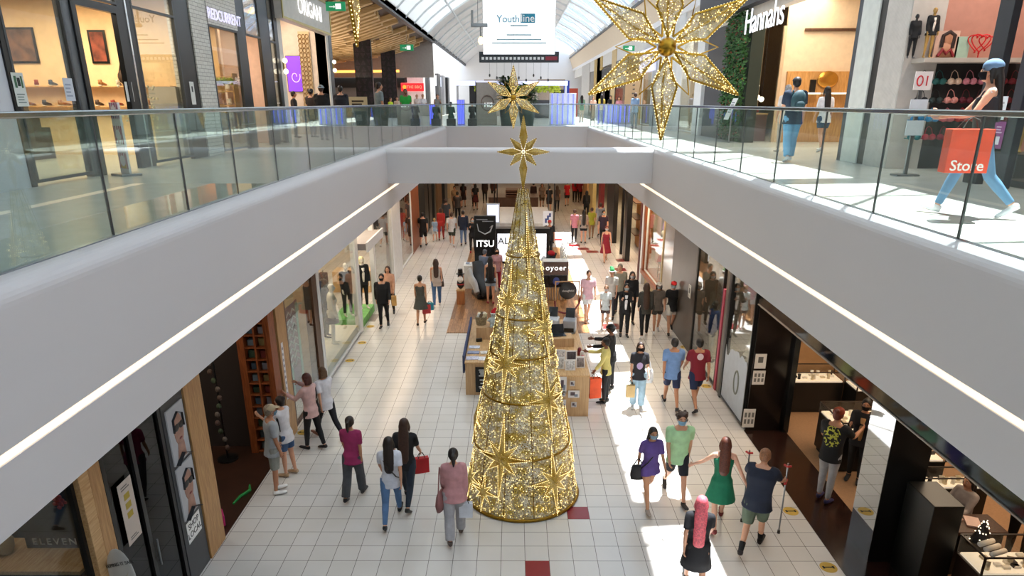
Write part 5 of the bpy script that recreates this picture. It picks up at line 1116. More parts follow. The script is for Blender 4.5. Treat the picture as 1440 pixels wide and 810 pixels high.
bm = B(); lathe(bm, [(.12,0),(.16,.5),(.1,.6)], 14); link('vase', bm, mat('#c9c2b4', .6), pt_, smooth=True)
bm = B()
for k in range(90):
    a = rnd.uniform(0,6.28); q = rnd.uniform(0,.4)**1; z = rnd.uniform(.7,1.6); ball(bm, (q*math.cos(a), q*math.sin(a), z), .028, 5, 4)
link('blossoms', bm, mat('#d6cdb0', .8), pt_, kind='stuff')
# notices on glass
def gsheet(px, py, w, h, col, label, marks=(), X=-UX+.035): 
    p = onx(px, py, X); return sheet('notice', MX(X, p.y, p.z, 1 if X < 0 else -1), w, h, col, label, marks)
gsheet(28, 126, .26, .48, '#d5d9d4', 'green and white striped notice on the shoe shop window', [('#3f6a4a', .15,.35,.55,.9), ('#1c2a20', .4,.65,.6,.85), ('#3f6a4a', .7,.85,.55,.9)] + lines('#7c8a86', .15,.85,.08,.4,4))
gsheet(97, 126, .26, .36, '#ccd2dc', 'plain pale blue notice on the shoe shop window', lines('#9aa3b5', .15,.8,.15,.8,4)); gsheet(182, 129, .26, .36, '#dfe0de', 'white notice with grey square by the open door', [('#65676a', .3,.7,.35,.75)])
gsheet(271, 131, .22, .5, '#d8d8d4', 'slim white notice on the dark post before the brick', [('#2b2b2b', .35,.65,.55,.8)])
# striped notice stand
ns = empty('notice_stand', (-7.0, 12.65, UP), R(-38), 'white floor stand covered in magenta striped notices', 'notice stand')
bm = B(); box(bm, -.17, .17, -.02, .02, .04, 1.25, .004); link('board', bm, mat('#e6e4e2', .5), ns); bm = B(); box(bm, -.22, .22, -.18, .18, 0, .04, .01); link('foot', bm, M_STEEL, ns)
def stripes(z0, z1, c, nm, x0=-.16, x1=.16):
    bm = B(); n = 7
    for k in range(-n, n):
        xa = x0 + (x1-x0)*k/n*1.6; q = [(max(x0, min(x1, v)), -.0235, z) for v, z in ((xa, z0), (xa+.028, z0), (xa+.028+(z1-z0)*.7, z1), (xa+(z1-z0)*.7, z1))]
        if abs(q[0][0]-q[1][0]) < .004 and abs(q[2][0]-q[3][0]) < .004: continue
        if abs(q[0][0]-q[1][0]) < .004: q = [q[0], q[2], q[3]]
        elif abs(q[2][0]-q[3][0]) < .004: q = [q[0], q[1], q[2]]
        prism(bm, q, (0, .002, 0))
    link('stripe_print', bm, mat(c, .5, 0, 0), ns); bm = B(); ball(bm, ((x0+x1)/2, -.026, (z0+z1)/2), ((x1-x0)*.3, .004, (x1-x0)*.3), 20, 6); link('round_print', bm, mat('#efecee', .5, 0, 0), ns)
stripes(.98, 1.24, '#a8287c', 0); stripes(.55, .86, '#b53a55', 0); stripes(.12, .4, '#b53a55', 0)
bm = B(); box(bm, -.1, .1, -.025, -.021, .13, .2); link('yellow_print', bm, mat('#d3b43a', .5), ns)
# redcurrent window interior
wallp('upper_left_gift_back', -12.6, -12.5, 18.1, 23.6, UP, 9.1, mat('#dcb27a', .7)); wallp('upper_left_gift_far', -12.5, -9.25, 23.1, 23.3, UP, 9.1, mat('#dcb27a', .7))
gsh = empty('gift_shelf_unit', (-9.6, 22.8, UP), R(-90), 'honey coloured shelving with white crockery behind the glowing sign window', 'shelf unit')
bm = B()
for k in range(5): box(bm, -.2, .2, -.9, .9, .3+.42*k, .33+.42*k)
for y in (-.9,0,.88): box(bm, -.2, .2, y, y+.03, 0, 2.1)
link('shelf_frame', bm, M_OAKY, gsh)
for k in range(4):
    for j in range(4):
        bm = B(); lathe(bm, [(.05,0),(.09,.06),(.07,.16+.03*(j%2))], 10); link('crockery', bm, mat('#e2ddd2', .4), gsh, loc=(0, -.7+.45*j, .332+.42*k))
gr_ = empty('leaf_garland', (-UX-.25, 19.2, 7.35), 0, 'yellow-green leaf garland hung across the gift shop window', 'garland')
bm = B()
for k in range(70): ball(bm, (rnd.uniform(-.04,.04), -.85+1.7*k/69, rnd.uniform(-.07,.07)), (.04,.05,.035), 5, 4)
link('leaves', bm, mat('#b9bd3f', .7, 0, .4, 20), gr_)
# beauty shop with box sign
bx('wall_upper_beauty_back', -11.1, -10.9, 23.6, 30, UP, 10.6, mat('#c6a283', .7), bev=0, kind='structure')
lpost(ly(400), ly(405), mat('#cfcac2', .5), d=.4)
sgn = empty('box_sign', (-UX-.02, ly(397)+.1, 9.3), 0, 'grey box sign with gold edge and glowing white capitals', 'sign'); Ls = 29.6 - ly(397) - .1
bm = B(); box(bm, 0, .28, 0, Ls, 0, 1.15, .01); link('sign_body', bm, mat('#c6c3bc', .5), sgn)
bm = B()
for a in ((0, .07), (1.08, 1.15)): box(bm, .28, .31, 0, Ls, a[0], a[1])
for a in ((0,.09),(Ls-.09,Ls)): box(bm, .28, .31, a[0], a[1], .07, 1.08)
link('gold_edge', bm, mat('#b7a35a', .3, .8), sgn); text('lettering', 'ORIGANI', .74, frameM((.33, Ls*.52, .56), (0,1,0), (0,0,1)), emat('#ffffff', 1.6), sgn, .01, 1.0)
wallp('upper_beauty_side', -10.9, -UX, 29.6, 29.75, UP, 10.6, mat('#c9b8a6', .7))
ps = empty('video_screen', (-10.0, 29.57, 6.55), 0, 'portrait screen showing a purple swirl in the beauty shop', 'screen')
p0 = ony(415, 104, 29.55); ps.location = (p0.x, 29.58, p0.z)
bm = B(); box(bm, -.33, .33, -.04, 0, -.68, .68, .01); link('screen_frame', bm, M_BLK, ps); bm = B(); box(bm, -.31, .31, -.045, -.04, -.66, .66); link('screen_picture', bm, emat('#7a3fd8', 1.2), ps)
bm = B(); sw = [(.2*math.cos(t)*(.3+t/9), -.05, -.1+.25*math.sin(t)*(.3+t/9)) for t in [k*.35 for k in range(20)]]; tube(bm, sw, .014, 5); link('swirl', bm, emat('#d9b8ff', 1.6), ps)
p1 = ony(432, 120, 29.5)
fw_ = empty('fretwork_panel', (p1.x, 29.5, UP), 0, 'tall brown fretwork panel beside the purple screen', 'panel')
bm = B()
for k in range(22):
    for j in range(3):
        a = [(-.2+.14*j+.07+.07*math.cos(t), 0, .15+.17*k+.085*math.sin(t)) for t in [q*math.pi/3 for q in range(7)]]; tube(bm, a, .012, 4)
link('fretwork', bm, mat('#8a6a3c', .5), fw_)
bm = B(); box(bm, -.2, .24, .03, .05, 0, 3.9); link('backing', bm, mat('#c0a880', .7), fw_)
lpost(29.6, 29.95, mat('#cfcac2', .5), d=.4, z1=10.6); lpost(30.0, 30.5, M_BLK, d=.4, z1=11.2)
for k, (px, lb) in enumerate(((401, 'left'), (470, 'right'))):
    p = onx(px, 93, -UX+.15); r = empty('globe_wall_lamp', (-UX+.08, p.y, p.z), 0, f'double globe wall lamp on the {lb} pillar of the beauty shop', 'lamp', 'globe wall lamps')
    for s_ in (-.16, .16): bm = B(); ball(bm, (.08,0,s_), .08, 12, 8); link('globe', bm, emat('#fff2d8', 3), r, smooth=True)
    bm = B(); box(bm, 0, .04, -.03, .03, -.14, .14, .005); link('bracket', bm, mat('#b7a35a', .3, .8), r)
def exit_sign(p, label, w=.5, h=.24):
    r = empty('exit_sign', p, 0, label, 'sign'); bm = B(); box(bm, -w/2, w/2, -.03, .03, -h/2, h/2, .005); link('sign_box', bm, emat('#1f8a5a', .8), r)
    bm = B(); box(bm, w*.0, w*.28, -.034, -.03, -h*.3, h*.3); tube(bm, [(-w*.32,-.033,-h*.05),(-w*.12,-.033,-h*.05)], .012, 5); prism(bm, [(-w*.1,-.034,-h*.2),(-w*.1,-.034,h*.12),(-w*.02,-.034,-h*.04)], (0,.003,0)); link('pictogram', bm, emat('#ffffff', 1.2), r)
    bm = B(); tube(bm, [(0,0,h/2),(0,0,h/2+.8)], .008, 5); link('rod', bm, M_STEEL, r)
exit_sign(ony(472, 9, 27), 'green exit sign hanging beside the beauty shop', .7, .3); exit_sign(ony(572, 67, 44), 'small green exit sign under the timber ceiling', .8, .35)
# ================================================================= FOOD COURT
def wc(x):
    t = (-6 - x); return 11.3 - 1.0*min(1, t/3.2) - .75*max(0, min(1, (t-3.2)/6))
bm = B(); n = 16; pr = [(-6-20*i/n, wc(-6-20*i/n)) for i in range(n+1)]; strip(bm, pr + [(x, z+.1) for x, z in pr[::-1]], 28.4, 56); link('ceiling_food_court', bm, woodmat('ceiling_boards', '#3a2414', '#5a3a20', 'X', 2, .5), kind='structure')
sl_ = empty('ceiling_battens', (0,0,0), 0, 'curved ceiling of staggered pale timber battens over the food court', 'ceiling battens'); sl_['kind'] = 'structure'
bm = B(); r3 = random.Random(3)
for k in range(28):
    y = 28.6 + .96*k; x = -6.05 - r3.uniform(0, 1.2)
    while x > -20:
        L_ = r3.uniform(1.2, 3.0); x2 = x - L_; m_ = 3; P = [x + (x2-x)*i/m_ for i in range(m_+1)]
        for a, b in zip(P, P[1:]):
            prism(bm, [(a, y, wc(a)-.24), (b, y, wc(b)-.24), (b, y, wc(b)-.005), (a, y, wc(a)-.005)], (0, .46, 0))
        x = x2 - r3.uniform(.08, .5)
link('battens', bm, woodmat('batten_wood', '#c09a64', '#e2c393', 'X', 2, .55), sl_)
bx('trim_food_court_edge', -6.2, -5.95, 28.4, 56, 11.0, 11.45, M_DGREY, bev=0, kind='structure')
def fc_col(px, X, label):
    r_ = onx(px, 120, X); r = empty('patterned_column', (X, r_.y, UP), R(8), label, 'column', 'black patterned columns')
    bm = B(); q0 = [(-.5,-.5),(.62,-.5),(.62,.5),(-.5,.5)]; prism(bm, [(x*.9, y, 0) for x, y in q0], (0,0,wc(X)-UP-.1)); link('column_core', bm, mat('#0e0d10', .35, 0, .2), r)
    bm = B(); r4 = random.Random(px)
    for k in range(13):
        for j in range(3):
            x = -.42+.34*j; z = .1+.36*k; c_ = r4.choice((0,1))
            if c_: prism(bm, [(x,-.512,z),(x+.3,-.512,z),(x+.15,-.512,z+.3)], (0,.01,0))
            else: prism(bm, [(x,-.512,z+.3),(x+.3,-.512,z+.3),(x+.15,-.512,z)], (0,.01,0))
    link('triangle_relief', bm, mat('#33282f', .3, .2, .3), r)
fc_col(512, -9.0, 'nearer black column with carved triangle pattern in the food court'); fc_col(547, -9.0, 'farther black column with carved triangle pattern in the food court')
wallp('food_court_back', -26, -8.6, 58, 58.2, UP, 11.5, mat('#5d5652', .6)); wallp('food_court_soffit', -26, -6.1, 56, 56.15, 8.6, 12.4, mat('#b7b3b0', .6))
bx('trim_food_band', -26, -8.6, 57.7, 58, 7.9, 8.6, M_BLK, bev=0, kind='structure')
rsn = empty('red_shop_sign', (0,0,0), 0, 'glowing red sign with orange and white lettering on the food court wall', 'sign'); pr_ = ony(580, 122.5, 57.6); rsn.location = pr_
bm = B(); box(bm, -.9, .9, -.05, .05, -.3, .3, .02); link('sign_box', bm, emat('#e0262c', 1.4), rsn); text('lettering', 'THE BBQ', .3, frameM((.15, -.06, 0), (1,0,0), (0,0,1)), emat('#ff9a7a', 1.6), rsn, .01); bm = B(); ball(bm, (-.62,-.06,0), (.16,.02,.16), 10, 6); link('emblem', bm, emat('#ff9a3a', 1.6), rsn)
bx('food_counter', -16, -9.5, 55, 55.8, UP, UP+1.1, mat('#6e4a34', .5), label='brown food counter along the far food court wall', cat='counter')
for k, (px, py) in enumerate(((420,60),(455,50),(500,70))): pass
bm = B(); tube(bm, [(-20,54,8.9),(-14,54.5,8.95),(-8.5,54.5,9.0)], .09, 8); link('cove_light', bm, emat('#ff9a4a', 4), None, label='orange glowing cove light at the back of the timber ceiling', cat='light')
ps2 = sheet('food_poster', Matrix.Identity(4), .95, 1.5, '#cfc29c', 'cream and black poster board standing in the food court', [('#3a3228', .15,.85,.62,.68), ('#3a3228', .15,.7,.72,.78), ('#3a3228', .15,.8,.82,.88), ('#20242c', .1,.9,.05,.52), ('#d8d8d8', .35,.65,.2,.4)], 'poster')
pq = ony(503, 134, 38); ps2.matrix_world = frameM((pq.x, 38, UP+.78), (1,.1,0), (0,0,1)); 
wallp('upper_left_far_shops', -8.6, -8.5, 58.2, 90, UP, 12.4, mat('#c2beb8', .6))
for k, (a, b, m_, z1) in enumerate(((58.2,59.5,mat('#d6d4d0', .5),10.5),(62,63,M_DGREY,9.4),(66,67,M_ALU,9.8),(70,72,M_DGREY,9.4),(75,77,mat('#8f8f92', .5),9.4),(80,82,M_BLK,9.4))): post(-8.6, -7.2, a, b, UP, z1, m_)
for k in range(4): bx('hanging_blade_sign', -8.3, -7.3, 60.2+4.5*k, 60.3+4.5*k, 8.3, 9.2, emat('#dfe6f4', 1.0), label=f'white lit blade sign on the far left shopfronts, {["nearest","second","third","farthest"][k]}', cat='sign', group='far blade signs')
# ================================================================= FAR CENTRE
LEDB = emat('#7078ff', 2.0)
def led_fence(x0, x1, y, label, n, h=1.15, body='#b9c0cc', step=None):
    r = empty('lit_barrier', ((x0+x1)/2, y, UP), 0, label, 'barrier', 'blue lit barriers'); w = (x1-x0)/2
    bm = B(); box(bm, -w, w, 0, .5, 0, h, .01); link('barrier_body', bm, mat(body, .5), r)
    for k in range(n):
        x = -w + (k+.5)*2*w/n; bm = B(); tube(bm, [(x,-.03,.06),(x,-.03,h-.04)], .032, 6); link('blue_light_tube', bm, LEDB, r)
    return r
def at_far(px, y): return ony(px, 150, y).x
led_fence(at_far(577, 47), at_far(610, 47), 47, 'blue lit barrier behind the man in green', 6); led_fence(at_far(643, 42), at_far(653, 42), 42, 'short blue lit barrier beside the white frame', 4, 1.4, '#9aa0d0')
led_fence(at_far(773, 42), at_far(810, 42), 42, 'white block with blue light tubes right of the planter', 5, 1.75, '#e2e4ea'); led_fence(at_far(852, 45), at_far(888, 45), 45, 'blue lit barrier on the right walkway', 6); led_fence(at_far(437, 34), at_far(466, 34), 34, 'blue lit barrier by the seated diners', 7)
led_fence(at_far(527, 40), at_far(532, 40), 40, 'narrow blue light post beside the standing man', 1, 1.1)
pf = empty('portal_frame', (0, 43.5, UP), 0, 'white lit portal frame of the pop-up stall behind the planter', 'stall frame')
x0, x1 = at_far(644, 43.5), at_far(795, 43.5)
bm = B(); box(bm, x0-.06, x0+.06, -.1, .1, 0, 2.35); box(bm, x1-.06, x1+.06, -.1, .1, 0, 2.35); link('frame_post', bm, M_ALU, pf)
bm = B(); box(bm, x0-.1, x1+.1, -.12, .12, 2.2, 2.45); link('lit_beam', bm, emat('#d8dcff', 1.6), pf)
bm = B(); box(bm, x0+.5, x1-.4, 1.5, 5, 2.3, 2.36); link('canopy', bm, mat('#d7d9da', .6), pf)
gl2 = empty('hanging_foliage', (0, 44.2, 0), 0, 'yellow-green hanging foliage under the stall canopy', 'garland'); bm = B(); r5 = random.Random(5)
for k in range(420): x = r5.uniform(x0+1.0, x1-.3); ball(bm, (x, r5.uniform(-.3,.6), UP+2.1+r5.uniform(-.25,.15)), (.09,.07,.06), 5, 4)
link('leaves', bm, mat('#b8c43c', .7, 0, .5, 8), gl2, kind='stuff')
gp = empty('stall_panel', (at_far(688, 42), 42, UP), 0, 'tall pinkish-grey stall panel with a ring and small white initials', 'panel')
bm = B(); box(bm, -.75, .45, 0, .12, 0, 2.35, .03); link('panel_board', bm, mat('#b2aaa2', .6), gp)
bm = B(); box(bm, -.79, -.75, -.02, .14, 0, 2.4); link('dark_edge', bm, M_BLK, gp)
bm = B(); tube(bm, [(-.1+.36*math.cos(t), -.02, 1.22+.42*math.sin(t)) for t in [2*math.pi*k/28 for k in range(29)]], .03, 6, False); link('ring', bm, mat('#8e7d72', .4), gp); text('lettering', 'HIS', .34, frameM((-.05, -.03, 1.1), (1,0,0), (0,0,1)), emat('#ffffff', 1.3), gp, .02, 1, True)
def big_pot(x, y, r_, h, label):
    r = empty('planter', (x, y, UP), 0, label, 'planter'); bm = B(); lathe(bm, [(r_*.72,0),(r_*.86,h*.5),(r_,h),(r_*.92,h),(r_*.9,h-.06)], 28); link('pot', bm, mat('#3c4b46', .5), r, smooth=True)
    return r
def leafplant(parent, z0, h, n, spread, col, ll=.55, seed=2):
    q = random.Random(seed); bm = B()
    for k in range(5): a = q.uniform(0,6.28); tube(bm, [(0,0,z0),(.1*math.cos(a),.1*math.sin(a),z0+h*.5),(.25*math.cos(a),.25*math.sin(a),z0+h*.85)], [.04,.03,.015], 6)
    link('stem', bm, mat('#5a4632', .8), parent)
    bm = B()
    for k in range(n):
        a = q.uniform(0,6.28); zz = z0 + h*q.uniform(.1,.95); rr = spread*q.uniform(.1,.7); p = Vector((rr*math.cos(a)*.6, rr*math.sin(a)*.6, zz)); d = Vector((math.cos(a), math.sin(a), q.uniform(-.1,.8))).normalized(); s = d.cross(Vector((0,0,1))).normalized()*ll*.13; m = p + d*ll*.5 + Vector((0,0,.06)); t = p + d*ll - Vector((0,0,.08))
        v = [bm.verts.new(c) for c in (p, m+s, t, m-s)]; bm.faces.new(v)
    link('foliage', bm, mat(col, .6, 0, .4, 6), parent)
b1 = big_pot(at_far(714, 40.4), 40.4, .50, 1.05, 'dark green planter with tall leafy plant, left of the pair'); leafplant(b1, 1.0, 1.5, 420, .9, '#35502c'); b2 = big_pot(at_far(741, 40.6), 40.6, .50, 1.05, 'dark green planter at the right of the pair behind the star'); leafplant(b2, 1.0, 1.1, 320, .9, '#3f5a34', seed=8)
# far shops clutter: hanging banners and fronts, pieces of the far hall
for k, (px, y, w, z0, z1, c, lb) in enumerate(((668,60,.9,6.6,8.3,'#26262a','black'),(681,62,.5,6.3,7.5,'#7a1420','dark red'),(682,59,1.2,5.9,6.5,'#c9b92a','yellow'),(796,64,.5,5.6,8.6,'#1f3fae','royal blue'),(806,66,.8,5.6,8.0,'#b8472c','rust'),(785,60,.9,6.4,7.8,'#1b1c20','black and white'),(761,62,1.4,6.0,7.0,'#4a4a50','charcoal'))):
    x = at_far(px, y); bx('far_display_panel', x-w/2, x+w/2, y, y+.1, z0 if z0 > 6 else UP, z1, mat(c, .6), label=f'{lb} display panel far down the upper hall', cat='display panel')
for k, (px, y) in enumerate(((700,70),(715,78),(740,72),(758,80),(775,70))):
    x = at_far(px, y); bx('far_shopfront_bay', x-1.3, x+1.3, y, y+.4, UP, 8.9, mat(['#b5aaa0','#8d8a88','#cfc8c0','#76808a','#a8998a'][k], .6), label=f'far shopfront bay closing the upper hall, {["leftmost","second from left","middle","second from right","rightmost"][k]}', cat='shopfront', group='far bays')
# hanging screen
scx = ony(730, 40, 30)
hs = empty('hanging_screen', (scx.x, 30, 8.62), 0, 'big white hanging screen with teal writing and filmstrip edge', 'screen')
bm = B(); box(bm, -1.46, 1.46, 0, .25, 0, 3.2, .01); link('screen_body', bm, M_BLK, hs); bm = B(); box(bm, -1.45, 1.45, -.012, 0, .02, 3.18); link('lit_screen', bm, emat('#fbfdff', 1.05), hs)
bm = B(); box(bm, -1.62, 1.62, -.02, .25, -.28, 0, .01); box(bm, -1.62, -1.46, -.02, .25, 0, .12); box(bm, 1.46, 1.62, -.02, .25, 0, .12); link('filmstrip_edge', bm, mat('#2b323a', .5), hs)
bm = B()
for k in range(16): box(bm, -1.52+.162*k, -1.42+.162*k, -.028, -.02, -.18, -.08)
link('filmstrip_holes', bm, mat('#dfe3e6', .5, 0, 0), hs); bm = B(); box(bm, 1.08, 1.56, -.028, -.02, -.2, -.06); link('red_mark', bm, mat('#8e2a3c', .5), hs)
TEAL = mat('#1c86a4', .5, 0, 0); text('lettering', 'Youth', .39, frameM((-.44, -.03, 1.32), (1,0,0), (.18,0,1)), TEAL, hs, .006, .95)
bm = B(); box(bm, .06, .64, -.022, -.014, 1.18, 1.52); link('teal_block', bm, TEAL, hs); text('lettering', 'line', .40, frameM((.34, -.034, 1.34), (1,0,0), (.18,0,1)), mat('#ffffff', .5, 0, 0), hs, .006)
for k, (w, z) in enumerate(((.35,1.06),(.5,.72),(.9,.55),(1.1,.42))): bm = B(); box(bm, -w+.0, w, -.02, -.014, z, z+.045); link('small_print', bm, mat('#8fb0bc', .5, 0, 0), hs)
for x in (-1.2, 1.2): bm = B(); tube(bm, [(x,.12,3.2),(x,.12,5.3)], .012, 6); link('cable', bm, M_STEEL, hs)
pj = ony(672, 38, 27); pr2 = empty('ceiling_spot_truss', pj, 0, 'small steel spotlight truss hanging left of the big screen', 'spotlight')
bm = B(); box(bm, -.25, .35, -.1, .1, 0, .12, .01); tube(bm, [(-.2,0,.1),(-.2,0,.55)], .04, 6); link('truss', bm, M_STEEL, pr2); bm = B(); ball(bm, (.1,0,-.45), (.1,.1,.13), 12, 8); link('lamp', bm, emat('#ffe2a0', 5), pr2, smooth=True); bm = B(); tube(bm, [(.1,0,0),(.1,0,-.35)], .03, 6); tube(bm, [(0,0,.12),(0,0,5)], .01, 5); link('arm', bm, M_STEEL, pr2)
for k in range(9):
    x = scx.x - 1.3 + .33*k; z = 8.0 - .1*(k % 3); r = empty('hanging_bulb', (x, 33, z), 0, f'tiny dark pendant under the big screen, {ordn[k]} from the left', 'pendant', 'pendants under the screen'); bm = B(); tube(bm, [(0,0,0),(0,0,5)], .004, 4); link('cord', bm, M_BLKM, r); bm = B(); ball(bm, (0,0,-.05), (.04,.04,.07), 8, 6); link('bulb', bm, M_DGREY, r)
# ================================================================= UPPER LEVEL, RIGHT
def rp(a, b, m, z0=UP, z1=10.5, d=.09, out=.03): return post(UX-out, UX+d, min(a,b), max(a,b), z0, z1, m)
wallp('upper_right_back', 13.0, 13.2, 4, 90, UP, 11.3, mat('#cdb596', .7)); 
bx('ceiling_upper_shop_right', 7.7, 13, 4, 27, 10.2, 10.3, mat('#d6cbb8', .6), bev=0, kind='structure')
rp(ry(1189), ry(1196), mat('#3d4249', .4)); rp(ry(1196), ry(1219), mat('#cfd2cc', .5), d=.5, out=.06); rp(ry(1219), ry(1229), mat('#1e1b1a', .4)); rp(ry(1229), ry(1263), mat('#bdb7b0', .6), d=.6, out=.05)
bm = B()
for k in range(26): z = 0; y = ry(1262)+ (ry(1230)-ry(1262))*k/26; box(bm, UX-.065, UX-.05, y, y+.02, UP, 10.5)
link('trim_ribbing', bm, mat('#d1cbc4', .6), None, kind='structure')
# lingerie shop
wallp('lingerie_back', 12.2, 12.3, 4, 14.2, UP, 10.2, mat('#b87f6c', .7)); wallp('lingerie_side', UX+.1, 12.2, 14.2, 14.3, UP, 10.2, mat('#b98474', .7))
bx('display_ledge', 7.60, 9.6, 13.65, 14.19, 7.5, 7.58, mat('#b3aaa0', .5), label='long grey ledge above the hanging underwear', cat='shelf')
bx('dark_wall_unit', 7.62, 9.9, 14.09, 14.19, UP, 7.5, M_BLKM, label='black wall unit behind the hanging underwear', cat='wall unit')
def bra(x, z, c, label, y=14.0):
    r = empty('bra', (x, y, z), R(90), label, 'bra', 'bras hung on the black wall unit'); bm = B()
    for s_ in (-1,1): ball(bm, (-.06, s_*.085, 0), (.06,.085,.075), 10, 8)
    tube(bm, [(0,-.2,-.03),(-.05,0,-.05),(0,.2,-.03)], [(.03,.012)]*3, 6); link('cups', bm, mat(c, .7, 0, .2, 20), r, smooth=True)
    bm = B(); tube(bm, [(-.03,-.1,.06),(.0,-.06,.2),(.02,0,.25),(.0,.06,.2),(-.03,.1,.06)], .008, 5); link('straps', bm, mat(c, .7), r); r.scale = (.8,.8,.8)
cols = [['#173a3c','#1d5a56','#d9b8a0','#c87a88','#b86a7a','#7a1822','#6a1420'],['#1c1e26','#20302f','#d08a80','#5a1020','#4a0e18','#3a1016','#68101c'],['#1a78b0','#2286c0','#d06a72','#c01a1e','#b8181c','#8a1018','#5a0e14'],['#1b6f78','#a01c3a','#8a1836','#b02050','#6a1024','#222228','#1b5560']]
for i in range(4):
    for j in range(7): bra(7.84+.29*j, 7.18-.34*i, cols[i][j], f'bra in the {["top","second","third","lowest"][i]} row of the wall unit, {ordn[j]} from the ribbed column')
def ledx(px): return ony(px, 84, 13.9).x
mn = mannequin('black-robed mannequin in white underwear standing on the ledge', (ledx(1302), 13.9), 180, 7.581, ('jacket', '#121214', '#e8dcd0'), ('shorts', '#f1f1f1', .12), 'gold', h=.86, pose='stand')
mn2 = mannequin('dark mannequin half hidden at the end of the ledge', (ledx(1281), 13.95), 190, 7.581, ('jacket', '#131316'), ('trousers', '#131316'), 'black', h=.76)
def stand_pic(px, w, h, label, c):
    r = empty('standing_picture', (ledx(px), 13.95, 7.582), 0, label, 'picture'); bm = B(); box(bm, -w/2, w/2, 0, .03, 0, h, .004); link('picture_board', bm, mat(c, .6, 0, .1), r); return r
q_ = stand_pic(1329, .44, .48, 'portrait poster of a smiling dark-haired person in a red top', '#d0ab98')
bm = B(); ball(bm, (.02,-.012,.34), (.085,.012,.11), 14, 8); tube(bm, [(0,-.01,.27),(0,-.012,.02)], [(.06,.01),(.17,.012)], 12, up=(1,0,0)); link('portrait_skin', bm, mat('#b07a5c', .6), q_, smooth=True)
bm = B(); tube(bm, [(-.1,-.02,.2),(-.09,-.02,.40),(.02,-.02,.46),(.12,-.02,.40),(.11,-.02,.18)], .035, 8, flat=.4); link('portrait_hair', bm, mat('#2a1712', .6), q_); bm = B(); tube(bm, [(-.15,-.03,.04),(-.07,-.03,.15),(0,-.03,.08),(.07,-.03,.15),(.15,-.03,.04)], .03, 8); link('red_top', bm, mat('#8a1a26', .6), q_)
stand_pic(1352, .26, .38, 'pale green standing sign beside the portrait', '#9fb8a6')
hn = empty('red_wire_hearts', (ledx(1374), 13.9, 7.582), 0, 'red looping wire heart sculpture on the ledge', 'ornament')
bm = B()
for s_, o_ in ((.2,0),(.15,.1),(.18,-.08)):
    tube(bm, [(o_+s_*.8*math.sin(t)**3, .03*math.sin(3*t), .28+s_*(.8*math.cos(t)-.3*math.cos(2*t)-.1*math.cos(3*t))) for t in [2*math.pi*k/26 for k in range(27)]], .012, 6, False)
tube(bm, [(0,0,0),(0,0,.12)], .012, 6); link('wire', bm, mat('#c8141c', .4), hn)
rp(ry(1378), ry(1398), mat('#262a30', .4)); rp(ry(1424), ry(1438), mat('#2c2c36', .4))
mannequin('gold mannequin with a wild gold headdress in the lingerie window', (8.9, 12.3), 200, UP+.42, ('tank', '#2a5a44'), ('shorts', '#7a5a2a', .12), 'gold', hair=('curly', '#b5862e'), h=1.85)
mannequin('mannequin in a teal bikini at the right edge of the frame', (8.15, 10.7), 215, UP+.1, ('tank', '#0f7f92'), ('shorts', '#0f7f92', .10), 'dummy', h=1.85)
bx('window_plinth', 7.8, 8.6, 10.2, 11.2, UP, UP+.1, M_DGREY, label='low dark plinth under the teal bikini mannequin', cat='plinth'); bx('window_plinth', 8.5, 9.3, 11.9, 12.7, UP, UP+.42, M_DGREY, label='tall dark plinth under the gold mannequin', cat='plinth')
ts_ = empty('information_stand', (ony(1291,150,12.6).x, 12.6, UP), 0, 'white information stand with red sale card outside the underwear', 'notice stand')
bm = B(); box(bm, -.03, .03, 0, .04, 0, 1.75); box(bm, -.2, .2, -.1, .15, 0, .03); link('stand_post', bm, M_STEEL, ts_)
for z0, z1, c, nm in ((1.45,1.75,'#e6dcd8','red_number_card'),(1.02,1.3,'#d0d4da','blue_grey_card'),(.7,.95,'#d0d4da','white_card')): bm = B(); box(bm, -.15, .15, -.02, 0, z0, z1, .003); link(nm, bm, mat(c, .5), ts_)
bm = B(); tube(bm, [(-.06+.05*math.cos(t), -.024, 1.6+.08*math.sin(t)) for t in [k*math.pi/6 for k in range(13)]], .012, 5, False); tube(bm, [(.06,-.024,1.52),(.06,-.024,1.68)], .012, 5); link('red_print', bm, mat('#c81e2a', .5), ts_)
gsheet(1408, 152, .22, .34, '#d8dce0', 'white notice on the dark post, upper', lines('#9a9aa0', .2,.8,.2,.8,4), X=UX-.04); gsheet(1404, 190, .24, .4, '#8a3a7a', 'purple notice with a white square on the dark post, lower', [('#e8e0e8', .3,.7,.15,.45)] + lines('#d8b8d0', .2,.8,.55,.85,3), X=UX-.04)
# shoe store with white letters
rp(ry(1018), ry(990), mat('#1c1a1b', .4), d=.5)
bm = B(); p0 = onx(1000, 10, UX); box(bm, UX-.05, UX+.25, ry(1196), ry(990), 9.35, 10.5); link('trim_shoe_store_header', bm, mat('#cfc9bf', .5), None, kind='structure')
bx('trim_dark_canopy', UX-.35, UX-.03, ry(1105), ry(985), 9.6, 10.5, mat('#2b2a33', .5), kind='structure')
pA, pB = onx(1052, 30, UX-.4), onx(1100, 20, UX-.4)
text('shop_sign', 'Hannahs', .98, frameM((UX-.42, (pA.y+pB.y)/2, (pA.z+pB.z)/2), (0,-1,0), (0,0,1)), emat('#f6f8ff', 1.2), None, .02, .96, label='thick glowing white lettering on the dark canopy', cat='sign')
gw = empty('living_wall_column', (UX-.02, (ry(1019)+ry(1048))/2, UP), 0, 'column covered with green leaves and tiny red flowers', 'plant column'); hw = abs(ry(1019)-ry(1048))/2
bm = B(); box(bm, 0, .4, -hw, hw, 0, 4.0); link('column_core', bm, mat('#20281c', .8), gw)
bm = B(); q = random.Random(9)
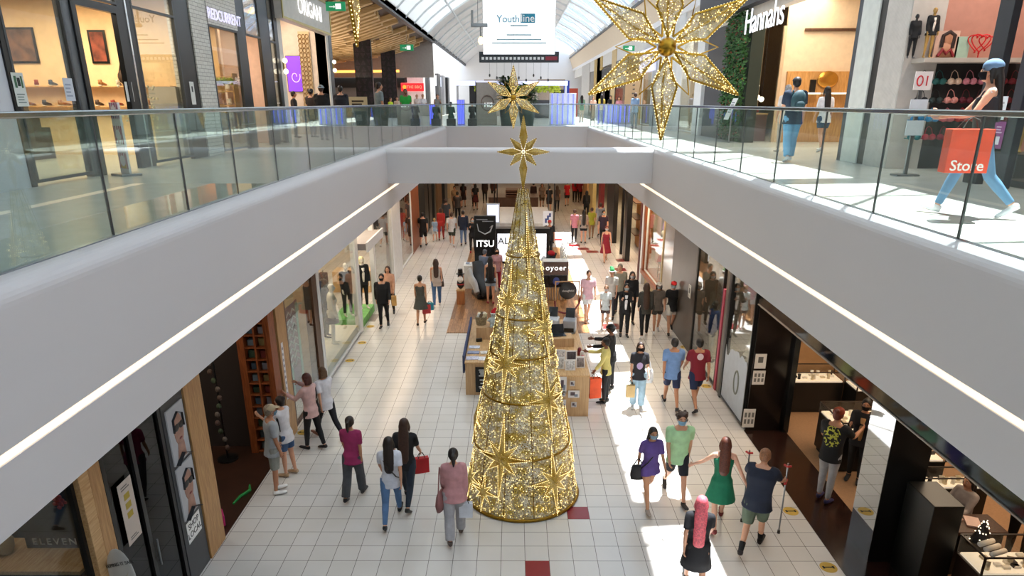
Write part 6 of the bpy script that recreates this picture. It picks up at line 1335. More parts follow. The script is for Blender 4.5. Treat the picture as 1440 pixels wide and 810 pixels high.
for k in range(3800):
    p = Vector((-.02-q.uniform(0,.14), q.uniform(-hw-.05, hw+.05), q.uniform(0.05, 4.0))); d = Vector((-q.uniform(.1,.8), q.uniform(-1,1), q.uniform(-1,.4))).normalized(); s = d.cross(Vector((1,0,.3))).normalized()*.028; l_ = q.uniform(.08,.16)
    v = [bm.verts.new(c) for c in (p, p+d*l_*.5+s, p+d*l_, p+d*l_*.5-s)]; bm.faces.new(v)
link('foliage', bm, mat('#2f5c24', .6, 0, .6, 5), gw)
bm = B()
for k in range(150): speck(bm, Vector((-.17, q.uniform(-hw, hw), q.uniform(.1, 3.95))), .022)
link('red_flowers', bm, mat('#a5302a', .6), gw)
menu = sheet('lectern_menu', Matrix.Identity(4), .5, .7, '#d2d4d2', 'tilted white menu board at the foot of the living wall', lines('#5a5f66', .15,.85,.3,.85,5), 'menu'); pm = onx(1028, 150, 7.0); menu.matrix_world = frameM((7.0, pm.y, UP+1.05), (0,-1,0), (.4,0,1))
bx('menu_pole', 7.02, 7.06, pm.y-.02, pm.y+.02, UP, UP+.95, M_STEEL, label='steel pole carrying the tilted white menu board', cat='pole')
wallp('shoe_store_far', 8.75, 14, 23.9, 24.0, UP, 10.2, mat('#d8c0a0', .7)); wallp('shoe_store_room', 7.9, 8.75, 26.9, 27.0, UP, 10.2, mat('#d9ccb8', .6))
bx('shelf_panelling', 8.9, 13.9, 23.8, 23.89, UP, 7.75, woodmat('honey_wood', '#a8763c', '#cd9a5c', 'Z'), label='honey timber wall panelling behind the lit shoe shelves', cat='panelling')
bx('dark_wall_trim', 9.3, 13.5, 23.8, 23.89, 8.95, 9.03, M_DKW, label='thin dark line above the beige store wall', cat='trim')
bx('glass_door_edge', 8.62, 8.72, 23.8, 23.9, UP, 9.1, mat('#c2a684', .5), label='slim beige upright between the two shoe store rooms', cat='upright')
for i, z in enumerate((7.05, 6.55)):
    for j, (a, b) in enumerate(((9.1, 9.9), (10.0, 11.0), (11.1, 11.9))):
        r = empty('lit_shelf', ((a+b)/2, 23.6, z), 0, f'white lit shoe shelf, {["upper","lower"][i]} row, {["bay next to the beige upright","middle bay","bay next to the white column"][j]}', 'shelf', 'lit shelves of the shoe store'); bm = B(); box(bm, -(b-a)/2, (b-a)/2, -.15, .19, 0, .05, .004); link('shelf_board', bm, mat('#e6dccb', .5), r); bm = B(); box(bm, -(b-a)/2, (b-a)/2, -.17, -.15, .0, .045); link('light_edge', bm, emat('#fff3e0', 1.6), r)
gd = empty('gold_disc', (ony(1165,108,23.7).x, 23.72, 7.5), R(90), 'large brass bowl-shaped disc on the timber wall', 'ornament'); bm = B(); ball(bm, (0,0,0), (.07,.34,.26), 24, 12); link('disc', bm, mat('#c08a3a', .25, .8), gd, smooth=True)
bx('wall_speaker', 9.65, 9.83, 23.7, 23.79, 7.1, 7.5, M_BLK, label='small black speaker box on the timber wall', cat='speaker', bev=.01)
for k in range(8):
    y = 16.8+.85*k; r = empty('ceiling_downlight', (9.2+.8*(k%2), y, 10.2), 0, f'recessed round downlight in the shoe store ceiling, {ordn[k]} from the white column', 'downlight', 'shoe store downlights'); bm = B(); lathe(bm, [(.09,-.02),(.09,0)], 12); link('bezel', bm, M_ALU, r); bm = B(); lathe(bm, [(.07,-.03),(.07,-.02)], 12); link('lamp', bm, emat('#fff2dc', 6), r)
q = random.Random(4)
for k in range(8):
    y = 24.3 + .2*k; zz = UP + 1.35 + .38*q.random()*1.6; zz = [7.15,6.95,6.9,7.0,7.25,7.35,7.3,7.05][k]
    r = empty('pendant_lamp', (8.05+.2*(k%3), y, zz), 0, f'hanging glass bulb on a long cord, {ordn[k]} from the beige upright', 'pendant lamp', 'cluster of pendant bulbs'); bm = B(); tube(bm, [(0,0,.08),(0,0,10.2-zz)], .006, 5); link('cord', bm, M_BLKM, r); bm = B(); ball(bm, (0,0,0), .085, 12, 8); link('bulb', bm, emat('#fff0d0', 5), r, smooth=True)
cn2 = counter('store_counter', 7.9, 8.6, 24.3, 26.2, .9, 'dark counter with red goods under the pendant bulbs', mat('#5a3a34', .5)); cn2.location.z = UP
for k in range(5): shoe(8.2, 24.6+.35*k, UP+.902, R(90), '#6a1f1a', f'dark red shoe on the counter under the pendants, {ordn[k]} from the near end', 'shoes on the store counter')
for k, (a, y) in enumerate(((9.0, 17.9), (9.2, 18.9))):
    r = empty('aframe_display', (a, y, UP), R(-10), f'dark framed standing display with a brown picture, {["nearer","farther"][k]} one in the shoe store entrance', 'display stand'); bm = B(); 
    for s_ in (-.3, .28): box(bm, s_, s_+.04, 0, .04, 0, 1.4)
    box(bm, -.3, .32, 0, .04, 1.36, 1.4); link('frame', bm, M_BLK, r); bm = B(); box(bm, -.26, .28, .01, .03, .5, 1.34); link('picture', bm, mat('#8a7458', .6, 0, .6, 6), r)
# beyond the black column, to the far end
def rwin(pa, pb, m, g): return window(UX, ry(pb), ry(pa), UP+.05, 9.6, m, g, .05)
wallp('upper_right_mid_back', 9.6, 9.7, 28.7, 56, UP, 10.5, mat('#cbb794', .7))
rp(ry(985), ry(976), M_ALU, d=.4); rwin(956, 976, M_ALU, G_SHOP); rp(ry(956), ry(948), M_ALU, d=.4); rp(ry(948), ry(922), mat('#d9d9d6', .5), d=.4); rp(ry(922), ry(915), mat('#9fa4a6', .4)); rwin(902, 915, M_ALU, G_SHOP)
rp(ry(902), ry(880), woodmat('directory_wood', '#b08a58', '#cda777', 'Z'), z1=8.6, d=.3, out=.1); rwin(864, 880, M_DGREY, G_SHOP); rp(ry(864), ry(858), mat('#c3a878', .6)); rp(ry(858), ry(842), mat('#2b2826', .5), z1=9.4); rp(ry(842), ry(838), mat('#8a4a30', .5)); rp(62, 68, mat('#b99a58', .6)); rp(72, 80, mat('#b9b4ae', .6)); rp(56.5, 59.5, mat('#9a2f2a', .5), z1=8.2)
bx('wall_upper_right_header', UX+.02, UX+.3, ry(985), 90, 9.6, 10.5, mat('#cfcbc6', .5), bev=0, kind='structure')
y_ = ry(892); pn2 = empty('directory_print', (UX-.115, y_, 7.4), 0, 'dark icons and text on the tan directory board', 'directory')
bm = B()
for k in range(6): box(bm, -.004, 0, -.5, .5-.12*(k%3), .6-.24*k, .68-.24*k)
link('print', bm, mat('#3a2c22', .6), pn2)
mannequin('mannequin in a yellow top in the bright far right window', (8.2, ry(968)), 260, UP, ('tee', '#c9b818'), ('skirt', '#6f8a3a', .5), 'dummy')
ls = empty('lit_ceiling_sign', (UX-.2, (ry(905)+ry(920))/2, 9.0), 0, 'large pale lilac lit panel above the far right window', 'sign'); bm = B(); box(bm, 0, .15, -1.6, 2.6, -.6, .55, .01); link('lit_face', bm, emat('#cfd0f2', 1.3), ls)
exit_sign(Vector((7.0, 45, 9.9)), 'green exit sign over the right walkway', .7, .3)
text('shop_sign', 'nine', .7, frameM((UX-.06, ry(850), 8.6), (0,-1,0), (0,0,1)), emat('#f4f0e6', 1.4), None, .04, 1, True, label='small white lettering on the dark brown far shopfront', cat='sign')
# lamps of the upper shops, plus one added upward fill
area(-10.5, 15.6, 9.0, 5, 2.5, 300, (1,.80,.55)); area(-9.4, 12.2, 9.0, 2.5, 3, 120, (1,.88,.7)); area(-9, 20.5, 9.0, 2, 4, 150, (1,.82,.6)); area(-9.3, 27, 10.2, 2.5, 4, 260, (1,.88,.75))
area(-13, 40, 9.2, 6, 16, 200, (1,.72,.45)); area(-10, 40, 8.2, 3, 18, 260, (1,.82,.6), (math.pi,0,0)); area(-7.2, 65, 9.6, 2, 14, 200)  # the upturned one is an added fill that brightens the timber battens
area(8.9, 12, 10.0, 1.5, 3, 110, (1,.85,.72)); area(9.2, 19, 10.0, 2, 4, 260, (1,.88,.72)); area(9.0, 23.6, 10.0, 2, 3, 170, (1,.86,.7)); area(8.6, 33, 9.5, 1.5, 6, 190); area(8.6, 45, 9.5, 1.5, 12, 260)
# ================================================================= PEOPLE AND WHAT THEY CARRY
def P(label, px, py, face, z0=0.0, **k):
    p = onz(px, py, z0); return person(label, (p.x, p.y), face, z0=z0, **k)
def bag(kind, label, p, c, w=.3, h=.34, d=.12, rz=0.0, word=None, strap=.22):
    """p = the point of the hand or shoulder it hangs from"""
    r = empty({'paper': 'shopping_bag', 'tote': 'tote_bag', 'shoulder': 'shoulder_bag', 'pack': 'backpack'}[kind], (p[0], p[1], p[2]-strap-h), rz, label, 'bag')
    bm = B()
    if kind == 'paper': box(bm, -w/2, w/2, -d/2, d/2, 0, h, .006)
    elif kind == 'pack': ball(bm, (0,0,h/2), (w/2,d/2,h/2), 14, 10); ball(bm, (0,-d*.4,h*.3), (w*.36,d*.3,h*.22), 10, 8)
    else: tube(bm, [(0,0,0),(0,0,h*.3),(0,0,h*.8),(0,0,h)], [(w*.46,d*.42),(w*.52,d*.55),(w*.46,d*.4),(w*.4,d*.15)], 14, up=(1,0,0))
    link('bag_body', bm, mat(c, .65, 0, .12), r, smooth=(kind != 'paper'))
    bm = B()
    if kind == 'paper':
        for s_ in (-1,1): tube(bm, [(-w*.25,s_*d*.4,h),(-w*.12,s_*d*.2,h+strap*.8),(0,0,h+strap),(w*.12,s_*d*.2,h+strap*.8),(w*.25,s_*d*.4,h)], .006, 5)
    elif kind == 'pack':
        for s_ in (-1,1): tube(bm, [(s_*w*.3,d*.35,h*.1),(s_*w*.34,d*.75,h*.55),(s_*w*.3,d*.5,h*.98)], .02, 6)
    else: tube(bm, [(-w*.36,0,h*.9),(-w*.1,0,h+strap*.8),(0,0,h+strap),(w*.1,0,h+strap*.8),(w*.36,0,h*.9)], .011, 6)
    link('strap' if kind != 'paper' else 'handle', bm, mat(c if kind != 'paper' else '#2a2420', .65, 0, .12), r)
    if word: text('lettering', word, w*.36, frameM((0, -d/2-.003, h*.16), (1,0,0), (0,0,1)), mat('#f4efe9', .5, 0, 0), r, .004, 1, True)
    return r
def sh_at(root, i=1, z=1.42, dx=.2): return root.location + Matrix.Rotation(root.rotation_euler.z, 3, 'Z') @ Vector(((1 if i else -1)*dx*root.scale.x, 0, z*root.scale.x))
def graphic(base, col, c, rad, sq=(1,1,1), noise=0, inv=False):
    """fabric with a printed patch around the point c (person's own space)"""
    m, t, b, o = nt('printed_fabric'); N = t.nodes; L = t.links; b.inputs['Roughness'].default_value = .85
    tc = N.new('ShaderNodeTexCoord'); mp = N.new('ShaderNodeMapping'); mp.inputs['Location'].default_value = [-a*q for a, q in zip(c, sq)]; mp.inputs['Scale'].default_value = sq
    ln = N.new('ShaderNodeVectorMath'); ln.operation = 'LENGTH'; lt = N.new('ShaderNodeMath'); lt.operation = 'LESS_THAN'; lt.inputs[1].default_value = rad
    L.new(tc.outputs['Object'], mp.inputs[0]); L.new(mp.outputs[0], ln.inputs[0]); L.new(ln.outputs['Value'], lt.inputs[0]); fac = lt.outputs[0]
    if noise:
        vz = N.new('ShaderNodeTexNoise'); vz.inputs['Scale'].default_value = noise; g = N.new('ShaderNodeMath'); g.operation = 'GREATER_THAN'; g.inputs[1].default_value = .52; L.new(tc.outputs['Object'], vz.inputs['Vector']); L.new(vz.outputs[0], g.inputs[0])
        ml = N.new('ShaderNodeMath'); ml.operation = 'MULTIPLY'; L.new(fac, ml.inputs[0]); L.new(g.outputs[0], ml.inputs[1]); fac = ml.outputs[0]
    mx = N.new('ShaderNodeMix'); mx.data_type = 'RGBA'; mx.inputs[6].default_value = c4(sr(base)); mx.inputs[7].default_value = c4(sr(col)); L.new(fac, mx.inputs[0]); L.new(mx.outputs[2], b.inputs['Base Color']); return m
BR, BK, DB, BL = '#3b2418', '#15100e', '#241812', '#c9a468'
# --- left foreground
P('person in beige cap, grey tee and grey shorts standing by the toy shop edge', 391, 692, 60, h=1.74, pose='stand', sex='m', skin='tan', top=('tee','#a3a8ac'), bot=('shorts','#90928a',.45), hair=('short','#8a7a66'), hat=('cap','#bba98a'), shoes='#e8e6e2', mask='#8fb6cf')
a = P('person in white top and denim shorts facing the one in the beige cap', 408, 668, -75, h=1.63, pose='phone', skin='fair', top=('tee','#d6d3d6'), bot=('shorts','#3d567c',.36), hair=('bun',DB), shoes='#a98a68')
bag('shoulder', 'small black crossbody bag of the person in denim shorts', sh_at(a, 0, 1.43, .2), '#17171a', .2, .14, .07, R(80), strap=.4)
a = P('auburn-haired person in pale pink sleeves and black trousers reaching to the glass', 443, 632, -65, h=1.67, pose='stand2', skin='fair', top=('long','#cfa9a4'), bot=('trousers','#17171a'), hair=('bob','#4a1f18'), shoes='#101012', arms=((38,8,70),(70,14,22)), legs=((10,4),(-10,6)))
bag('shoulder', 'black shoulder bag on the pink-sleeved person', sh_at(a, 1, 1.43, .2), '#131315', .30, .24, .1, R(120), strap=.34)
P('brown-haired person in white shirt and black trousers beside the pink-sleeved one', 463, 616, -50, h=1.66, pose='walkL', skin='fair', top=('tee','#d9d8de'), bot=('trousers','#1b1b20'), hair=('bob','#5c4028'), shoes='#8a5a48')
P('person in magenta top and wide dark grey trousers walking away in mid floor', 500, 700, 8, h=1.60, pose='walks', skin='olive', top=('tee','#9a2c5c'), bot=('wide','#4a4c50'), hair=('pony',DB), shoes='#2a2a2c')
a = P('long-haired person in black tee carrying a red bag', 574, 708, 5, h=1.70, pose='walkL', skin='fair', top=('tee','#17181c'), bot=('trousers','#26303c'), hair=('vlong',BR), shoes='#1a1a1a')
bag('paper', 'red cloth bag in the hand of the long-haired person', hand(a, 1), '#b81c24', .26, .30, .10, .3, strap=.1)
a = P('person in white tee and blue jeans in front of the one with the red bag', 553, 732, -4, h=1.62, pose='walkR', skin='fair', top=('tee','#d3d6e0'), bot=('trousers','#5476a0'), hair=('long',DB), shoes='#1a1c20')
bm = B(); tube(bm, [(-.15,-.02,1.36),(-.02,-.14,1.2),(.12,-.13,1.0),(.18,0,.9),(.1,.12,1.0),(-.02,.14,1.2),(-.15,.02,1.36)], .012, 6, False); link('strap', bm, M_BLK, a)
a = P('person in dusty pink blouse and pale grey wide trousers walking left of the cone', 641, 758, -6, h=1.64, pose='walks', skin='fair', top=('long','#c48f92',), bot=('wide','#a9a9ae'), hair=('pony','#1c1412'), shoes='#5a4a44', fat=1.12)
bag('shoulder', 'dusty brown slouchy bag on the left shoulder of the pink blouse', sh_at(a, 0, 1.44, .24), '#8a5a58', .34, .3, .14, R(80), strap=.44); bag('paper', 'small white plastic bag in the right hand of the pink blouse', hand(a, 1), '#d6dbe4', .22, .26, .1, strap=.08)
# --- right foreground
a = P('person in purple tee with black crossbody bag and blue mask facing the camera', 910, 710, 172, h=1.58, pose='walkR', skin='olive', top=('tee','#5a4486'), bot=('shorts','#5a4486',.22), hair=('long',BK), shoes='#9a9088', mask='#a9cfe6')
bag('shoulder', 'black crossbody bag hanging at the hip of the purple tee', sh_at(a, 1, 1.05, .24), '#131316', .26, .28, .1, strap=.12)
bm = B(); tube(bm, [(-.16,.0,1.38),(-.05,.13,1.22),(.1,.14,1.02),(.2,.05,.86)], .013, 6); link('strap', bm, M_BLK, a)
P('curly-haired person in pale green tee and black shorts beside the purple tee', 948, 700, 180, h=1.76, pose='walkL', sex='m', skin='fair', top=('tee','#a9d3a2'), bot=('shorts','#191b24',.42), hair=('curly','#3a2418'), shoes='#1e1c1c', mask='#9fd0ee')
P('person in emerald green dress with long brown hair, arms swinging', 1008, 738, 10, h=1.68, pose='walkR', skin='pale', top=('tankdress','#0f6b4c',.36), bot=(None,), hair=('long','#5a2c1c'), shoes='#6a1c1c', arms=((26,34,14,38),(-24,24,14,26)))
a = P('heavy-built person in navy tee and khaki shorts swinging on crutches', 1056, 772, 30, h=1.76, pose='walkR', sex='m', skin='fair', top=('tee','#1c2436'), bot=('shorts','#5c6a58',.45), hair=('short','#8a5c3c'), shoes='#1c1414', sock='#111114', fat=1.18, lean=16, arms=((34,14,30),(30,14,26)), legs=((-16,30),(18,6)))
for i in (0, 1):
    hp = hand(a, i); r = empty('crutch', (hp.x, hp.y, 0), R(-30), f'metal crutch with red grip under the {"left" if i == 0 else "right"} hand of the navy tee', 'crutch', 'pair of crutches')
    bm = B(); tube(bm, [(0,.06,.02),(0,0,hp.z),(0,-.05,hp.z+.34)], .013, 8); link('shaft', bm, M_STEEL, r); bm = B(); tube(bm, [(0,-.08,hp.z-.02),(0,.08,hp.z-.02)], .022, 8); link('grip', bm, mat('#c22a2c', .5), r)
    bm = B(); tube(bm, [(-.05,-.05,hp.z+.30),(0,-.11,hp.z+.31),(.05,-.05,hp.z+.30)], .018, 7); link('cuff', bm, mat('#b01c20', .5), r); bm = B(); lathe(bm, [(.026,0),(.022,.06)], 12); link('rubber_foot', bm, M_BLK, r, loc=(0,.06,0))
P('pink-haired person in black top and black skirt at the bottom edge', 974, 833, 12, h=1.64, pose='walkL', skin='fair', top=('tee','#15161c'), bot=('skirt','#15161c',.36), hair=('vlong','#d8606c'), shoes='#222222', fat=1.1)
a = P('dark-haired person in light blue tee and navy shorts walking away on the right', 942, 572, 4, h=1.74, pose='walkL', sex='m', skin='tan', top=('tee','#6f8fbe'), bot=('shorts','#1c2544',.42), hair=('short',BK), shoes='#26262a')
P('dark-haired person in maroon tee with white printed triangle', 976, 574, -2, h=1.76, pose='walkR', sex='m', skin='tan', top=('tee','#7a1626'), bot=('shorts','#1b2748',.42), hair=('short',BK), shoes='#1d1d20', topmat=graphic('#7a1626', '#d8c4c8', (0,-.11,1.32), .075, (1,1,1)))
a = P('long-haired person in printed black tee, black mask and pale blue jeans', 895, 574, 184, h=1.64, pose='stand2', skin='fair', top=('tee','#26262c'), bot=('wide','#9dbcd0'), hair=('long','#2a1a14'), shoes='#cfcfcf', mask='#141416', topmat=graphic('#26262c', '#b3a0c8', (0,.12,1.2), .075, (1,1,.7)))
bag('tote', 'white cloth tote on the shoulder of the printed tee', sh_at(a, 0, 1.38, .2), '#dcdfe4', .3, .34, .08, strap=.3); bag('paper', 'brown paper bag in the hand of the person in pale jeans', hand(a, 1), '#c4a873', .2, .3, .1, strap=.14)
a = P('person in pale yellow top holding shopping bags at the right kiosk', 850, 566, -75, h=1.62, pose='stand', skin='brown', top=('long','#d2c67a'), bot=('trousers','#141418'), hair=('short',BK), shoes='#141414', arms=((14,10,20),(58,6,30)))
bag('paper', 'orange-red shopping bag held by the person in yellow', (hand(a,0).x+.05, hand(a,0).y-.06, hand(a,0).z), '#e0501c', .28, .5, .14, .2, strap=.1); bag('paper', 'brown shopping bag held beside the orange one', (hand(a,0).x-.22, hand(a,0).y-.12, hand(a,0).z), '#7c4a34', .3, .36, .14, -.1, strap=.1)
P('person in black hat and black top behind the one in yellow', 857, 548, -70, h=1.70, pose='stand', skin='brown', top=('long','#17171a'), bot=('trousers','#1a1a1d'), hair=('short',BK), shoes='#17171a', hat=('bucket','#121214'), arms=((40,6,40),(55,6,30)))
# --- group at the right of the platform
P('person in pale pink shirt and white shorts standing in the sun', 825, 452, 170, h=1.70, pose='walks', sex='m', skin='fair', top=('tee','#e2b9c6'), bot=('shorts','#dfe4e6',.36), hair=('short','#4a2c1c'), shoes='#b98a6a')
P('small person in white tee with bare legs at the front of the group', 850, 463, 190, h=1.42, pose='stand', skin='fair', top=('tee','#dfe6e6'), bot=('shorts','#5a4a4a',.3), hair=('short','#6a4a30'), shoes='#c8c0b8', mask='#e6e6e6')
P('person in green and white hat at the back of the group', 858, 448, 200, h=1.68, pose='stand', skin='fair', top=('tee','#b9b6ae'), bot=('trousers','#2a2a30'), hair=('short','#6a4a30'), shoes='#2c2c2c', hat=('santa','#2f8a4c'))
P('person in olive grey shirt beside the green hat', 869, 441, 200, h=1.72, pose='stand', sex='m', skin='fair', top=('tee','#8e8a7a'), bot=('trousers','#22242a'), hair=('short','#8a8478'), shoes='#333333')
P('person in black blazer over white shirt with pale mask in the group', 877, 473, 182, h=1.66, pose='phone', skin='fair', top=('jacket','#141418','#e6e6ea'), bot=('trousers','#16161a'), hair=('long',BK), shoes='#2a2a2a', mask='#d6e6ee')
P('taller long-haired person in black behind the black blazer', 885, 455, 180, h=1.72, pose='stand', skin='fair', top=('long','#121216'), bot=('trousers','#16161a'), hair=('long',DB), shoes='#2a2a2a', mask='#e4e8ec')
P('person with long dark hair in dark grey top and black leggings walking away', 905, 475, 3, h=1.70, pose='walks', skin='fair', top=('long','#3a3834'), bot=('trousers','#131316'), hair=('vlong',BR), shoes='#d6d6d6')
P('person in pale cap, mask and grey-brown top between two friends', 922, 468, 182, h=1.62, pose='walks', skin='fair', top=('tee','#6a6058'), bot=('shorts','#4a4642',.3), hair=('long',BR), shoes='#cfcfcf', mask='#dce6ec', hat=('cap','#c9c4bc'))
P('person in bright red cap, black tee and white shorts', 942, 468, 184, h=1.70, pose='walkR', skin='fair', top=('tee','#141417'), bot=('shorts','#d8d4cc',.3), hair=('short',DB), shoes='#1c1c1c', mask='#cfdfe8', hat=('cap','#d61f24'))
# --- left middle distance
a = P('stocky person all in black with a dark mask walking to the camera', 541, 460, 176, h=1.74, pose='walks', sex='m', skin='fair', top=('long','#121216'), bot=('trousers','#121216'), hair=('short',BK), shoes='#111111', mask='#1a1a1a', fat=1.12)
a = P('long-haired person in peach top half hidden behind the one in black', 549, 443, 178, h=1.68, pose='walks', skin='fair', top=('long','#c99a80'), bot=('trousers','#2a2422'), hair=('long',BR), shoes='#2a2422')
bag('paper', 'small tan bag carried by the person in peach', hand(a, 0), '#c29a5c', .16, .34, .1, strap=.08)
a = P('person with bun in dark olive dress carrying bright bags', 593, 457, 0, h=1.62, pose='walks', skin='olive', top=('tankdress','#4a4a44',.34), bot=(None,), hair=('bun',BK), shoes='#2a1c18')
bag('paper', 'red shopping bag of the person in the olive dress', hand(a, 1), '#b8383c', .26, .28, .1, .4, strap=.08); q = hand(a, 1); bag('paper', 'teal shopping bag beside the red one', (q.x+.1, q.y+.12, q.z+.02), '#2f8a9a', .24, .24, .1, .1, strap=.06)
a = P('long-haired person in pale top and blue jeans with a dark strap bag', 615, 432, -6, h=1.70, pose='walks', skin='fair', top=('tank','#b9aca4'), bot=('trousers','#4a6a94'), hair=('long',BR), shoes='#d8d4d0')
bag('shoulder', 'slim dark bag hanging from the shoulder above the blue jeans', sh_at(a, 1, 1.4, .19), '#33241e', .16, .2, .07, strap=.42)
# --- far left of the lower hall
P('person in black tee and black shorts alone by the timber pillar', 596, 347, 0, h=1.74, pose='walkR', sex='m', skin='fair', top=('tee','#141416'), bot=('shorts','#141416',.45), hair=('short',BK), shoes='#171717')
a = P('person in red top and red trousers walking away', 621, 338, 0, h=1.66, pose='walks', skin='tan', top=('long','#a8261e'), bot=('trousers','#9a2a20'), hair=('bob',BR), shoes='#5a2a20'); bag('shoulder', 'round blue bag left of the person in red', hand(a, 0), '#2c62a8', .3, .3, .14, strap=.08)
P('person in white tee and dark green shorts', 636, 346, -3, h=1.70, pose='walkL', sex='m', skin='fair', top=('tee','#c9c6c4'), bot=('shorts','#2a3428',.4), hair=('short',BR), shoes='#c8c8c8')
P('person in navy jacket and blue jeans', 652, 345, 0, h=1.72, pose='walks', sex='m', skin='fair', top=('jacket','#1c2438'), bot=('trousers','#5c7090'), hair=('short',DB), shoes='#2a2a2a')
P('person in dark brown-grey tee further up the hall', 644, 311, 0, h=1.74, pose='walks', sex='m', skin='tan', top=('tee','#4c4038'), bot=('trousers','#1c1a1a'), hair=('short',BK), shoes='#2a2a2a')
P('person in charcoal behind the one in red', 628, 324, 4, h=1.72, pose='walks', sex='m', skin='tan', top=('tee','#38383a'), bot=('trousers','#242428'), hair=('short',BR), shoes='#2a2a2a')
P('small child in pale blue clothes at the side of the person in red', 612, 340, 0, h=1.2, pose='walks', skin='fair', top=('tee','#9ab4cc'), bot=('shorts','#d0ccc8',.4), hair=('short',BL), shoes='#c0c0c0')
P('person in black with red shoes at the foot of the lettered totem', 665, 356, 170, h=1.68, pose='phone', skin='fair', top=('long','#16161a'), bot=('trousers','#1a1a1e'), hair=('bob',BK), shoes='#a02026', mask='#dfe4e8')
far = [(652,292,0,'dark maroon','tee','#3a1c1c','skirt','#2a1616'),(667,290,180,'white','tee','#d6d2d0','trousers','#1c1c20'),(669,296,0,'black and red skirt','tee','#18181a','skirt','#5a1e1c'),(682,286,0,'dark brown','long','#2c1c18','trousers','#161616'),(694,283,180,'brown and black','jacket','#4a2c20','trousers','#151515'),(640,300,180,'tan','tee','#a0805c','trousers','#4a3a2c')]
for k, (px, py, f, nm, t_, tc_c, b_, bc) in enumerate(far): P(f'distant person in {nm} in the crowd left of the cone top', px, py, f, h=1.68+.02*(k%3), pose=['walks','stand'][k%2], skin=['fair','tan'][k%2], top=(t_, tc_c), bot=(b_, bc), hair=('short' if k%2 else 'long', BK), vox=.02)
# --- far right of the lower hall
P('person in dark red summer dress and white mask', 851, 368, 178, h=1.66, pose='walkR', skin='fair', top=('tankdress','#8a1c2c',.46), bot=(None,), hair=('bun','#6a2418'), shoes='#b08a70', mask='#e6eaee')
P('person in dark purple-black with mask right behind the red dress', 847, 344, 178, h=1.70, pose='walks', sex='m', skin='fair', top=('tee','#2a1e30'), bot=('trousers','#17171b'), hair=('short',BK), mask='#e6eaee')
P('person in pink top and black leggings pushing off to the left', 807, 341, 2, h=1.66, pose='walks', skin='fair', top=('tee','#c07a88'), bot=('trousers','#1a1a1e'), hair=('bun',BR))
P('person with long black hair, grey top and black shorts', 820, 342, 0, h=1.68, pose='stand', skin='fair', top=('tee','#8c8078'), bot=('shorts','#15151a',.3), hair=('vlong',BK), shoes='#1c1c1c')
P('person in yellow-green top beside the long-haired one', 831, 336, 0, h=1.62, pose='walks', skin='tan', top=('tee','#8a8a24'), bot=('trousers','#8a6a50'), hair=('short',BR))
P('person in grey tee and shorts at the right of the far group', 843, 331, 0, h=1.72, pose='walks', sex='m', skin='fair', top=('tee','#86868c'), bot=('shorts','#8c7c70',.4), hair=('short',BR))
a = P('person in black top behind a dark pushchair', 824, 308, 0, h=1.70, pose='stand', skin='fair', top=('long','#141416'), bot=('trousers','#17171a'), hair=('long',BK))
far = [(797,290,0,'bright red','tee','#c41e28','shorts','#17171c'),(808,284,0,'crimson, larger','long','#a8141e','trousers','#1a1216'),(815,284,0,'dark rose','tee','#8a1c28','trousers','#141418'),(783,298,0,'brown grey','tee','#5a4a40','trousers','#15151a'),(772,299,0,'black, long-haired','tee','#1a1a1c','shorts','#2a1a1a'),(762,293,180,'grey and tan','tee','#8a7464','shorts','#5a4636'),(750,292,0,'charcoal and rust','long','#3a2420','trousers','#141416'),(833,276,0,'olive','tee','#6a5c2c','trousers','#3a2c20')]
for k, (px, py, f, nm, t_, tc_c, b_, bc) in enumerate(far): P(f'distant person in {nm} in the crowd right of the cone top', px, py, f, h=1.68+.02*(k%3), pose=['walks','stand','walkR'][k%3], skin=['fair','tan'][k%2], top=(t_, tc_c), bot=(b_, bc), hair=('long' if k%2 else 'short', [BK,BR][k%2]), vox=.02)
# --- kiosk staff and customers
P('long-haired person in black top and denim shorts standing at the massage chair', 690, 427, -5, .02, h=1.68, pose='stand', skin='fair', top=('tank','#141418'), bot=('shorts','#8fa6bc',.28), hair=('vlong',BK), shoes='#8a2c30')
P('masked person in dusty pink behind the denim shorts', 699, 408, 175, .02, h=1.60, pose='stand', skin='fair', top=('tee','#b88a90'), bot=('trousers','#a02430'), hair=('long',BK), mask='#1a1a20', shoes='#222222')
P('grey-haired person in blue-grey shirt beside the white table', 677, 410, 30, .02, h=1.62, lean=30, pose='stand', sex='m', skin='tan', top=('tee','#5a6478'), bot=('trousers','#3a3c44'), hair=('short','#5a5c66'), shoes='#222222')
P('person in red cap and black shirt behind the booth', 772, 362, 180, .02, h=1.72, pose='stand', sex='m', skin='tan', top=('tee','#161618'), bot=('trousers','#17171a'), hair=('short',BK), hat=('cap','#b01c20'), shoes='#222222')
person('kiosk attendant in red striped jumper and yellow hat between the counters', (.42, 16.1), 100, h=1.62, pose='phone', skin='fair', top=('long','#a83038'), bot=('trousers','#22222a'), hair=('curly','#b08a3c'), hat=('beanie','#b5a21e'), shoes='#222222', arms=((48,6,36),(40,6,50)))
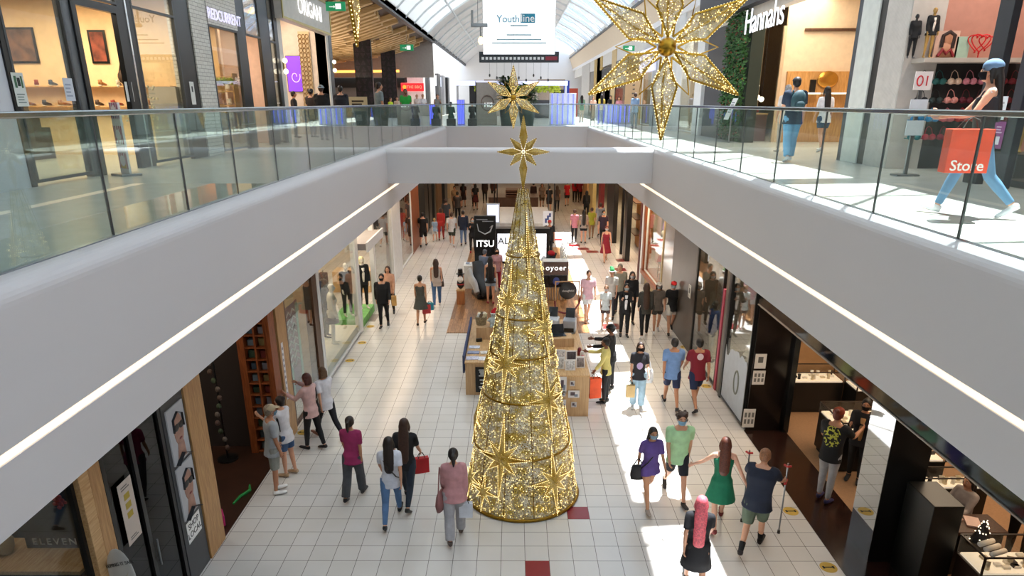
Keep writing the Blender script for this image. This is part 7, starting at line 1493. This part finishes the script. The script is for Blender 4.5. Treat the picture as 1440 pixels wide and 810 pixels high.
# --- jeweller
a = P('person in black tee with yellow splash print, rust headscarf and pale grey jeans', 1157, 704, 48, z0=.01, h=1.80, pose='stand2', sex='m', skin='tan', top=('tee','#141418'), bot=('trousers','#a8a6a8'), hair=('bun','#6a2c18'), hat=('beanie','#8a3418'), shoes='#242250', arms=((20,8,50),(44,10,62)), topmat=graphic('#141418', '#c2c04a', (0,-.13,1.28), .15, (1,.6,.75), 22))
P('shop assistant in black blazer over tan blouse with black mask', 1199, 676, 215, z0=.01, h=1.68, pose='phone', skin='tan', top=('jacket','#17141a','#b98a5a'), bot=('trousers','#17171a'), hair=('bun',BK), shoes='#17171a', mask='#1a1a1c')
person('dark-haired assistant in grey patterned blouse seated at the service desk', (7.2, 9.42), 255, z0=.01, h=1.62, pose='sit', skin='fair', top=('long','#a59a96'), bot=('trousers','#17171a'), hair=('long',BK), shoes='#17171a')
bx('office_stool', 7.0, 7.4, 9.25, 9.6, .01, .40, M_BLK, label='black stool under the seated assistant', cat='stool', bev=.02)
person('person in dark clothes at the far right counter', (7.85, 9.0), 220, z0=.01, h=1.74, pose='stand', skin='fair', top=('long','#1c1414'), bot=('trousers','#141414'), hair=('short','#3a1c14'), shoes='#141414', arms=((40,10,40),(30,10,50)))
person('person in grey top cut off by the right edge of the frame', (6.98, 7.22), 90, z0=.01, h=1.72, pose='stand', sex='m', skin='fair', top=('tee','#77777c'), bot=('trousers','#2a2a30'), hair=('short',BR), shoes='#222222')
# --- upper level right
a = P('person with blue headband, black mask and black vest striding past with an orange bag', 1357, 303, -62, UP, h=1.72, pose='walkR', skin='fair', top=('tank','#1b1b20'), bot=('trousers','#5d86a8'), hair=('long',BK), shoes='#dfe2e6', mask='#121420', hat=('beanie','#5f7c9a'), arms=((26,10,60),(36,8,50)))
bm = B(); tube(bm, [(-.17,.0,1.40),(-.05,.1,1.30),(.1,.12,1.2),(.18,.02,1.08)], [(.05,.03)]*4, 8); link('white_shawl', bm, mat('#d9d4d0', .8), a, smooth=True)
p = onz(1357, 303, UP); bag('paper', 'big orange-red shopping bag with white lettering on the upper walkway', (p.x-.34, p.y-.30, UP+1.10), '#e2451f', .44, .46, .16, R(-6), 'Store', strap=.12)
a = P('person in navy tee, black cap, blue jeans and dark backpack', 1107, 228, 4, UP, h=1.74, pose='walks', sex='m', skin='fair', top=('tee','#1c2c40'), bot=('wide','#5d93b8'), hair=('short',BK), shoes='#b8bcc0', hat=('cap','#1c222c'), fat=1.06)
q = a.location; bag('pack', 'dark teal strapped backpack worn by the person in the black cap', (q.x, q.y-.2, UP+1.50), '#1e4048', .32, .44, .2, strap=0)
P('grey-haired person in white beside the backpack', 1098, 214, 0, UP, h=1.66, pose='stand', skin='fair', top=('tee','#d2ccc8'), bot=('trousers','#b5a89c'), hair=('bob','#8a8a8c'), shoes='#c8b8a8')
P('black-haired person in white tee and denim shorts on the upper walkway', 1152, 214, -4, UP, h=1.62, pose='walks', skin='fair', top=('tee','#d9dbe2'), bot=('shorts','#33506e',.3), hair=('long',BK), shoes='#d0d0d0')
for k, (px, y, f, nm, tc_c, bc) in enumerate(((818, 47, 0, 'green top and pink bag', '#6a8a72', '#b8a89c'), (834, 52, 180, 'peach top', '#c9a08c', '#b8a48c'), (846, 46, 0, 'yellow jacket and dark trousers', '#c0a84a', '#2a4650'), (858, 55, 180, 'black top', '#1c1c22', '#8a8078'), (870, 50, 180, 'pink top', '#c88a9a', '#6a5a6a'), (893, 36, 0, 'blue shirt', '#7c96b8', '#3a4a62'))):
    person(f'far walker in {nm} on the right upper walkway', (at_far(px, y), y), f, z0=UP, h=1.66+.02*(k%4), pose=['walks','walkR','stand'][k%3], skin='fair', top=('tee', tc_c), bot=('trousers', bc), hair=(['long','short'][k%2], [BK,BR][k%2]), vox=.02)
# --- upper level left: food court
def UPp(label, px, y, f, **k): return person(label, (ony(px, 150, y).x, y), f, z0=UP, **k)
for px, y, lb, k in ((413, 26.6, 'person in grey-black top turned sideways at the beauty shop entrance', dict(top=('long','#26262a'), hair=('short',DB), f=70, h=1.62)),
                     (438, 26.8, 'person in dark top with curly hair behind the big one in black', dict(top=('tee','#2c2420'), hair=('curly',BK), f=20, h=1.70)),
                     (453, 24.6, 'large person in black wearing a grey bucket hat, seen from behind', dict(top=('long','#101012'), hair=('short',BR), f=0, hat=('bucket','#8a949a'), fat=1.35, h=1.78)),
                     (480, 25.4, 'large person in dark navy, bare headed, seen from behind', dict(top=('long','#10141f'), hair=('short',BK), f=0, fat=1.3, h=1.78))):
    f = k.pop('f'); UPp(lb, px, y, f, pose='stand', sex='m', skin='tan', bot=('trousers','#1c1c20'), **k)
UPp('standing person in grey tee and tan trousers leaning at the rail before the black columns', 533, 24.2, 60, h=1.86, pose='stand', sex='m', skin='tan', top=('tee','#6f7a7c'), bot=('trousers','#8a7a62'), hair=('short',DB))
UPp('person in bright green polo under the red sign', 571, 32.5, 180, h=1.80, pose='stand', sex='m', skin='brown', top=('tee','#1f9a3c'), bot=('trousers','#2a2a30'), hair=('short',BK), fat=1.1)
UPp('person in white shirt, first of two right of the green polo', 587, 45.5, 190, h=1.70, pose='stand', skin='fair', top=('tee','#e4dcdc'), bot=('trousers','#3a3a44'), hair=('bun','#b08a6a')); UPp('person in white shirt, second of two right of the green polo', 595, 46, 170, h=1.72, pose='stand', skin='fair', top=('tee','#e9e6ea'), bot=('trousers','#3a3a44'), hair=('short','#a08068'))
UPp('person in hi-vis yellow top partly behind the second black column', 549, 41, 120, h=1.5, pose='stand', skin='fair', top=('tee','#c4dc2a'), bot=('trousers','#33363c'), hair=('short',BR))
UPp('small person in beige behind the rail left of the green polo', 559, 42, 170, h=1.55, pose='stand', skin='fair', top=('tee','#c9b5a0'), bot=('trousers','#7a6a5c'), hair=('short',BK))
UPp('person in grey top and pale green long skirt at the rail', 616, 39.9, 178, h=1.66, pose='phone', skin='fair', top=('tee','#8c8c88'), bot=('skirt','#a3ad98',.72), hair=('bun',BR))
UPp('person in dark teal seated low by the void, left one', 634, 39.95, 0, h=1.62, pose='sit', skin='fair', top=('long','#1f4640'), bot=('trousers','#20302c'), hair=('short',BK)); UPp('person in black seated low by the void, right one', 664, 40.1, 0, h=1.66, pose='sit', skin='fair', top=('long','#17191c'), bot=('trousers','#17191c'), hair=('short',BK))
bx('bench_stool', ony(634,150,39.9).x-.25, ony(634,150,39.9).x+.25, 39.7, 40.1, UP, UP+.40, M_DGREY, label='low grey stool under the dark teal sitter', cat='stool', bev=.02); bx('bench_stool', ony(664,150,40).x-.25, ony(664,150,40).x+.25, 39.85, 40.25, UP, UP+.40, M_DGREY, label='low grey stool under the sitter in black', cat='stool', bev=.02)
bpy.data.scenes.remove(WORK)
